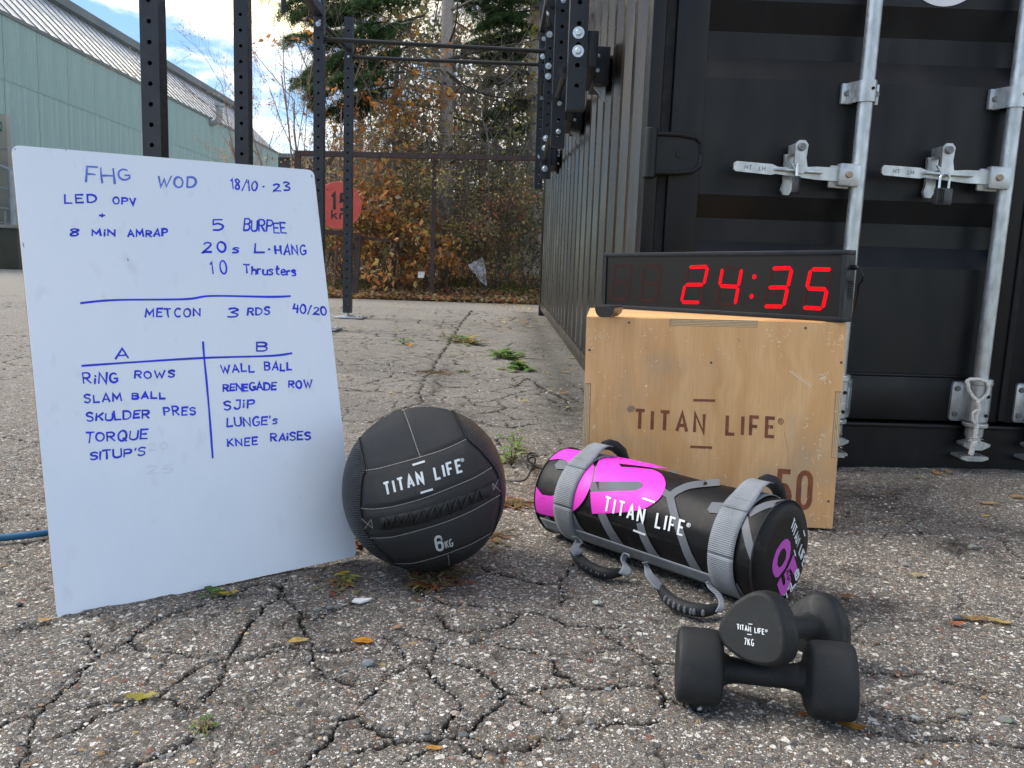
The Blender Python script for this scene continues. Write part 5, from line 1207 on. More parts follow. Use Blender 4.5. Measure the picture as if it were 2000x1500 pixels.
# cap print
fcap = lambda u, v, h: on_plane(u, v, e_r + ax_ * h, ax_)
c8 = lambda x, y: (1420 + .17333 * x, 960 + .17333 * y)
C8 = lambda l: [c8(*p) for p in l]
pr = Print(fcap, .0006); titan(pr, c8(720, 398), c8(856, 850), (6.0, -17.5), 2.1, None, C8([(862, 435), (878, 503)]), C8([(757, 658), (772, 727)]), (*c8(893, 790), 1.4), gap=.3, dw=2.2)
pr.build('printed_lettering', M['print'], bag); pr = Print(fcap, .0006)
for t, a, b in (('1', (655, 1228), (680, 1195)), ('1', (700, 1165), (722, 1130)), ('L', (735, 1098), (775, 1040)), ('B', (778, 1000), (815, 935))):
    a, b = c8(*a), c8(*b)
    for st in text2d([t], a, b, (-3.5 if t != 'B' else -2.2, -12.5)): pr.stroke(st, 2.9)
pr.build('printed_weight', M['print'], bag)
pr = Print(fcap, .0006)
pr.fill([C8([(685, 535), (712, 570), (720, 640), (705, 740), (650, 870), (580, 962), (548, 968), (522, 930), (508, 870), (515, 790), (555, 665), (615, 570), (655, 537)]), C8([(650, 640), (668, 680), (660, 760), (625, 825), (590, 862), (567, 830), (572, 745), (605, 668), (630, 642)])])
pr.fill([C8([(750, 708), (792, 862), (752, 942), (735, 905), (712, 862), (703, 900), (720, 990), (708, 1080), (660, 1150), (618, 1176), (598, 1150), (563, 1045), (606, 962), (632, 1062), (655, 1045), (655, 985), (640, 935), (690, 850)])])
pr.build('magenta_number_print', M['magenta'], bag)
pr = Print(fcap, .0012)
for st in text2d(['K', 'G'], c8(668, 905), c8(688, 1000), (7, -5), .3): pr.stroke(st, 1.4)
pr.build('printed_unit', M['hole'], bag)
# webbing: ring straps, lengthwise strap, loops, grips
def ribbon(paths, name, material, closed=False, th_=.0018, scale=1.0, uvd=0):
    """paths: two edge polylines -> strap with thickness"""
    A, B = paths; n = len(A); m = MB(); rows = []; uv = []
    nr_ = 5; cum = 0
    for i in range(n):
        if i: cum += (A[i] - A[i - 1]).length
        rows.append([A[i].lerp(B[i], k / nr_) for k in range(nr_ + 1)]); uv += [((cum, k / nr_ * (A[i] - B[i]).length) if uvd == 0 else (k / nr_ * (A[i] - B[i]).length, cum)) for k in range(nr_ + 1)]
    m.grid(rows, uv=uv); o = m.build(name, material, bag, smooth=60, fixn=False)
    md = o.modifiers.new('thickness', 'SOLIDIFY'); md.thickness = th_; md.offset = 0; return o
def s_of(x, y): return (e_r - on_cyl(x, y, e_r, ax_, RS)).dot(ax_)
sR0, sR1 = s_of(*c2(1500, 600)), s_of(*c2(1340, 560)); sR0 = max(sR0, .075); wR = min(.055, max(.045, sR1 - sR0))
sr = (s_of(*c2(1395, 800)), s_of(*c2(1232, 740))); sl_ = (s_of(*c2(375, 400)), s_of(*c2(240, 400)))
print('bag', LS, 'ring R', sr, 'ring L', sl_)
for (s0, s1) in (sr, sl_):
    T = np.linspace(0, 2 * math.pi, 90)
    ribbon(([cylp(s0, t, RS + .0028) for t in T], [cylp(s1, t, RS + .0028) for t in T]), 'ring_strap', M['web'])
    sw = s1 - s0
    # carrying handle over the top: leaves the ring in front, arcs up and back down behind
    th0 = rad(66); pth = [(66, .004), (72, .006), (79, .011), (88, .019), (97, .024), (105, .024)]
    T2 = []; 
    for a_, b_ in zip(pth, pth[1:]):
        for k in range(5): T2.append((a_[0] + (b_[0] - a_[0]) * k / 5, a_[1] + (b_[1] - a_[1]) * k / 5))
    T2.append(pth[-1])
    ribbon(([cylp(s0 + sw * (.0 + .10 * k / len(T2)), rad(t), RS + h + .001) for k, (t, h) in enumerate(T2)], [cylp(s1 - sw * (.0 + .18 * k / len(T2)), rad(t), RS + h + .001) for k, (t, h) in enumerate(T2)]), 'handle_webbing', M['web'])
    patch = [cylp(s0, rad(t), RS + .0048) for t in (52, 56, 60, 66, 70)], [cylp(s1, rad(t), RS + .0048) for t in (52, 56, 60, 66, 70)]
    ribbon(patch, 'stitched_patch', M['web'])
    m = MB(); sm_ = (s0 + s1) / 2; gp = [cylp(sm_, rad(t), RS + h) for t, h in ((102, .023), (110, .028), (120, .031), (132, .032), (144, .027), (155, .018))]
    m.tube(gp, .0125, n=14, rs=[.010, .0125, .0135, .0135, .0125, .010]); m.build('handle_grip', M['rubber'], bag, smooth=60)
    T3 = [(150, .02), (158, .012), (166, .004)]
    ribbon(([cylp(s0 + sw * .2, rad(t), RS + h) for t, h in T3], [cylp(s1 - sw * .2, rad(t), RS + h) for t, h in T3]), 'handle_webbing', M['web'])
# lengthwise straps front-bottom and back
for tc_, wd_ in ((-37, 20), (150, 17)):
    S_ = np.linspace(.055 if tc_ < 0 else .06, LS - .02, 40)
    ribbon(([cylp(s_, rad(tc_ + wd_ / 2), RS + .0016) for s_ in S_], [cylp(s_, rad(tc_ - wd_ / 2), RS + .0016) for s_ in S_]), 'long_strap', M['web'])
def webpx(A_, B_, zA, zB, name='handle_webbing'):
    A2, B2 = smooth_line(A_, 5), smooth_line(B_, 5); n = min(len(A2), len(B2))
    ribbon(([onZ(*c2(*A2[i]), zA[0] + (zA[1] - zA[0]) * i / (n - 1)) for i in range(n)], [onZ(*c2(*B2[i]), zB[0] + (zB[1] - zB[0]) * i / (n - 1)) for i in range(n)]), name, M['web'])
# front side handles lying on the ground
webpx([(322, 762), (352, 772), (330, 812), (316, 850), (334, 886)], [(350, 762), (392, 795), (372, 826), (398, 862), (372, 880)], (.060, .030), (.064, .026))
webpx([(700, 880), (660, 868), (640, 905), (652, 950), (624, 1000)], [(700, 900), (690, 890), (675, 925), (716, 985), (690, 1022)], (.060, .018), (.052, .012))
webpx([(780, 930), (794, 950), (800, 1010), (845, 1075), (895, 1112)], [(820, 925), (822, 950), (860, 1010), (905, 1050), (925, 1088)], (.055, .020), (.055, .018))
webpx([(1195, 1060), (1215, 1098), (1258, 1140), (1280, 1190), (1258, 1250)], [(1212, 1050), (1240, 1085), (1298, 1140), (1318, 1210), (1300, 1256)], (.050, .018), (.052, .012))
for gpx, slots in (([(340, 868), (370, 905), (420, 950), (490, 985), (560, 1002), (640, 992)], [(395, 962), (425, 980), (452, 992), (478, 1002), (502, 1010), (528, 1015)]),
                   ([(900, 1098), (935, 1145), (990, 1190), (1060, 1220), (1140, 1238), (1210, 1240), (1268, 1222)], [(958, 1178), (984, 1195), (1012, 1210), (1042, 1222), (1070, 1230), (1100, 1238), (1130, 1242), (1162, 1244)])):
    zc_ = .0155; P_ = [onZ(*c2(*p), zc_) for p in smooth_line(gpx, 5)]; n = len(P_)
    m = MB(); m.tube(P_, .0118, n=16, rs=[.0085 + .0035 * min(1, 4 * i / n, 4 * (n - 1 - i) / n) for i in range(n)]); g_o = m.build('handle_grip', M['rubber'], bag, smooth=60)
    m = MB()
    for sx2, sy2 in slots:
        q = onZ(*c2(sx2, sy2), .014); k = min(range(1, n - 1), key=lambda i: (P_[i] - q).length); d = (P_[k + 1] - P_[k - 1]).normalized(); c_ = P_[k]
        nn = (CAM - c_); nn -= d * nn.dot(d); nn.normalize(); nn = (nn - up3 * .35).normalized(); s3 = d.cross(nn)
        big = .0030 if len(slots) > 6 else .0014; Lh_ = .0062 if len(slots) > 6 else .0024
        m.tube([c_ + nn * (.0112) - s3 * Lh_, c_ + nn * .0122 - s3 * Lh_ * .5, c_ + nn * .0124, c_ + nn * .0122 + s3 * Lh_ * .5, c_ + nn * .0112 + s3 * Lh_], big, n=8, rs=[big * .4, big, big, big, big * .4])
    m.build('grip_insert', M['greyprint'], g_o)

# ------------------------------------------------------------------ dumbbells
def dumbbell(p0, p1, R0, spin, label, scale=1.0, hl=.064):
    """p0, p1: outer end-face centres"""
    p0, p1 = Vector(p0), Vector(p1); d = (p1 - p0).normalized(); Ln = (p1 - p0).length
    t = thing('dumbbell', (p0 + p1) / 2, label, 'dumbbell', 'pair of black dumbbells')
    a = Vector((0, 0, 1)); a = (a - d * a.dot(d)).normalized(); b = d.cross(a)
    def sec(s_, r, tri):
        o = []
        for k in range(72):
            th_ = 2 * math.pi * k / 72; ph = th_ - spin
            # rounded triangle
            q = (ph + math.pi / 3) % (2 * math.pi / 3) - math.pi / 3
            rr = r * ((1 - tri) + tri * min(1.0, .845 / max(.5, math.cos(q)) ) if False else (1 - tri * .16 * (1 - math.cos(3 * ph)) * .5 - tri * .015 * (1 - math.cos(6 * ph))))
            o.append(p0 + d * s_ + a * (rr * math.cos(th_)) + b * (rr * math.sin(th_)))
        return o
    for e in (0, 1):
        S_ = [(.0, .86, 1), (.0008, .91, 1), (.0028, .952, 1), (.006, .976, 1), (.014, .99, 1), (hl * .5, 1.0, 1), (hl - .014, .988, 1), (hl - .006, .968, 1), (hl - .002, .92, 1), (hl, .83, .9), (hl + .004, .42, .2), (hl + .012, .335, 0)]
        rows = [sec(s_ if e == 0 else Ln - s_, R0 * r, tr_) for s_, r, tr_ in S_]
        m = MB(); m.grid(rows, closed=True); n = len(m.v); m.add(rows[0], [tuple(range(72))]); m.build('weight_head', M['rubber'], t, smooth=50)
    m = MB(); rows = []
    for k in range(17):
        u = k / 16; s_ = hl + .008 + (Ln - 2 * hl - .016) * u; rows.append(sec(s_, .0165 + .0028 * math.exp(-((u - .0) / .12) ** 2) + .0028 * math.exp(-((u - 1) / .12) ** 2) + .0008 * math.sin(math.pi * u), 0))
    m.grid(rows, closed=True); m.build('handle', M['rubber'], t, smooth=50); return t, d
RD = .0565
f0, f1 = onZ(1318, 1308, .0500), onZ(1676, 1344, .0515)
f0 = onY(1320, 1310, 1.112); f1 = onY(1664, 1340, 1.072); f0.z = f1.z = .0535
db1, _ = dumbbell(f0, f1, RD, 0.0, 'black rubber dumbbell lying flat on the asphalt in front, under the other', hl=.062)
g0 = onY(1471, 1230, 1.062); g1_ = onY(1607, 1226, 1.262); g1_.z = .053
print('db2', g0, g1_, (g1_ - g0).length, 'db1', f0, f1, (f1 - f0).length)
db2, dd = dumbbell(g0, g1_, .0545, rad(4), 'black seven kilogram dumbbell propped across the handle of the front one', hl=.052)
fd = lambda u, v, h: on_plane(u, v, g0 - dd * h, dd)
c3 = lambda x, y: (1280 + .22 * x, 1100 + .22 * y)
pr = Print(fd, .0006); titan(pr, c3(726, 584), c3(966, 632), (-.4, -9.6), 1.75, None, (c3(825, 538), c3(862, 542)), (c3(815, 630), c3(855, 635)), (*c3(985, 600), 2.2), gap=.3, dw=1.5)
for st in text2d(['7', 'K', 'G'], c3(792, 722), c3(872, 735), (-.2, -12.5), .42): pr.stroke(st, 1.6)
pr.build('printed_lettering', M['print'], db2)

# ------------------------------------------------------------------ hose, cable
hs = thing('hose', onZ(40, 1050, 0), 'blue rubber hose lying on the asphalt behind the whiteboard at left', 'hose')
pts = [(-1.9, 1.50), (-1.5, 1.55), (-1.25, 1.615), (-1.0795, 1.675), (-1.0, 1.722), (-.93, 1.78), (-.80, 1.90), (-.72, 2.05)]
m = MB(); sp = smooth_line(pts, 6); m.tube([(x, y, .0085) for x, y in sp], .0075, n=12); m.build('hose_tube', M['hose'], hs, smooth=60)
cbt = thing('power_cable', onZ(1030, 915, 0), 'thin tangled black power cable between the ball and the sandbag', 'cable')
c9 = lambda x, y: (960 + .16 * x, 820 + .16 * y)
def cable(l, z0=.003, zs=None):
    P_ = smooth_line([c9(*p) for p in l], 6); n = len(P_)
    return [onZ(x, y, z0 + (0 if zs is None else zs * math.sin(math.pi * i / n))) for i, (x, y) in enumerate(P_)]
m = MB(); m.tube(cable([(60, 735), (180, 740), (300, 745), (390, 740), (440, 700), (480, 620), (520, 540), (535, 490), (520, 462), (480, 462), (450, 490), (440, 560), (455, 600), (490, 620), (525, 590), (530, 560), (480, 530), (430, 500)], .004, .02), .0028, n=8)
m.tube(cable([(385, 475), (360, 430), (370, 408), (430, 410), (500, 432), (545, 438), (550, 425), (510, 405), (460, 412), (440, 450), (440, 520), (500, 560), (560, 580), (640, 610), (760, 640)], .010, .03), .0026, n=8)
m.tube(cable([(430, 495), (470, 520), (520, 550), (545, 575)], .008), .0034, n=8); m.build('cable_cord', M['plastic'], cbt, smooth=60)
# ------------------------------------------------------------------ industrial hall at the left
hall = thing('industrial_hall', (-17.75, 40, .2), 'long industrial hall with green patinated cladding and a glazed roof strip behind the rig', 'building')
HX = lambda Y: -17.75
eave, joint = 8.75, 6.62
Ys = np.arange(22, 61, 1.02)
def sheet_mesh(w, h):
    pts = []; n = 8
    for k in range(n * 4 + 1): pts.append(((0, .0, .028, .028)[k % 4] if k < n * 4 else 0, w * k / (n * 4)))
    me = MB(); me.grid([[Vector((x, y, z)) for x, y in pts] for z in (0, h)]); return me
shared = {}
for row, (z0_, z1_) in enumerate(((.2, joint + .03), (joint + .0, eave))):
    for k, y in enumerate(Ys):
        if row not in shared:
            mm = sheet_mesh(.995, z1_ - z0_); me_o = mm.build('cladding_sheet', M['clad'], None, smooth=0, fixn=False); shared[row] = me_o.data; o = me_o
        else: o = bpy.data.objects.new('cladding_sheet', shared[row]); COL.objects.link(o)
        o.parent = hall; o.matrix_world = Matrix.Translation((-17.75 + (.004 if k % 2 else 0) + (.02 if row else 0), y, z0_))
MB().box((-18.6, 22, .2), (-17.80, 61.7, eave)).build('wall_core', M['brown_bldg'], hall, smooth=0)
MB().box((-17.85, 22, eave), (-17.66, 61.7, eave + .13)).build('eave_gutter', M['roof'], hall, smooth=0)
gp0, gp1 = Vector((-17.80, 0, eave + .13)), Vector((-20.6, 0, eave + 2.9))
gme = None
for k, y in enumerate(np.arange(22, 61, .80)):
    if gme is None:
        m = MB(); dv = gp1 - gp0; m.add([gp0 + Vector((0, .03, 0)), gp0 + Vector((0, .77, 0)), gp1 + Vector((0, .77, 0)), gp1 + Vector((0, .03, 0))], [(0, 1, 2, 3)]); o = m.build('roof_pane', M['glaz'], None, smooth=0, fixn=False); gme = o.data
        bar_ = MB(); n_ = dv.normalized().cross(Vector((0, 1, 0))).normalized(); n_ = n_ if n_.z > 0 else -n_
        bar_.obox((gp0 + gp1) / 2 + n_ * .012, dv / 2, Vector((0, .018, 0)), n_ * .014); b_o = bar_.build('glazing_bar', M['roof'], None, smooth=0); bme = b_o.data; b = b_o
    else:
        o = bpy.data.objects.new('roof_pane', gme); COL.objects.link(o); b = bpy.data.objects.new('glazing_bar', bme); COL.objects.link(b)
    o.parent = hall; o.matrix_world = Matrix.Translation((0, y, 0)); b.parent = hall; b.matrix_world = Matrix.Translation((0, y, 0))
m = MB(); dv = (gp1 - gp0); m.obox(gp1 + Vector((-.15, 41.5, .18)), Vector((.35, 0, .10)), Vector((0, 20, 0)), Vector((-.06, 0, .22))); m.build('roof_ridge_cap', M['roof'], hall, smooth=0)
m = MB(); m.add([gp1 + Vector((-.3, 22, .2)), gp1 + Vector((-.3, 61.5, .2)), gp1 + Vector((-14, 61.5, 2.2)), gp1 + Vector((-14, 22, 2.2))], [(0, 1, 2, 3)]); m.build('roof_sheet', M['roof'], hall, smooth=0)
m = MB(); m.add([(-17.8, 61.6, .2), (-17.8, 61.6, eave + .1), (-20.6, 61.6, eave + 2.9), (-34, 61.6, eave + 5), (-34, 61.6, .2)], [(0, 1, 2, 3, 4)]); m.build('gable_wall', M['clad'], hall, smooth=0)
vp = onY(410, 240, 48.2)
m = MB(); q = Vector((-17.5, 48.2, eave - .12)); m.tube([q + Vector((-.55, 0, -.05)), q + Vector((-.1, 0, -.05)), q + Vector((.18, 0, .02)), q + Vector((.32, 0, .22)), q + Vector((.34, 0, .85))], .19, n=14)
m.cyl(q + Vector((.34, 0, .85)), q + Vector((.34, 0, 1.0)), .29, n=16); m.build('vent_pipe', M['copperpipe'], hall, smooth=50)

ramp = thing('loading_ramp_wall', (-19, 28, .2), 'dark mossy concrete retaining wall of a loading ramp left of the whiteboard', 'retaining wall')
x1 = onY(36, 500, 27.6).x; z1_ = onY(20, 446, 27.6).z
MB().box((-26, 27.6, .1), (x1, 34, z1_), .03).build('ramp_block', M['concd'], ramp)
MB().box((-26, 27.55, z1_), (x1 + .05, 34, z1_ + .12), .02).build('coping', M['conc'], ramp)
pan = thing('concrete_panel_wall', (-20, 28.4, .2), 'pale stained concrete wall panel with a small green sign at the left edge', 'wall')
xx = onY(17, 330, 28.4).x; MB().box((-26, 28.4, z1_ + .1), (xx, 28.62, onY(10, 222, 28.4).z), .02).build('panel_slab', M['conc'], pan)
p = onY(0, 247, 28.38); MB().box((p.x - .35, 28.36, p.z - .15), (p.x + .05, 28.395, p.z + .15)).build('green_plaque', mat('green_sign_enamel', (.015, .16, .09), .5), pan)
pr = Print(lambda u, v, h: onY(u, v, 28.355), 0); pr.stroke([(.5, 243), (1.3, 242), (1.3, 251)], .7); pr.build('plaque_digit', M['white_logo'], pan)
rail = thing('ramp_railing', (-17.4, 27.8, z1_), 'grey tubular steel railing on top of the loading ramp wall', 'railing')
def rl(x0, y0, x1_, y1_, r): m = MB(); m.cyl(onY(x0, y0, 27.8), onY(x1_, y1_, 27.8), r, n=10); m.build('rail_tube', M['railing'], rail)
rl(-120, 288, 16, 290, .035); rl(-120, 283, 24, 333, .055); rl(-120, 340, 24, 372, .045); rl(-120, 385, 30, 411, .045); rl(-120, 424, 30, 438, .03)
for x in (-90, -40, 10): m = MB(); m.cyl(onY(x, 411, 27.8), onY(x, 446, 27.8), .04, n=10); m.build('rail_post', M['railing'], rail)
m = MB(); m.cyl(onY(21, 332, 27.8), onY(25, 446, 27.8), .10, n=12); m.build('rail_post', M['railing'], rail)

far = thing('distant_building', (-15, 75, .2), 'low dark brown building on the horizon behind the bare shrub', 'building')
a, b = onY(500, 306, 75), onY(650, 310, 75); m = MB(); m.box((a.x, 75, .2), (b.x + 8, 85, a.z), 0); m.build('wall', M['brown_bldg'], far, smooth=0)
MB().box((a.x, 74.8, a.z), (b.x + 8, 85, a.z + .35)).build('roof_edge', M['roof'], far, smooth=0)

# ------------------------------------------------------------------ rusty frame and sign
YF = 10.7
frm = thing('rusty_frame', (-1.2, YF, .2), 'rusty steel post and beam frame standing in front of the thicket', 'steel frame')
def fb_(x0, y0, x1_, y1_, w, nm, Y=YF): 
    a, b = onY(x0, y0, Y), onY(x1_, y1_, Y); d = (b - a); m = MB(); up = Vector((0, 1, 0)).cross(d).normalized(); m.obox((a + b) / 2, d / 2, Vector((0, w * .8, 0)), up * w); m.build(nm, M['rust'], frm)
fb_(576, 299, 1075, 310, .032, 'cross_beam'); fb_(582, 300, 577, 560, .035, 'frame_post'); fb_(640, 322, 655, 298, .02, 'brace'); fb_(849, 310, 843, 570, .026, 'frame_post', YF + .1)
fb_(592, 447, 706, 461, .028, 'low_beam', YF - .15); fb_(700, 461, 694, 572, .035, 'frame_post', YF - .1); fb_(705, 464, 760, 470, .018, 'side_bracket', YF)
sg = thing('speed_sign', onY(661, 446, 10.3), 'round red sign reading 15 km behind the rig posts', 'sign')
sc_ = onY(661, 401, 10.35); r_ = 44.5 * 10.35 / 1600
m = MB(); m.cyl(sc_ + Vector((0, .006, 0)), sc_ - Vector((0, .006, 0)), r_, n=64, bev=.003); m.build('sign_disc', M['sign_red'], sg)
fsg = lambda u, v, h: onY(u, v, 10.343 - h)
pr = Print(fsg, .001); 
for st in text2d(['1', '5'], (648, 409), (682, 411), (0, -31), .32): pr.stroke(st, 6)
for st in text2d(['k', 'm'], (648, 427), (681, 429), (0, -17), .22): pr.stroke(st, 3)
pr.build('sign_lettering', M['sign_black'], sg)
for x, y in ((640, 370), (636, 432)): p = fsg(x, y, .001); MB().cyl(p, p - Vector((0, .004, 0)), .008, n=10).build('sign_bolt', M['sign_black'], sg)

# ------------------------------------------------------------------ leaf bank, woodland
def bank_z(x, y): return .2 + np.clip((y - 11.0) / 3.2, 0, 1) * .55
bx_ = np.linspace(-4.7, 7, 80); by_ = np.linspace(10.95, 30, 70); BX, BY = np.meshgrid(bx_, by_)
BZ = bank_z(BX, BY) + np.clip((BY - 16.5) / 8, 0, 1) * 2.2 + (vnoise(BX * 2, BY * 2, 61) - .5) * .16 * np.clip((BY - 11) * 2, 0, 1) - .03 * (BY < 11.1)
idx = np.arange(BX.size).reshape(BX.shape); F = np.stack([idx[:-1, :-1], idx[:-1, 1:], idx[1:, 1:], idx[1:, :-1]], -1).reshape(-1, 4)
M['soil'] = mat('leafy_soil', (.060, .042, .026), .95, var=.4, vscale=6, bump=.03, bscale=25)
mass('woodland_floor', np.stack([BX.ravel(), BY.ravel(), BZ.ravel()], 1), F, M['soil'], smooth=True, kind='structure')
def leaves_np(P_, size, cols, rs, flat=0.0, elong=1.6):
    """folded four-corner leaves"""
    n = len(P_); d = rs.randn(n, 3); d[:, 2] *= (1 - flat); d /= np.linalg.norm(d, axis=1)[:, None]
    u = rs.randn(n, 3); u[:, 2] += flat * 4; s = np.cross(d, u); s /= np.linalg.norm(s, axis=1)[:, None]; nn = np.cross(s, d)
    L_ = size[:, None]; w = L_ / elong
    v = np.stack([P_ - d * L_ * .5, P_ + s * w * .5 - d * L_ * .08 + nn * L_ * .12, P_ + d * L_ * .5, P_ - s * w * .5 - d * L_ * .02 + nn * L_ * .12], 1)
    f = np.array([[0, 1, 2, 3]])[None] + (np.arange(n) * 4)[:, None, None]
    return v.reshape(-1, 3), f.reshape(-1, 4), np.repeat(cols, 4, 0)
def pal(rs, n, cols, w, j=.3):
    c = np.array(cols)[rs.choice(len(cols), n, p=np.array(w) / sum(w))]; return np.clip(c * (1 - j + 2 * j * rs.rand(n, 1)), 0, 1)
OR, YE, BRN, GR, OL, RD_, DG = (.52, .235, .085), (.54, .42, .13), (.27, .20, .135), (.15, .20, .07), (.28, .25, .10), (.46, .09, .05), (.055, .085, .042)
rsL = np.random.RandomState(21)
n = 16000; y = 10.98 + 3.0 * rsL.rand(n) ** 1.4; x = rsL.uniform(-4.6, 1.6, n); P_ = np.stack([x, y, bank_z(x, y) + .01 + .05 * rsL.rand(n)], 1)
v, f, c = leaves_np(P_, .03 + .05 * rsL.rand(n), pal(rsL, n, [BRN, OR, YE, (.50, .36, .22), RD_, OL], [4, 2.2, 1.6, 5, .8, 1]), rsL, .6, 1.4); mass('leaf_litter', v, f, M['leaf'], c, kind='stuff')
n = 700; y = rsL.uniform(3.2, 11.2, n); x = np.where(rsL.rand(n) < .6, .05 + rsL.randn(n) * .22 - .0 * y, rsL.uniform(-2.6, .3, n)); k_ = (rsL.rand(n) < np.clip((y - 2.5) / 8, 0, 1) ** 1.6) & (x < .28); x, y = x[k_], y[k_]; n = len(x)
P_ = np.stack([x, y, np.array([gz(q) for q in y]) + .008], 1); v, f, c = leaves_np(P_, .018 + .03 * rsL.rand(n), pal(rsL, n, [YE, (.62, .48, .22), OR, BRN], [4, 4, 2, 2]), rsL, .85, 1.7); mass('scattered_leaf_litter', v, f, M['leaf'], c, kind='stuff')
n = 1500; x = rsL.uniform(-4, 1.2, n); y = rsL.uniform(11.0, 12.1, n); kz = (vnoise(x * 1.3, y * 1.3, 71) > .5); x, y = x[kz], y[kz]; n = len(x)
gm = MB()
Vg, Fg, Cg = [], [], []
for i in range(n):
    bz0 = float(bank_z(x[i], y[i]))
    for j in range(5):
        a_ = rsL.rand() * 6.28; h_ = .05 + .10 * rsL.rand(); px_, py_ = x[i] + rsL.randn() * .02, y[i] + rsL.randn() * .02; o_ = len(Vg)
        Vg += [(px_ - .004, py_, bz0), (px_ + .004, py_, bz0), (px_ + math.cos(a_) * h_ * .5, py_ + math.sin(a_) * h_ * .5, bz0 + h_)]; Fg.append((o_, o_ + 1, o_ + 2)); g_c = (.10 + .1 * rsL.rand(), .15 + .08 * rsL.rand(), .04); Cg += [g_c] * 3
mass('verge_grass', Vg, Fg, M['leaf'], np.array(Cg), kind='stuff')

class Wood:
    """limbs as tapered tubes, twig tips remembered for leaves"""
    def __init__(s, seed): s.r = random.Random(seed); s.V = []; s.F = []; s.C = []; s.tips = []; s.n = 0
    def limb(s, pts, r0, r1, col, n=6):
        pts = [Vector(p) for p in pts]; m_ = len(pts); prev = None; o = s.n
        for i, p in enumerate(pts):
            d = (pts[min(i + 1, m_ - 1)] - pts[max(i - 1, 0)]); d = d.normalized() if d.length > 1e-6 else Vector((0, 0, 1))
            a = d.orthogonal().normalized() if prev is None or (prev - d * prev.dot(d)).length < 1e-4 else (prev - d * prev.dot(d)).normalized(); prev = a; b = d.cross(a); rr = r0 + (r1 - r0) * i / (m_ - 1)
            for k in range(n): t = 2 * math.pi * k / n; q = p + a * (rr * math.cos(t)) + b * (rr * math.sin(t)); s.V.append(q[:]); s.C.append(tuple(c * (1 + .0) for c in col))
        for i in range(m_ - 1):
            for k in range(n): j = (k + 1) % n; s.F.append((o + i * n + k, o + i * n + j, o + (i + 1) * n + j, o + (i + 1) * n + k))
        s.n += m_ * n
    def grow(s, p, d, ln, r, depth, col, wob=.25, up=.1, split=(2, 4), spread=.6, seg=5, ratio=.62, mind=0):
        p = Vector(p); d = Vector(d).normalized(); pts = [p.copy()]
        for i in range(seg):
            d = (d + Vector((s.r.gauss(0, wob), s.r.gauss(0, wob), s.r.gauss(0, wob) + up)) * (1 / seg) * 1.6).normalized(); p = p + d * (ln / seg); pts.append(p.copy())
        s.limb(pts, r, max(r * .45, .0012), col, 6 if r > .02 else 4 if r > .006 else 3)
        if depth <= mind: s.tips += [(q, d.copy()) for q in pts[2:]]
        if depth <= 0: return
        for i in range(s.r.randint(*split)):
            k = s.r.randint(max(1, seg // 3), seg); q = pts[k]; nd = (d + Vector((s.r.gauss(0, spread), s.r.gauss(0, spread), s.r.gauss(0, spread * .8) + up))).normalized()
            s.grow(q, nd, ln * ratio * s.r.uniform(.75, 1.2), max(r * .5 * (1 - .3 * k / seg), .0015), depth - 1, col, wob, up, split, spread, seg, ratio, mind)
    def build(s, name, parent): 
        me_m = M['bark']; return mass(name, s.V, s.F, me_m, np.array(s.C), parent, smooth=True)
def crown(name, parent, w, rs, per, spread, size, cols, wts, elong=1.6, keep=1.0, flat=0):
    T_ = np.array([t[0][:] for t in w.tips]); cl_ = vnoise(T_[:, 0] * 4.2 + T_[:, 1] * 2, T_[:, 2] * 4.2, 3) * .65 + vnoise(T_[:, 0] * 11, T_[:, 2] * 11 + T_[:, 1] * 5, 4) * .35; T_ = T_[rs.rand(len(T_)) < keep * np.clip((cl_ - .34) * 7, 0, 1.6)]; P_ = np.repeat(T_, per, 0) + rs.randn(len(T_) * per, 3) * spread; n = len(P_)
    v, f, c = leaves_np(P_, size[0] + (size[1] - size[0]) * rs.rand(n), pal(rs, n, cols, wts), rs, flat, elong); return mass(name, v, f, M['leaf'], c, parent)
GB, PB_, DB = (.20, .18, .16), (.46, .41, .375), (.06, .052, .045)
total_leaf = 0
# bare young tree at the left, in front of the sky
w = Wood(4); rt_ = thing('bare_tree', (-2.75, 11.6, .3), 'almost bare young tree with pinkish twigs against the bright sky', 'tree')
for (sx3, dx, dz, ln) in ((-2.75, -.25, 1, 2.6), (-2.9, -.45, 1, 2.3), (-2.55, .05, 1, 2.5), (-3.3, -.3, 1, 2.1), (-2.7, -.7, 1, 2.0), (-3.0, -.15, 1, 2.9)):
    w.grow((sx3, 11.6, .3), (dx, 0, dz), ln, .022, 4, (.30, .20, .16), wob=.22, up=.10, split=(3, 4), spread=.48, seg=6, ratio=.55)
w.build('branches', rt_); crown('leaves', rt_, w, np.random.RandomState(1), 1, .02, (.022, .038), [(.55, .34, .24), (.50, .25, .12), YE], [5, 3, 1], keep=.3)

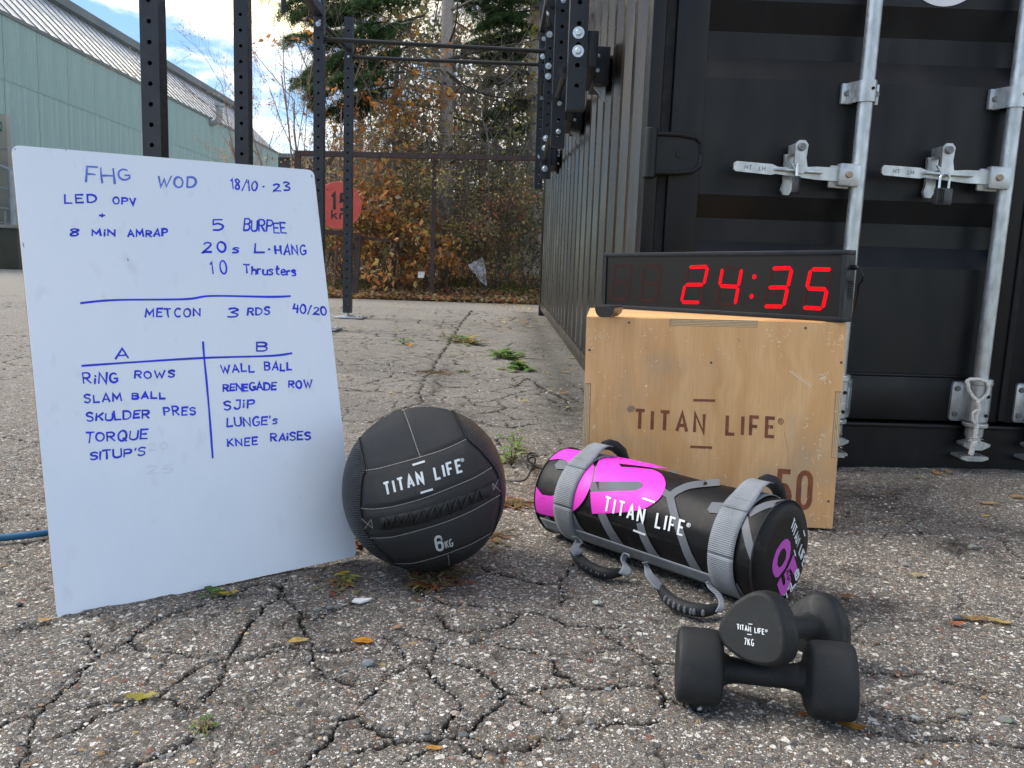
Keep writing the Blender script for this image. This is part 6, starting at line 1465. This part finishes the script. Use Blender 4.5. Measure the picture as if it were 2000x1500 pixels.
def spruce(name, x, y, h, r, seed, label, lean, green, dead_z):
    w = Wood(seed); t = thing(name, (x, y, .35), label, 'tree')
    pts = [(x + lean * k / 10 + .03 * math.sin(k * 1.3), y, .3 + h * k / 10) for k in range(11)]
    w.limb([(x - .03, y, .0)] + pts, r * 1.15, r * .25, PB_, 14); tr_ = w.build('trunk', t)
    w = Wood(seed + 1); rr = w.r; z = 1.2
    while z < h * .72:
        a = rr.uniform(0, 6.28); L0 = rr.uniform(.8, 2.2); k = z / h * 10; bx0 = x + lean * z / h; p = Vector((bx0, y, z + .3)); d = Vector((math.cos(a), math.sin(a) * .8, rr.uniform(-.15, .25)))
        pl = [p]; 
        for i in range(7): d = (d + Vector((rr.gauss(0, .07), rr.gauss(0, .07), -.06 + .03 * i + rr.gauss(0, .03)))).normalized(); p = p + d * L0 / 7; pl.append(p.copy())
        w.limb(pl, rr.uniform(.010, .022), .003, GB if rr.random() < .6 else DB, 5)
        for i in range(2, 8):
            for q in range(rr.randint(2, 4)): w.grow(pl[i], d + Vector((rr.gauss(0, .8), rr.gauss(0, .8), rr.gauss(-.15, .5))), rr.uniform(.2, .6), .0045, 1, GB, wob=.3, up=-.08, split=(1, 3), spread=.6, seg=4)
        z += rr.uniform(.07, .16)
    w.build('dead_branches', t)
    if green:
        w = Wood(seed + 2); rr = w.r; NV_, NF_, NC_ = [], [], []
        for (bx3, by3, bz3, dx, dy, dz_, L0) in green:
            p = Vector((bx3, by3, bz3)); d = Vector((dx, dy, dz_)).normalized(); pl = [p]
            for i in range(9): d = (d + Vector((rr.gauss(0, .05), rr.gauss(0, .05), -.035 + rr.gauss(0, .03)))).normalized(); p = p + d * L0 / 9; pl.append(p.copy())
            w.limb(pl, .018, .004, DB, 5); side = d.cross(Vector((0, 0, 1))).normalized()
            for i in range(1, 10):
                for s_ in (-1, 1, -1, 1):
                    ll = L0 * .42 * (1 - .6 * i / 9) * rr.uniform(.6, 1.15); dd2 = (d * .8 + side * s_ * rr.uniform(.4, 1.0) + Vector((0, 0, rr.uniform(-.45, .15)))).normalized(); q = pl[i]; tl_ = [q + dd2 * ll * k / 5 + Vector((0, 0, -.04 * (k / 5) ** 2)) for k in range(6)]
                    w.limb(tl_, .005, .002, DB, 3); w.tips += [(a2, dd2) for a2 in tl_[1:]]
                    for k in range(1, 6):
                        for z2 in (-1, 1):
                            d3 = (dd2 + dd2.cross(Vector((0, 0, 1))) * z2 * rr.uniform(.5, 1.1) + Vector((0, 0, rr.uniform(-.4, .2)))).normalized(); w.tips += [(tl_[k] + d3 * ll * .11 * j, d3) for j in (1, 2, 3)]
        w.build('bough_wood', t)
        rs_ = np.random.RandomState(seed); T_ = np.array([a2[0][:] for a2 in w.tips]); D_ = np.array([a2[1][:] for a2 in w.tips]); per = 9
        P_ = np.repeat(T_, per, 0) + rs_.randn(len(T_) * per, 3) * .018; n = len(P_); v, f, c = leaves_np(P_, .028 + .022 * rs_.rand(n), pal(rs_, n, [(.03, .075, .028), (.06, .125, .035), (.12, .20, .045), (.025, .055, .025)], [4, 4, 3, 3], .3), rs_, 0, 4.5)
        mass('needles', v, f, M['leaf'], c, t)
    return t
def at(px, py, Y): return onY(px, py, Y)
gr1 = []
rg = random.Random(9)
for (px, py, Y, dx, dz_, L0) in ((790, 60, 12.3, -1, .05, 1.5), (800, 10, 12.2, -1, .15, 1.6), (775, 120, 12.4, -1, -.05, 1.35), (770, 170, 12.6, -1, -.12, 1.1), (830, -40, 12.3, -1, .1, 2.0), (740, 90, 12.9, -.9, -.15, 1.1), (850, -90, 12.5, -.8, .3, 1.8), (860, -20, 12.2, -.6, -.1, 1.2),
                                 (880, 0, 13, .9, .0, 1.3), (830, 30, 11.9, -.9, -.2, 1.3), (790, 140, 12.0, -1, -.1, 1.2), (700, 30, 12.4, -.8, -.05, .6), (900, -30, 12.6, .9, .05, 1.4), (735, 200, 12.7, -.7, -.2, .55), (760, 40, 12.0, -.9, -.25, 1.0), (720, 120, 12.2, -.8, -.3, .9), (745, 10, 12.6, -1, -.05, 1.2), (800, 90, 12.8, -.9, -.3, 1.0), (690, 95, 12.4, -.8, -.4, .7), (640, 160, 12.5, -.5, -.5, .4)):
    p = at(px, py, Y); gr1.append((p.x, p.y, p.z, dx, rg.uniform(-.35, .35), dz_, L0))
p0_ = at(862, 500, 12.6)
spruce('spruce_tree', p0_.x - .0, 12.6, 11, .115, 31, 'tall spruce with grey bare lower trunk and dark green upper left boughs', .12, gr1, 1)
gr2 = []
for (px, py, Y, dx, dz_, L0) in ((1040, 140, 13.2, -1, -.05, .7), (1045, 190, 13.0, -1, -.1, .75), (1050, 240, 13.1, -1, -.15, .75), (1045, 60, 13.3, -1, 0, .9), (1050, 0, 13.2, -1, .05, 1.2), (1050, 280, 13.3, -1, -.2, .6), (1060, 100, 13.5, -1, 0, .9), (1030, 170, 12.9, -.8, -.4, .55), (1000, 215, 13.0, -.7, -.5, .5), (1040, 20, 12.9, -.9, -.2, .8), (990, 60, 13.4, -.8, -.2, .7)):
    p = at(px, py, Y); gr2.append((p.x, p.y, p.z, dx, rg.uniform(-.4, .4), dz_, L0))
p0_ = at(1036, 500, 13.2); spruce('spruce_tree', p0_.x, 13.2, 11, .135, 47, 'dark spruce trunk close beside the far container corner', -.05, gr2, 1)
for k, (px, Y, r, lab) in enumerate(((770, 15.5, .06, 'slim grey trunk between the orange foliage and the big spruce'), (940, 16.5, .07, 'slender dark trunk right of the big spruce'), (700, 17, .08, 'shaded trunk behind the round red sign'), (985, 15, .05, 'thin mossy trunk left of the container corner'))):
    p0_ = at(px, 500, Y); w = Wood(60 + k); t = thing('slender_tree', (p0_.x, Y, .7), lab, 'tree', 'slender trunks deep in the thicket'); w.limb([(p0_.x + .04 * math.sin(j * 1.7 + k), Y, .5 + j) for j in range(9)], r, r * .5, (.10, .085, .07), 8); w.build('trunk', t)
    w = Wood(70 + k)
    for j in range(26): a = w.r.uniform(0, 6.28); w.grow((p0_.x, Y, 1.2 + j * .22), (math.cos(a), math.sin(a) * .6, .3), w.r.uniform(.5, 1.3), .010, 2, GB, wob=.3, up=.06, split=(2, 3), spread=.6, seg=4)
    w.build('branches', t); crown('leaves', t, w, np.random.RandomState(k + 5), 2, .05, (.03, .06), [OL, GR, YE, BRN], [4, 3, 2, 2], keep=.5)

def leafy(name, label, cat, stems, seed, cols, wts, size, per, keep, col=GB, group=None, depth=3, spread=.55, up=.12, sp=.05, flat=0):
    w = Wood(seed); base = stems[0]; t = thing(name, (base[0], base[1], base[2]), label, cat, group)
    for (x, y, z, dx, dy, dz_, ln, r) in stems: w.grow((x, y, z), (dx, dy, dz_), ln, r, depth, col, wob=.25, up=up, split=(3, 4), spread=spread, seg=5, ratio=.6)
    w.build('branches', t); crown('leaves', t, w, np.random.RandomState(seed), per, sp, size, cols, wts, keep=keep, flat=flat); return t
w = Wood(401)
for l_, r_l in (([(868, 118), (900, 112), (950, 118), (1000, 130), (1040, 150), (1075, 175)], .020), ([(872, 140), (905, 165), (940, 182), (985, 192), (1030, 195), (1065, 197)], .018), ([(850, 150), (820, 140), (790, 128), (770, 112), (760, 100)], .014),
    ([(862, 212), (830, 205), (800, 190), (790, 185)], .010), ([(862, 278), (830, 282), (790, 285), (755, 270), (740, 262)], .010), ([(868, 250), (820, 248), (780, 252)], .008), ([(870, 190), (840, 175), (800, 165)], .009), ([(880, 300), (930, 285), (1000, 292), (1050, 280)], .009), ([(872, 330), (900, 355), (960, 380), (1020, 400)], .010), ([(866, 400), (830, 380), (790, 350), (760, 345)], .009)):
    for dx_, sc_l in ((0, 1), (6, .6)):
        pl_ = [onY(a_ + dx_, b_ + dx_ * 1.5, 12.3 + .05 * i) for i, (a_, b_) in enumerate(smooth_line(l_, 3))]; w.limb(pl_, r_l * sc_l, .004, GB if r_l < .012 else DB, 6)
        for p_ in pl_[2:]:
            for q_ in range(3): w.grow(p_, (w.r.gauss(0, 1), w.r.gauss(0, .4), w.r.gauss(0, .8)), w.r.uniform(.15, .5), .0045, 1, GB, wob=.3, up=-.02, split=(1, 3), spread=.6, seg=4)
mass('sweeping_limbs', w.V, w.F, M['bark'], np.array(w.C), bpy.data.objects['spruce_tree'], smooth=True)
# orange oak saplings
a = at(770, 560, 12.0); b = at(860, 560, 11.9)
leafy('young_oak', 'young oak with bright orange leaves against the sky gaps left of the spruce trunk', 'tree', [(a.x, 12.0, .5, .05, 0, 1, 2.2, .03), (a.x + .1, 12.1, .5, -.15, 0, 1, 2.0, .025), (a.x + .3, 12, 1.6, .2, 0, 1, 1.6, .02)], 81, [OR, (.60, .24, .04), (.66, .40, .06), BRN], [5, 4, 2, 2], (.06, .11), 2, .62, spread=.6)
a = at(930, 560, 12.2)
leafy('young_maple', 'yellow green leaved sapling right of the spruce trunk', 'tree', [(a.x, 12.2, .5, -.05, 0, 1, 1.9, .025), (a.x + .3, 12.4, .5, .1, 0, 1, 2.1, .022), (a.x + .15, 12.1, 1.2, .1, 0, 1, 1.5, .02)], 83, [(.42, .42, .05), GR, YE, OL], [4, 3, 3, 3], (.04, .065), 2, .55, spread=.6)
for (px, Y, dx, lab, cl, wt, sz_, z0_) in ((725, 12.6, .1, 'orange and yellow leaved young tree right of the tall rig post', [OR, (.50, .30, .07), YE, BRN], [4, 3, 3, 2], (.045, .075), 1.0), (800, 12.9, 0, 'rust orange young tree left of the spruce trunk', [OR, (.46, .22, .07), BRN, OL], [4, 3, 2, 2], (.045, .08), 1.2),
        (985, 12.7, 0, 'olive and yellow young tree filling the gap before the second spruce', [OL, (.36, .34, .08), YE, GR], [4, 3, 2, 3], (.04, .07), 1.2), (905, 13.3, 0, 'green leaved young tree behind the spruce trunk', [OL, GR, (.33, .33, .08), BRN], [4, 3, 2, 2], (.04, .07), 1.4), (655, 13.0, -.1, 'thin russet young tree seen between the two far rig posts', [BRN, OR, (.5, .32, .18)], [3, 3, 3], (.035, .055), .8)):
    p = at(px, 560, Y); leafy('young_tree', lab, 'tree', [(p.x, Y, .4, dx, 0, 1, 2.0, .026), (p.x + .08, Y + .1, z0_ * .5, -.2, 0, 1, 1.8, .02), (p.x - .05, Y, z0_, .25, 0, 1, 1.6, .018)] + ([(p.x, Y + .1, z0_ + .8, -.25, 0, 1, 1.6, .016)] if px > 790 else []), int(px) + 3, cl, wt, sz_, 2, .5 if px > 700 else .25, spread=.62, depth=3)
# thicket of shrubs
shr = [(655, 11.6, 1.0, 'low brown twiggy shrub under the round red sign', [BRN, OL, YE], [4, 3, 1]), (700, 11.9, 1.5, 'yellow brown shrub right of the round red sign', [YE, OL, BRN, OR], [4, 3, 3, 1]), (755, 11.7, 1.35, 'orange leaved oak shrub left of the thin rusty post', [OR, (.55, .22, .06), YE, BRN], [5, 3, 2, 2]),
       (812, 11.9, 1.4, 'olive shrub crossing the thin rusty post', [OL, YE, GR, BRN], [4, 3, 2, 3]), (868, 11.8, 1.35, 'dense brown olive shrub at the foot of the spruce', [OL, BRN, GR, YE], [4, 3, 2, 2]), (925, 11.9, 1.4, 'tangled brown shrub behind the hanging plastic sheet', [BRN, OL, YE, OR], [4, 3, 2, 2]),
       (985, 11.8, 1.4, 'rust coloured bramble beside the container end', [BRN, OR, OL, RD_], [4, 2, 3, 1]), (1045, 12.0, 1.5, 'dark green brown shrub touching the container corner', [OL, DG, BRN, GR], [3, 3, 3, 2]), (590, 12.2, 1.0, 'low shrub behind the top corner of the whiteboard', [BRN, OL, YE, (.5, .3, .2)], [3, 3, 2, 2]),
       (730, 13.2, 2.0, 'tall yellow leaved shrub filling the middle of the thicket', [YE, OL, OR, BRN], [4, 3, 2, 2]), (890, 13.6, 2.2, 'tall olive shrub behind the spruce trunk', [OL, GR, YE, BRN], [4, 3, 2, 2]), (1000, 13.8, 2.1, 'tall brown shrub near the second spruce', [OL, BRN, DG, YE], [4, 3, 2, 2])]
for k, (px, Y, sc2, lab, cl, wt) in enumerate(shr):
    p = at(px, 540, Y); rr = random.Random(100 + k); gz0 = float(bank_z(0, Y)); st = []
    for j in range(7): st.append((p.x + rr.uniform(-.35, .35), Y + rr.uniform(-.25, .25), gz0 - .05, rr.uniform(-.5, .5), rr.uniform(-.3, .3), 1, sc2 * rr.uniform(.55, .95), .012))
    leafy('shrub', lab, 'shrub', st, 200 + k, cl, wt, ((.028, .055), (.035, .07), (.07, .115), (.03, .05))[0 if k == 0 else 2 if k in (2,) else 1 if k % 3 == 1 else 3], 3, .72 if k != 2 else .45, col=(.12, .095, .075), group='shrubs of the thicket', spread=.75, up=.08, sp=.07)
# woodland beyond, one mass
rsW = np.random.RandomState(77); n = 42000; x = rsW.uniform(-6.5, 5, n); y = rsW.uniform(14.5, 19, n); z = .6 + (rsW.rand(n) ** 1.15) * 6.0
den_ = vnoise(x * 1.3 + 5, z * 1.3, 91) * .6 + vnoise(x * 4, z * 4, 92) * .4; lim = .22 + np.clip((z - 2.2) / 5.2, 0, 1) * .34 + np.clip((-2.6 - x) / 2.0, 0, 1) * .8 * (z > 1.3); kz = den_ > lim; P_ = np.stack([x, y, z], 1)[kz]; n = len(P_)
v, f, c = leaves_np(P_, .07 + .09 * rsW.rand(n), pal(rsW, n, [OL, BRN, DG, GR, YE, OR], [4, 4, 4, 2, 1.2, 1]), rsW, 0, 1.6); mass('distant_woodland', v, f, M['leaf'], c, kind='stuff')
w = Wood(300)
for j in range(70): xx_ = w.r.uniform(-6, 4); yy_ = w.r.uniform(14.5, 18); 
for j in range(150): xx_ = w.r.uniform(-3.3, 2.2); yy_ = w.r.uniform(12.5, 17); w.grow((xx_, yy_, .6 + (w.r.random() ** 1.2) * 3.6), (w.r.gauss(0, .5), 0, 1), w.r.uniform(1.0, 2.4), .012, 2, (.10, .085, .075), wob=.3, up=.08, split=(3, 5), spread=.7, seg=5)
mass('tangled_undergrowth_twigs', w.V, w.F, M['bark'], np.array(w.C), smooth=True, kind='stuff')
# ivy on the second spruce
rsI = np.random.RandomState(5); c0_ = at(1048, 70, 12.7); n = 260; P_ = np.stack([c0_.x + rsI.randn(n) * .10, 12.75 + rsI.randn(n) * .12, c0_.z + rsI.uniform(-1.2, 1.2, n)], 1); t = thing('hanging_creeper', (c0_.x, 12.8, .6), 'yellow green creeper hanging beside the rig posts near the container', 'creeper')
w = Wood(8); w.limb([(c0_.x + .03 * math.sin(k), 12.8, .6 + k * .5) for k in range(11)], .012, .004, GB, 5); w.build('stem', t); v, f, c = leaves_np(P_, .05 + .03 * rsI.rand(n), pal(rsI, n, [(.40, .36, .06), OR, GR, YE], [4, 2, 3, 2]), rsI, 0, 1.3); mass('leaves', v, f, M['leaf'], c, t)
# plastic sheet
def mat_film():
    m, t, p = new_mat('cloudy_plastic_film'); b = NB(t); p.inputs['Base Color'].default_value = (.62, .64, .66, 1); p.inputs['Roughness'].default_value = .25; p.inputs['Specular IOR Level'].default_value = .8
    tr = b.n('ShaderNodeBsdfTransparent'); ms = b.n('ShaderNodeMixShader'); n = b.noise(b.coord('Object'), 16, 4); b.l(b.rng(n, .35, .65, .25, .8), ms.inputs[0]); b.l(tr.outputs[0], ms.inputs[1]); b.l(p.outputs[0], ms.inputs[2]); b.l(ms.outputs[0], t.nodes['Material Output'].inputs[0]); return m
M['film'] = mat_film()
Yb = 11.2; fbag = thing('plastic_sheet', at(935, 556, Yb), 'crumpled translucent plastic sheet caught in the shrubs beyond the rig', 'plastic sheet')
rows = []; rrb = random.Random(3)
Lp, Rp = [(914, 518), (918, 526), (930, 535), (932, 543), (938, 550), (948, 557)], [(942, 502), (945, 510), (948, 524), (949, 535), (950, 545), (951, 557)]
for i in range(6):
    row = []
    for k in range(9):
        t_ = k / 8; row.append(onY(Lp[i][0] + (Rp[i][0] - Lp[i][0]) * t_, Lp[i][1] + (Rp[i][1] - Lp[i][1]) * t_ + rrb.uniform(-1.5, 1.5), Yb + rrb.uniform(-.035, .035)))
    rows.append(row)
m = MB(); m.grid(rows); m.build('film', M['film'], fbag, smooth=0, fixn=False)
a, b = at(816, 530, 11.25), at(828, 543, 11.25); m = MB(); m.add([(a.x, 11.25, b.z), (b.x, 11.23, b.z + .005), (b.x + .005, 11.3, a.z), (a.x, 11.3, a.z - .004)], [(0, 1, 2, 3)]); o = m.build('paper_scrap', M['white_flake'], None, smooth=0, fixn=False, label='small square pale scrap lying in leaf litter left of the plastic sheet', cat='litter'); o.modifiers.new('t', 'SOLIDIFY').thickness = .003

# ------------------------------------------------------------------ weeds and fallen leaves on the asphalt
def weed(px, py, nleaf, ln, seed, label, cols, wts, flat=.35, stem_h=.0, wid=2.6, cat='weed', spr=.03, lobes=True):
    rs_ = np.random.RandomState(seed); c0 = onG(px, py); t = thing('weed', c0, label, cat); V_, F_, C_ = [], [], []
    st = MB()
    for i in range(nleaf):
        a = rs_.rand() * 6.28; e = rs_.uniform(.05, 1.0) * (1 - flat) + .08; L_ = ln * rs_.uniform(.5, 1.1); b0 = c0 + Vector((rs_.randn() * spr, rs_.randn() * spr * 1.2, .002 + stem_h * rs_.rand())); d = Vector((math.cos(a) * math.cos(e), math.sin(a) * math.cos(e), math.sin(e))); s_ = Vector((-math.sin(a), math.cos(a), 0)); col = pal(rs_, 1, cols, wts)[0]
        st.tube([c0 + Vector((rs_.randn() * .004, rs_.randn() * .004, 0)), b0.lerp(c0, .4) + Vector((0, 0, .004)), b0], .0011, n=4)
        rowL, rowR, rowM = [], [], []; K = 7
        for k in range(K + 1):
            u = k / K; wl = L_ / wid * math.sin(math.pi * min(1, u * .9 + .06)) ** .8 * (1 + (.25 * (k % 2) if lobes else 0)) * .5; q = b0 + d * (L_ * u) - up3 * (L_ * .35 * u * u) ; q.z = max(q.z, c0.z + .003); o_ = len(V_)
            V_ += [(q + s_ * wl + up3 * wl * .3)[:], q[:], (q - s_ * wl + up3 * wl * .3)[:]]; C_ += [col * .9, col, col * 1.05]
            if k: F_ += [(o_ - 3, o_ - 2, o_ + 1, o_), (o_ - 2, o_ - 1, o_ + 2, o_ + 1)]
    mass('leaves', V_, F_, M['leaf'], np.array(C_), t, smooth=True); st.build('stems', M['stem'], t)
LG, MG, RW = (.17, .30, .06), (.10, .20, .04), (.28, .09, .04)
weed(985, 700, 46, .085, 1, 'bright green leafy weed rosette in a crack in front of the container', [LG, MG, (.25, .36, .08)], [4, 3, 2], spr=.045, stem_h=.04)
weed(1015, 722, 34, .085, 2, 'second green weed rosette nearer to the plywood box', [LG, MG, (.25, .36, .08)], [4, 3, 2], spr=.035, stem_h=.03)
weed(890, 668, 36, .07, 3, 'greenish weed tuft in the long crack left of the bright rosettes', [LG, OL, YE, BRN], [3, 3, 1, 2], spr=.06, stem_h=.04)
weed(918, 672, 30, .07, 4, 'yellowish weed tuft with orange leaves in the long crack', [OL, LG, YE, OR], [3, 3, 2, 1], spr=.05, stem_h=.05)
weed(788, 672, 14, .055, 5, 'small green weed alone left of the long crack', [MG, LG], [2, 2], spr=.02, stem_h=.03)
weed(850, 728, 40, .035, 6, 'reddish low weed patch in the long crack behind the ball', [RW, BRN, OL], [5, 3, 2], spr=.05, flat=.7)
weed(905, 726, 16, .03, 7, 'tiny olive weed right of the reddish patch', [OL, LG], [2, 2], spr=.03, flat=.6)
weed(1000, 905, 26, .040, 8, 'light green sprawling weed between the ball and the sandbag', [LG, (.24, .34, .09)], [3, 3], spr=.035, stem_h=.075, flat=.3)
weed(1008, 880, 14, .036, 9, 'upper sprig of light green weed behind the ball', [LG, (.24, .34, .09)], [3, 3], spr=.02, stem_h=.06, flat=.3)
weed(1005, 985, 70, .024, 10, 'rusty red creeping weed at the left end of the sandbag', [RW, OR, BRN, OL], [4, 2, 3, 1], spr=.024, flat=.7)
weed(845, 1138, 110, .048, 11, 'withered brown grassy weed at the foot of the ball', [BRN, RW, OL, (.20, .13, .06)], [4, 2, 2, 3], spr=.022, flat=.55, wid=7, lobes=False)
weed(872, 1120, 40, .040, 12, 'dark green withered weed tucked under the ball', [DG, BRN, OL], [3, 3, 2], spr=.020, flat=.6, wid=7, lobes=False)
weed(690, 1065, 70, .030, 13, 'reddish brown weed between whiteboard corner and ball', [RW, BRN, OR, OL], [3, 4, 1, 1], spr=.014, flat=.5)
weed(672, 1140, 26, .022, 14, 'red stemmed mini weed below the whiteboard corner', [RW, OL, OR], [4, 2, 1], spr=.018, flat=.7)
weed(680, 1128, 8, .026, 18, 'yellow green seedling below the whiteboard corner', [(.45, .42, .05), LG], [2, 2], spr=.008, flat=.6)
weed(428, 1160, 9, .034, 15, 'green seedling at the lower edge of the whiteboard', [MG, LG], [3, 2], spr=.008, flat=.5)
weed(398, 1425, 18, .014, 16, 'tiny mossy tuft in the crack at the bottom left', [MG, OL], [3, 2], spr=.010, flat=.4)
weed(960, 1050, 40, .022, 17, 'dry brown tuft right below the ball', [BRN, OL, RW], [4, 2, 2], spr=.030, flat=.6)
weed(862, 640, 12, .05, 19, 'sparse dark stalks standing in the middle of the yard', [BRN, DG], [2, 1], spr=.05, stem_h=.08, wid=9, lobes=False)

def leaf(px, py, L_, ang, col, label, curl=.25, lobed=False, w=.42):
    c0 = onG(px, py); rr = random.Random(int(px * 7 + py)); t = thing('fallen_leaf', c0, label, 'leaf', 'fallen leaves on the asphalt'); L_ *= 1.28 if py > 1100 else 1.1
    a = rad(ang); d = Vector((math.cos(a), math.sin(a), 0)); s_ = Vector((-math.sin(a), math.cos(a), 0)); m = MB(); K = 12; rows = []
    base_z = .004
    for k in range(K + 1):
        u = k / K; ww = L_ * w * math.sin(math.pi * u ** .85) ** .75 * (1 + (.35 * math.sin(u * 19) if lobed else .04 * math.sin(u * 23))); zc = base_z + L_ * curl * .5 * (2 * u - 1) ** 2 * .5 + L_ * .03 * math.sin(u * 7 + px)
        rows.append([c0 + d * (L_ * (u - .5)) + s_ * (ww * q * .5) + up3 * (zc + abs(q) * ww * curl * .35 + .0006 * rr.random()) for q in (-1, -.5, 0, .5, 1)])
    m.grid(rows); m.c = []
    for r_i, row in enumerate(rows):
        for q in range(5): f_ = (.82 if q == 2 else 1) * rr.uniform(.78, 1.12) * (1 - (.35 if rr.random() < .1 else 0)); m.c.append(tuple(min(1, c * f_) for c in col))
    m.build('blade', M['leaf'], t, smooth=60, fixn=False)
    m = MB(); m.tube([c0 + d * (-L_ * .5) + up3 * base_z * 1.6, c0 + d * (-L_ * .62) + up3 * (base_z + .002), c0 + d * (-L_ * .75) + s_ * L_ * .05 + up3 * .003], .0006, n=4); m.build('stalk', M['stem'], t)
PY_, PO, PT = (.72, .50, .16), (.78, .34, .02), (.62, .42, .26)
leaf(583, 1256, .026, 25, PY_, 'pale yellow fallen leaf below the whiteboard, left of the orange one', w=.5); leaf(708, 1257, .028, 175, PO, 'bright orange yellow fallen leaf on the cracked asphalt below the ball', w=.55)
leaf(278, 1366, .034, 10, (.42, .38, .06), 'lobed green yellow fallen leaf at the bottom left', lobed=True); leaf(776, 1229, .018, 40, (.62, .36, .24), 'small pinkish fallen leaf just above the orange one')
leaf(848, 1467, .018, 10, (.70, .36, .08), 'small orange fallen leaf at the bottom edge'); leaf(1662, 1424, .032, 170, (.45, .22, .03), 'brown gold leaf tucked under the front dumbbell')
leaf(1945, 1217, .040, 160, (.66, .48, .16), 'curled yellow leaf at the right edge', lobed=True, w=.3); leaf(1898, 1212, .042, 170, (.34, .22, .10), 'brown curled leaf left of the yellow one at the right edge', lobed=True, w=.35)
leaf(1868, 1222, .026, 5, (.55, .18, .08), 'reddish leaf beside the blue grey pebble'); leaf(1929, 986, .055, 165, (.60, .40, .18), 'large tan curled leaf near the container at right', lobed=True, w=.34); leaf(1924, 1010, .024, 0, (.85, .60, .04), 'small vivid yellow leaf below the tan one')
leaf(1796, 1127, .030, 10, (.62, .50, .30), 'cream leaf in the middle of the asphalt at right', w=.5); leaf(1990, 973, .050, 0, (.66, .40, .14), 'orange tan leaf cut by the right picture edge'); leaf(1830, 928, .045, 100, (.75, .46, .20), 'orange leaf leaning on the container sill', curl=.6)
leaf(1851, 925, .045, 80, (.70, .46, .24), 'tan leaf beside the orange one at the container sill', curl=.6); leaf(1752, 1024, .028, 5, PY_, 'yellow flecked leaf right of the plywood box'); leaf(1742, 963, .040, 175, (.28, .18, .09), 'dark brown leaf right of the plywood box'); leaf(1793, 935, .030, 0, (.40, .36, .08), 'olive leaf close to the container sill')
leaf(1678, 1045, .028, 30, (.20, .11, .06), 'dark leaf right below the plywood box'); leaf(1100, 768, .045, 160, (.66, .30, .06), 'orange leaf left of the plywood box', lobed=True); leaf(1108, 797, .03, 100, (.60, .58, .12), 'yellow green leaf left of the plywood box'); leaf(800, 676, .075, 80, PO, 'yellow orange leaf standing by the small green weed', curl=.7)
leaf(1652, 1168, .030, 165, (.36, .20, .10), 'brown leaf behind the raised dumbbell'); leaf(430 + 18, 1163, .030, 20, (.66, .46, .05), 'yellow brown leaf beside the green seedling under the whiteboard', lobed=True); leaf(676, 1122, .016, 10, (.72, .58, .04), 'tiny yellow leaf beneath the whiteboard corner')
leaf(1000, 752, .05, 5, (.55, .36, .16), 'tan leaf between green weeds and the ball'); leaf(1120, 722, .05, 0, PY_, 'pale leaf near the container rail', w=.3); leaf(1117, 700, .06, 150, (.70, .50, .30), 'pale crumpled leaf against the container rail', lobed=True); leaf(1104, 728, .05, 0, PY_, 'narrow yellow leaf before the container rail', w=.3)
leaf(88, 1215, .018, 20, (.74, .44, .12), 'tiny orange leaf left of the whiteboard foot'); leaf(1570, 1340 + 60, .016, 20, (.55, .22, .08), 'small rust leaf between the dumbbell heads')
def pebble(px, py, r, col, label):
    c0 = onG(px, py); rr = random.Random(int(px)); bm = bmesh.new(); bmesh.ops.create_icosphere(bm, subdivisions=2, radius=1); m = MB(); r *= .68 if px < 1850 else .45
    for v in bm.verts: s_ = 1 + rr.uniform(-.20, .16); v.co = Vector((v.co.x * r * s_, v.co.y * r * .75 * s_, v.co.z * r * .5 * s_)) + c0 + up3 * r * .38
    m.bm(bm); m.c = [tuple(c * rr.uniform(.8, 1.25) for c in col) for _ in m.v]; m.build('pebble', M['stone'], None, smooth=22, label=label, cat='stone', group='larger stones on the asphalt')
for q in ((1868, 1210, .020, (.10, .12, .14), 'blue grey flat pebble beside the curled brown leaf at right'), (1690, 920, .020, (.20, .19, .18), 'grey stone at the container foot'), (676, 1098, .010, (.45, .43, .36), 'cream pebble under the whiteboard corner'), (1165, 1180, .012, (.50, .49, .45), 'white pebble in front of the first sandbag handle'),
          (1063, 1299, .010, (.46, .42, .32), 'cream oval pebble in the middle of the foreground'), (645, 1189, .011, (.16, .18, .18), 'dark grey stone in a crack below the whiteboard'), (38, 1183, .010, (.04, .045, .05), 'black stone left of the whiteboard foot'), (1880, 1395, .020, (.26, .27, .25), 'flat grey stone at the lower right'),
          (1965, 1410, .024, (.20, .21, .20), 'wide grey stone at the right edge'), (720, 1300, .016, (.22, .24, .26), 'grey blue stone left of centre foreground'), (905, 1440, .012, (.10, .11, .12), 'dark stone in the bottom crack'), (888, 1396, .009, (.5, .45, .38), 'pale pebble in the foreground crack'), (1128, 780, .014, (.30, .34, .36), 'blue grey stone left of the plywood box'), (620, 1193, .010, (.24, .25, .24), 'grey pebble in the crack below the whiteboard'),
          (1768, 1105, .012, (.34, .34, .30), 'pale flat stone behind the cream leaf'), (1900, 1072, .026, (.24, .24, .22), 'broken grey stone in the dark patch at right'), (1795, 1032, .020, (.26, .26, .22), 'low grey stone below the yellow flecked leaf')): pebble(q[0], q[1], q[2], tuple(c * .75 for c in q[3]), q[4])
c0 = onG(705, 1178); m = MB(); m.prism([(-.016, -.004), (.0, -.008), (.012, .0), (.018, .009), (.004, .007), (-.012, .006)], c0 + up3 * .003, (1, 0, 0), (0, 1, .15), (0, 0, 1), .003); m.build('white_chip', M['white_flake'], None, label='angular white chip below the ball and whiteboard', cat='chip')
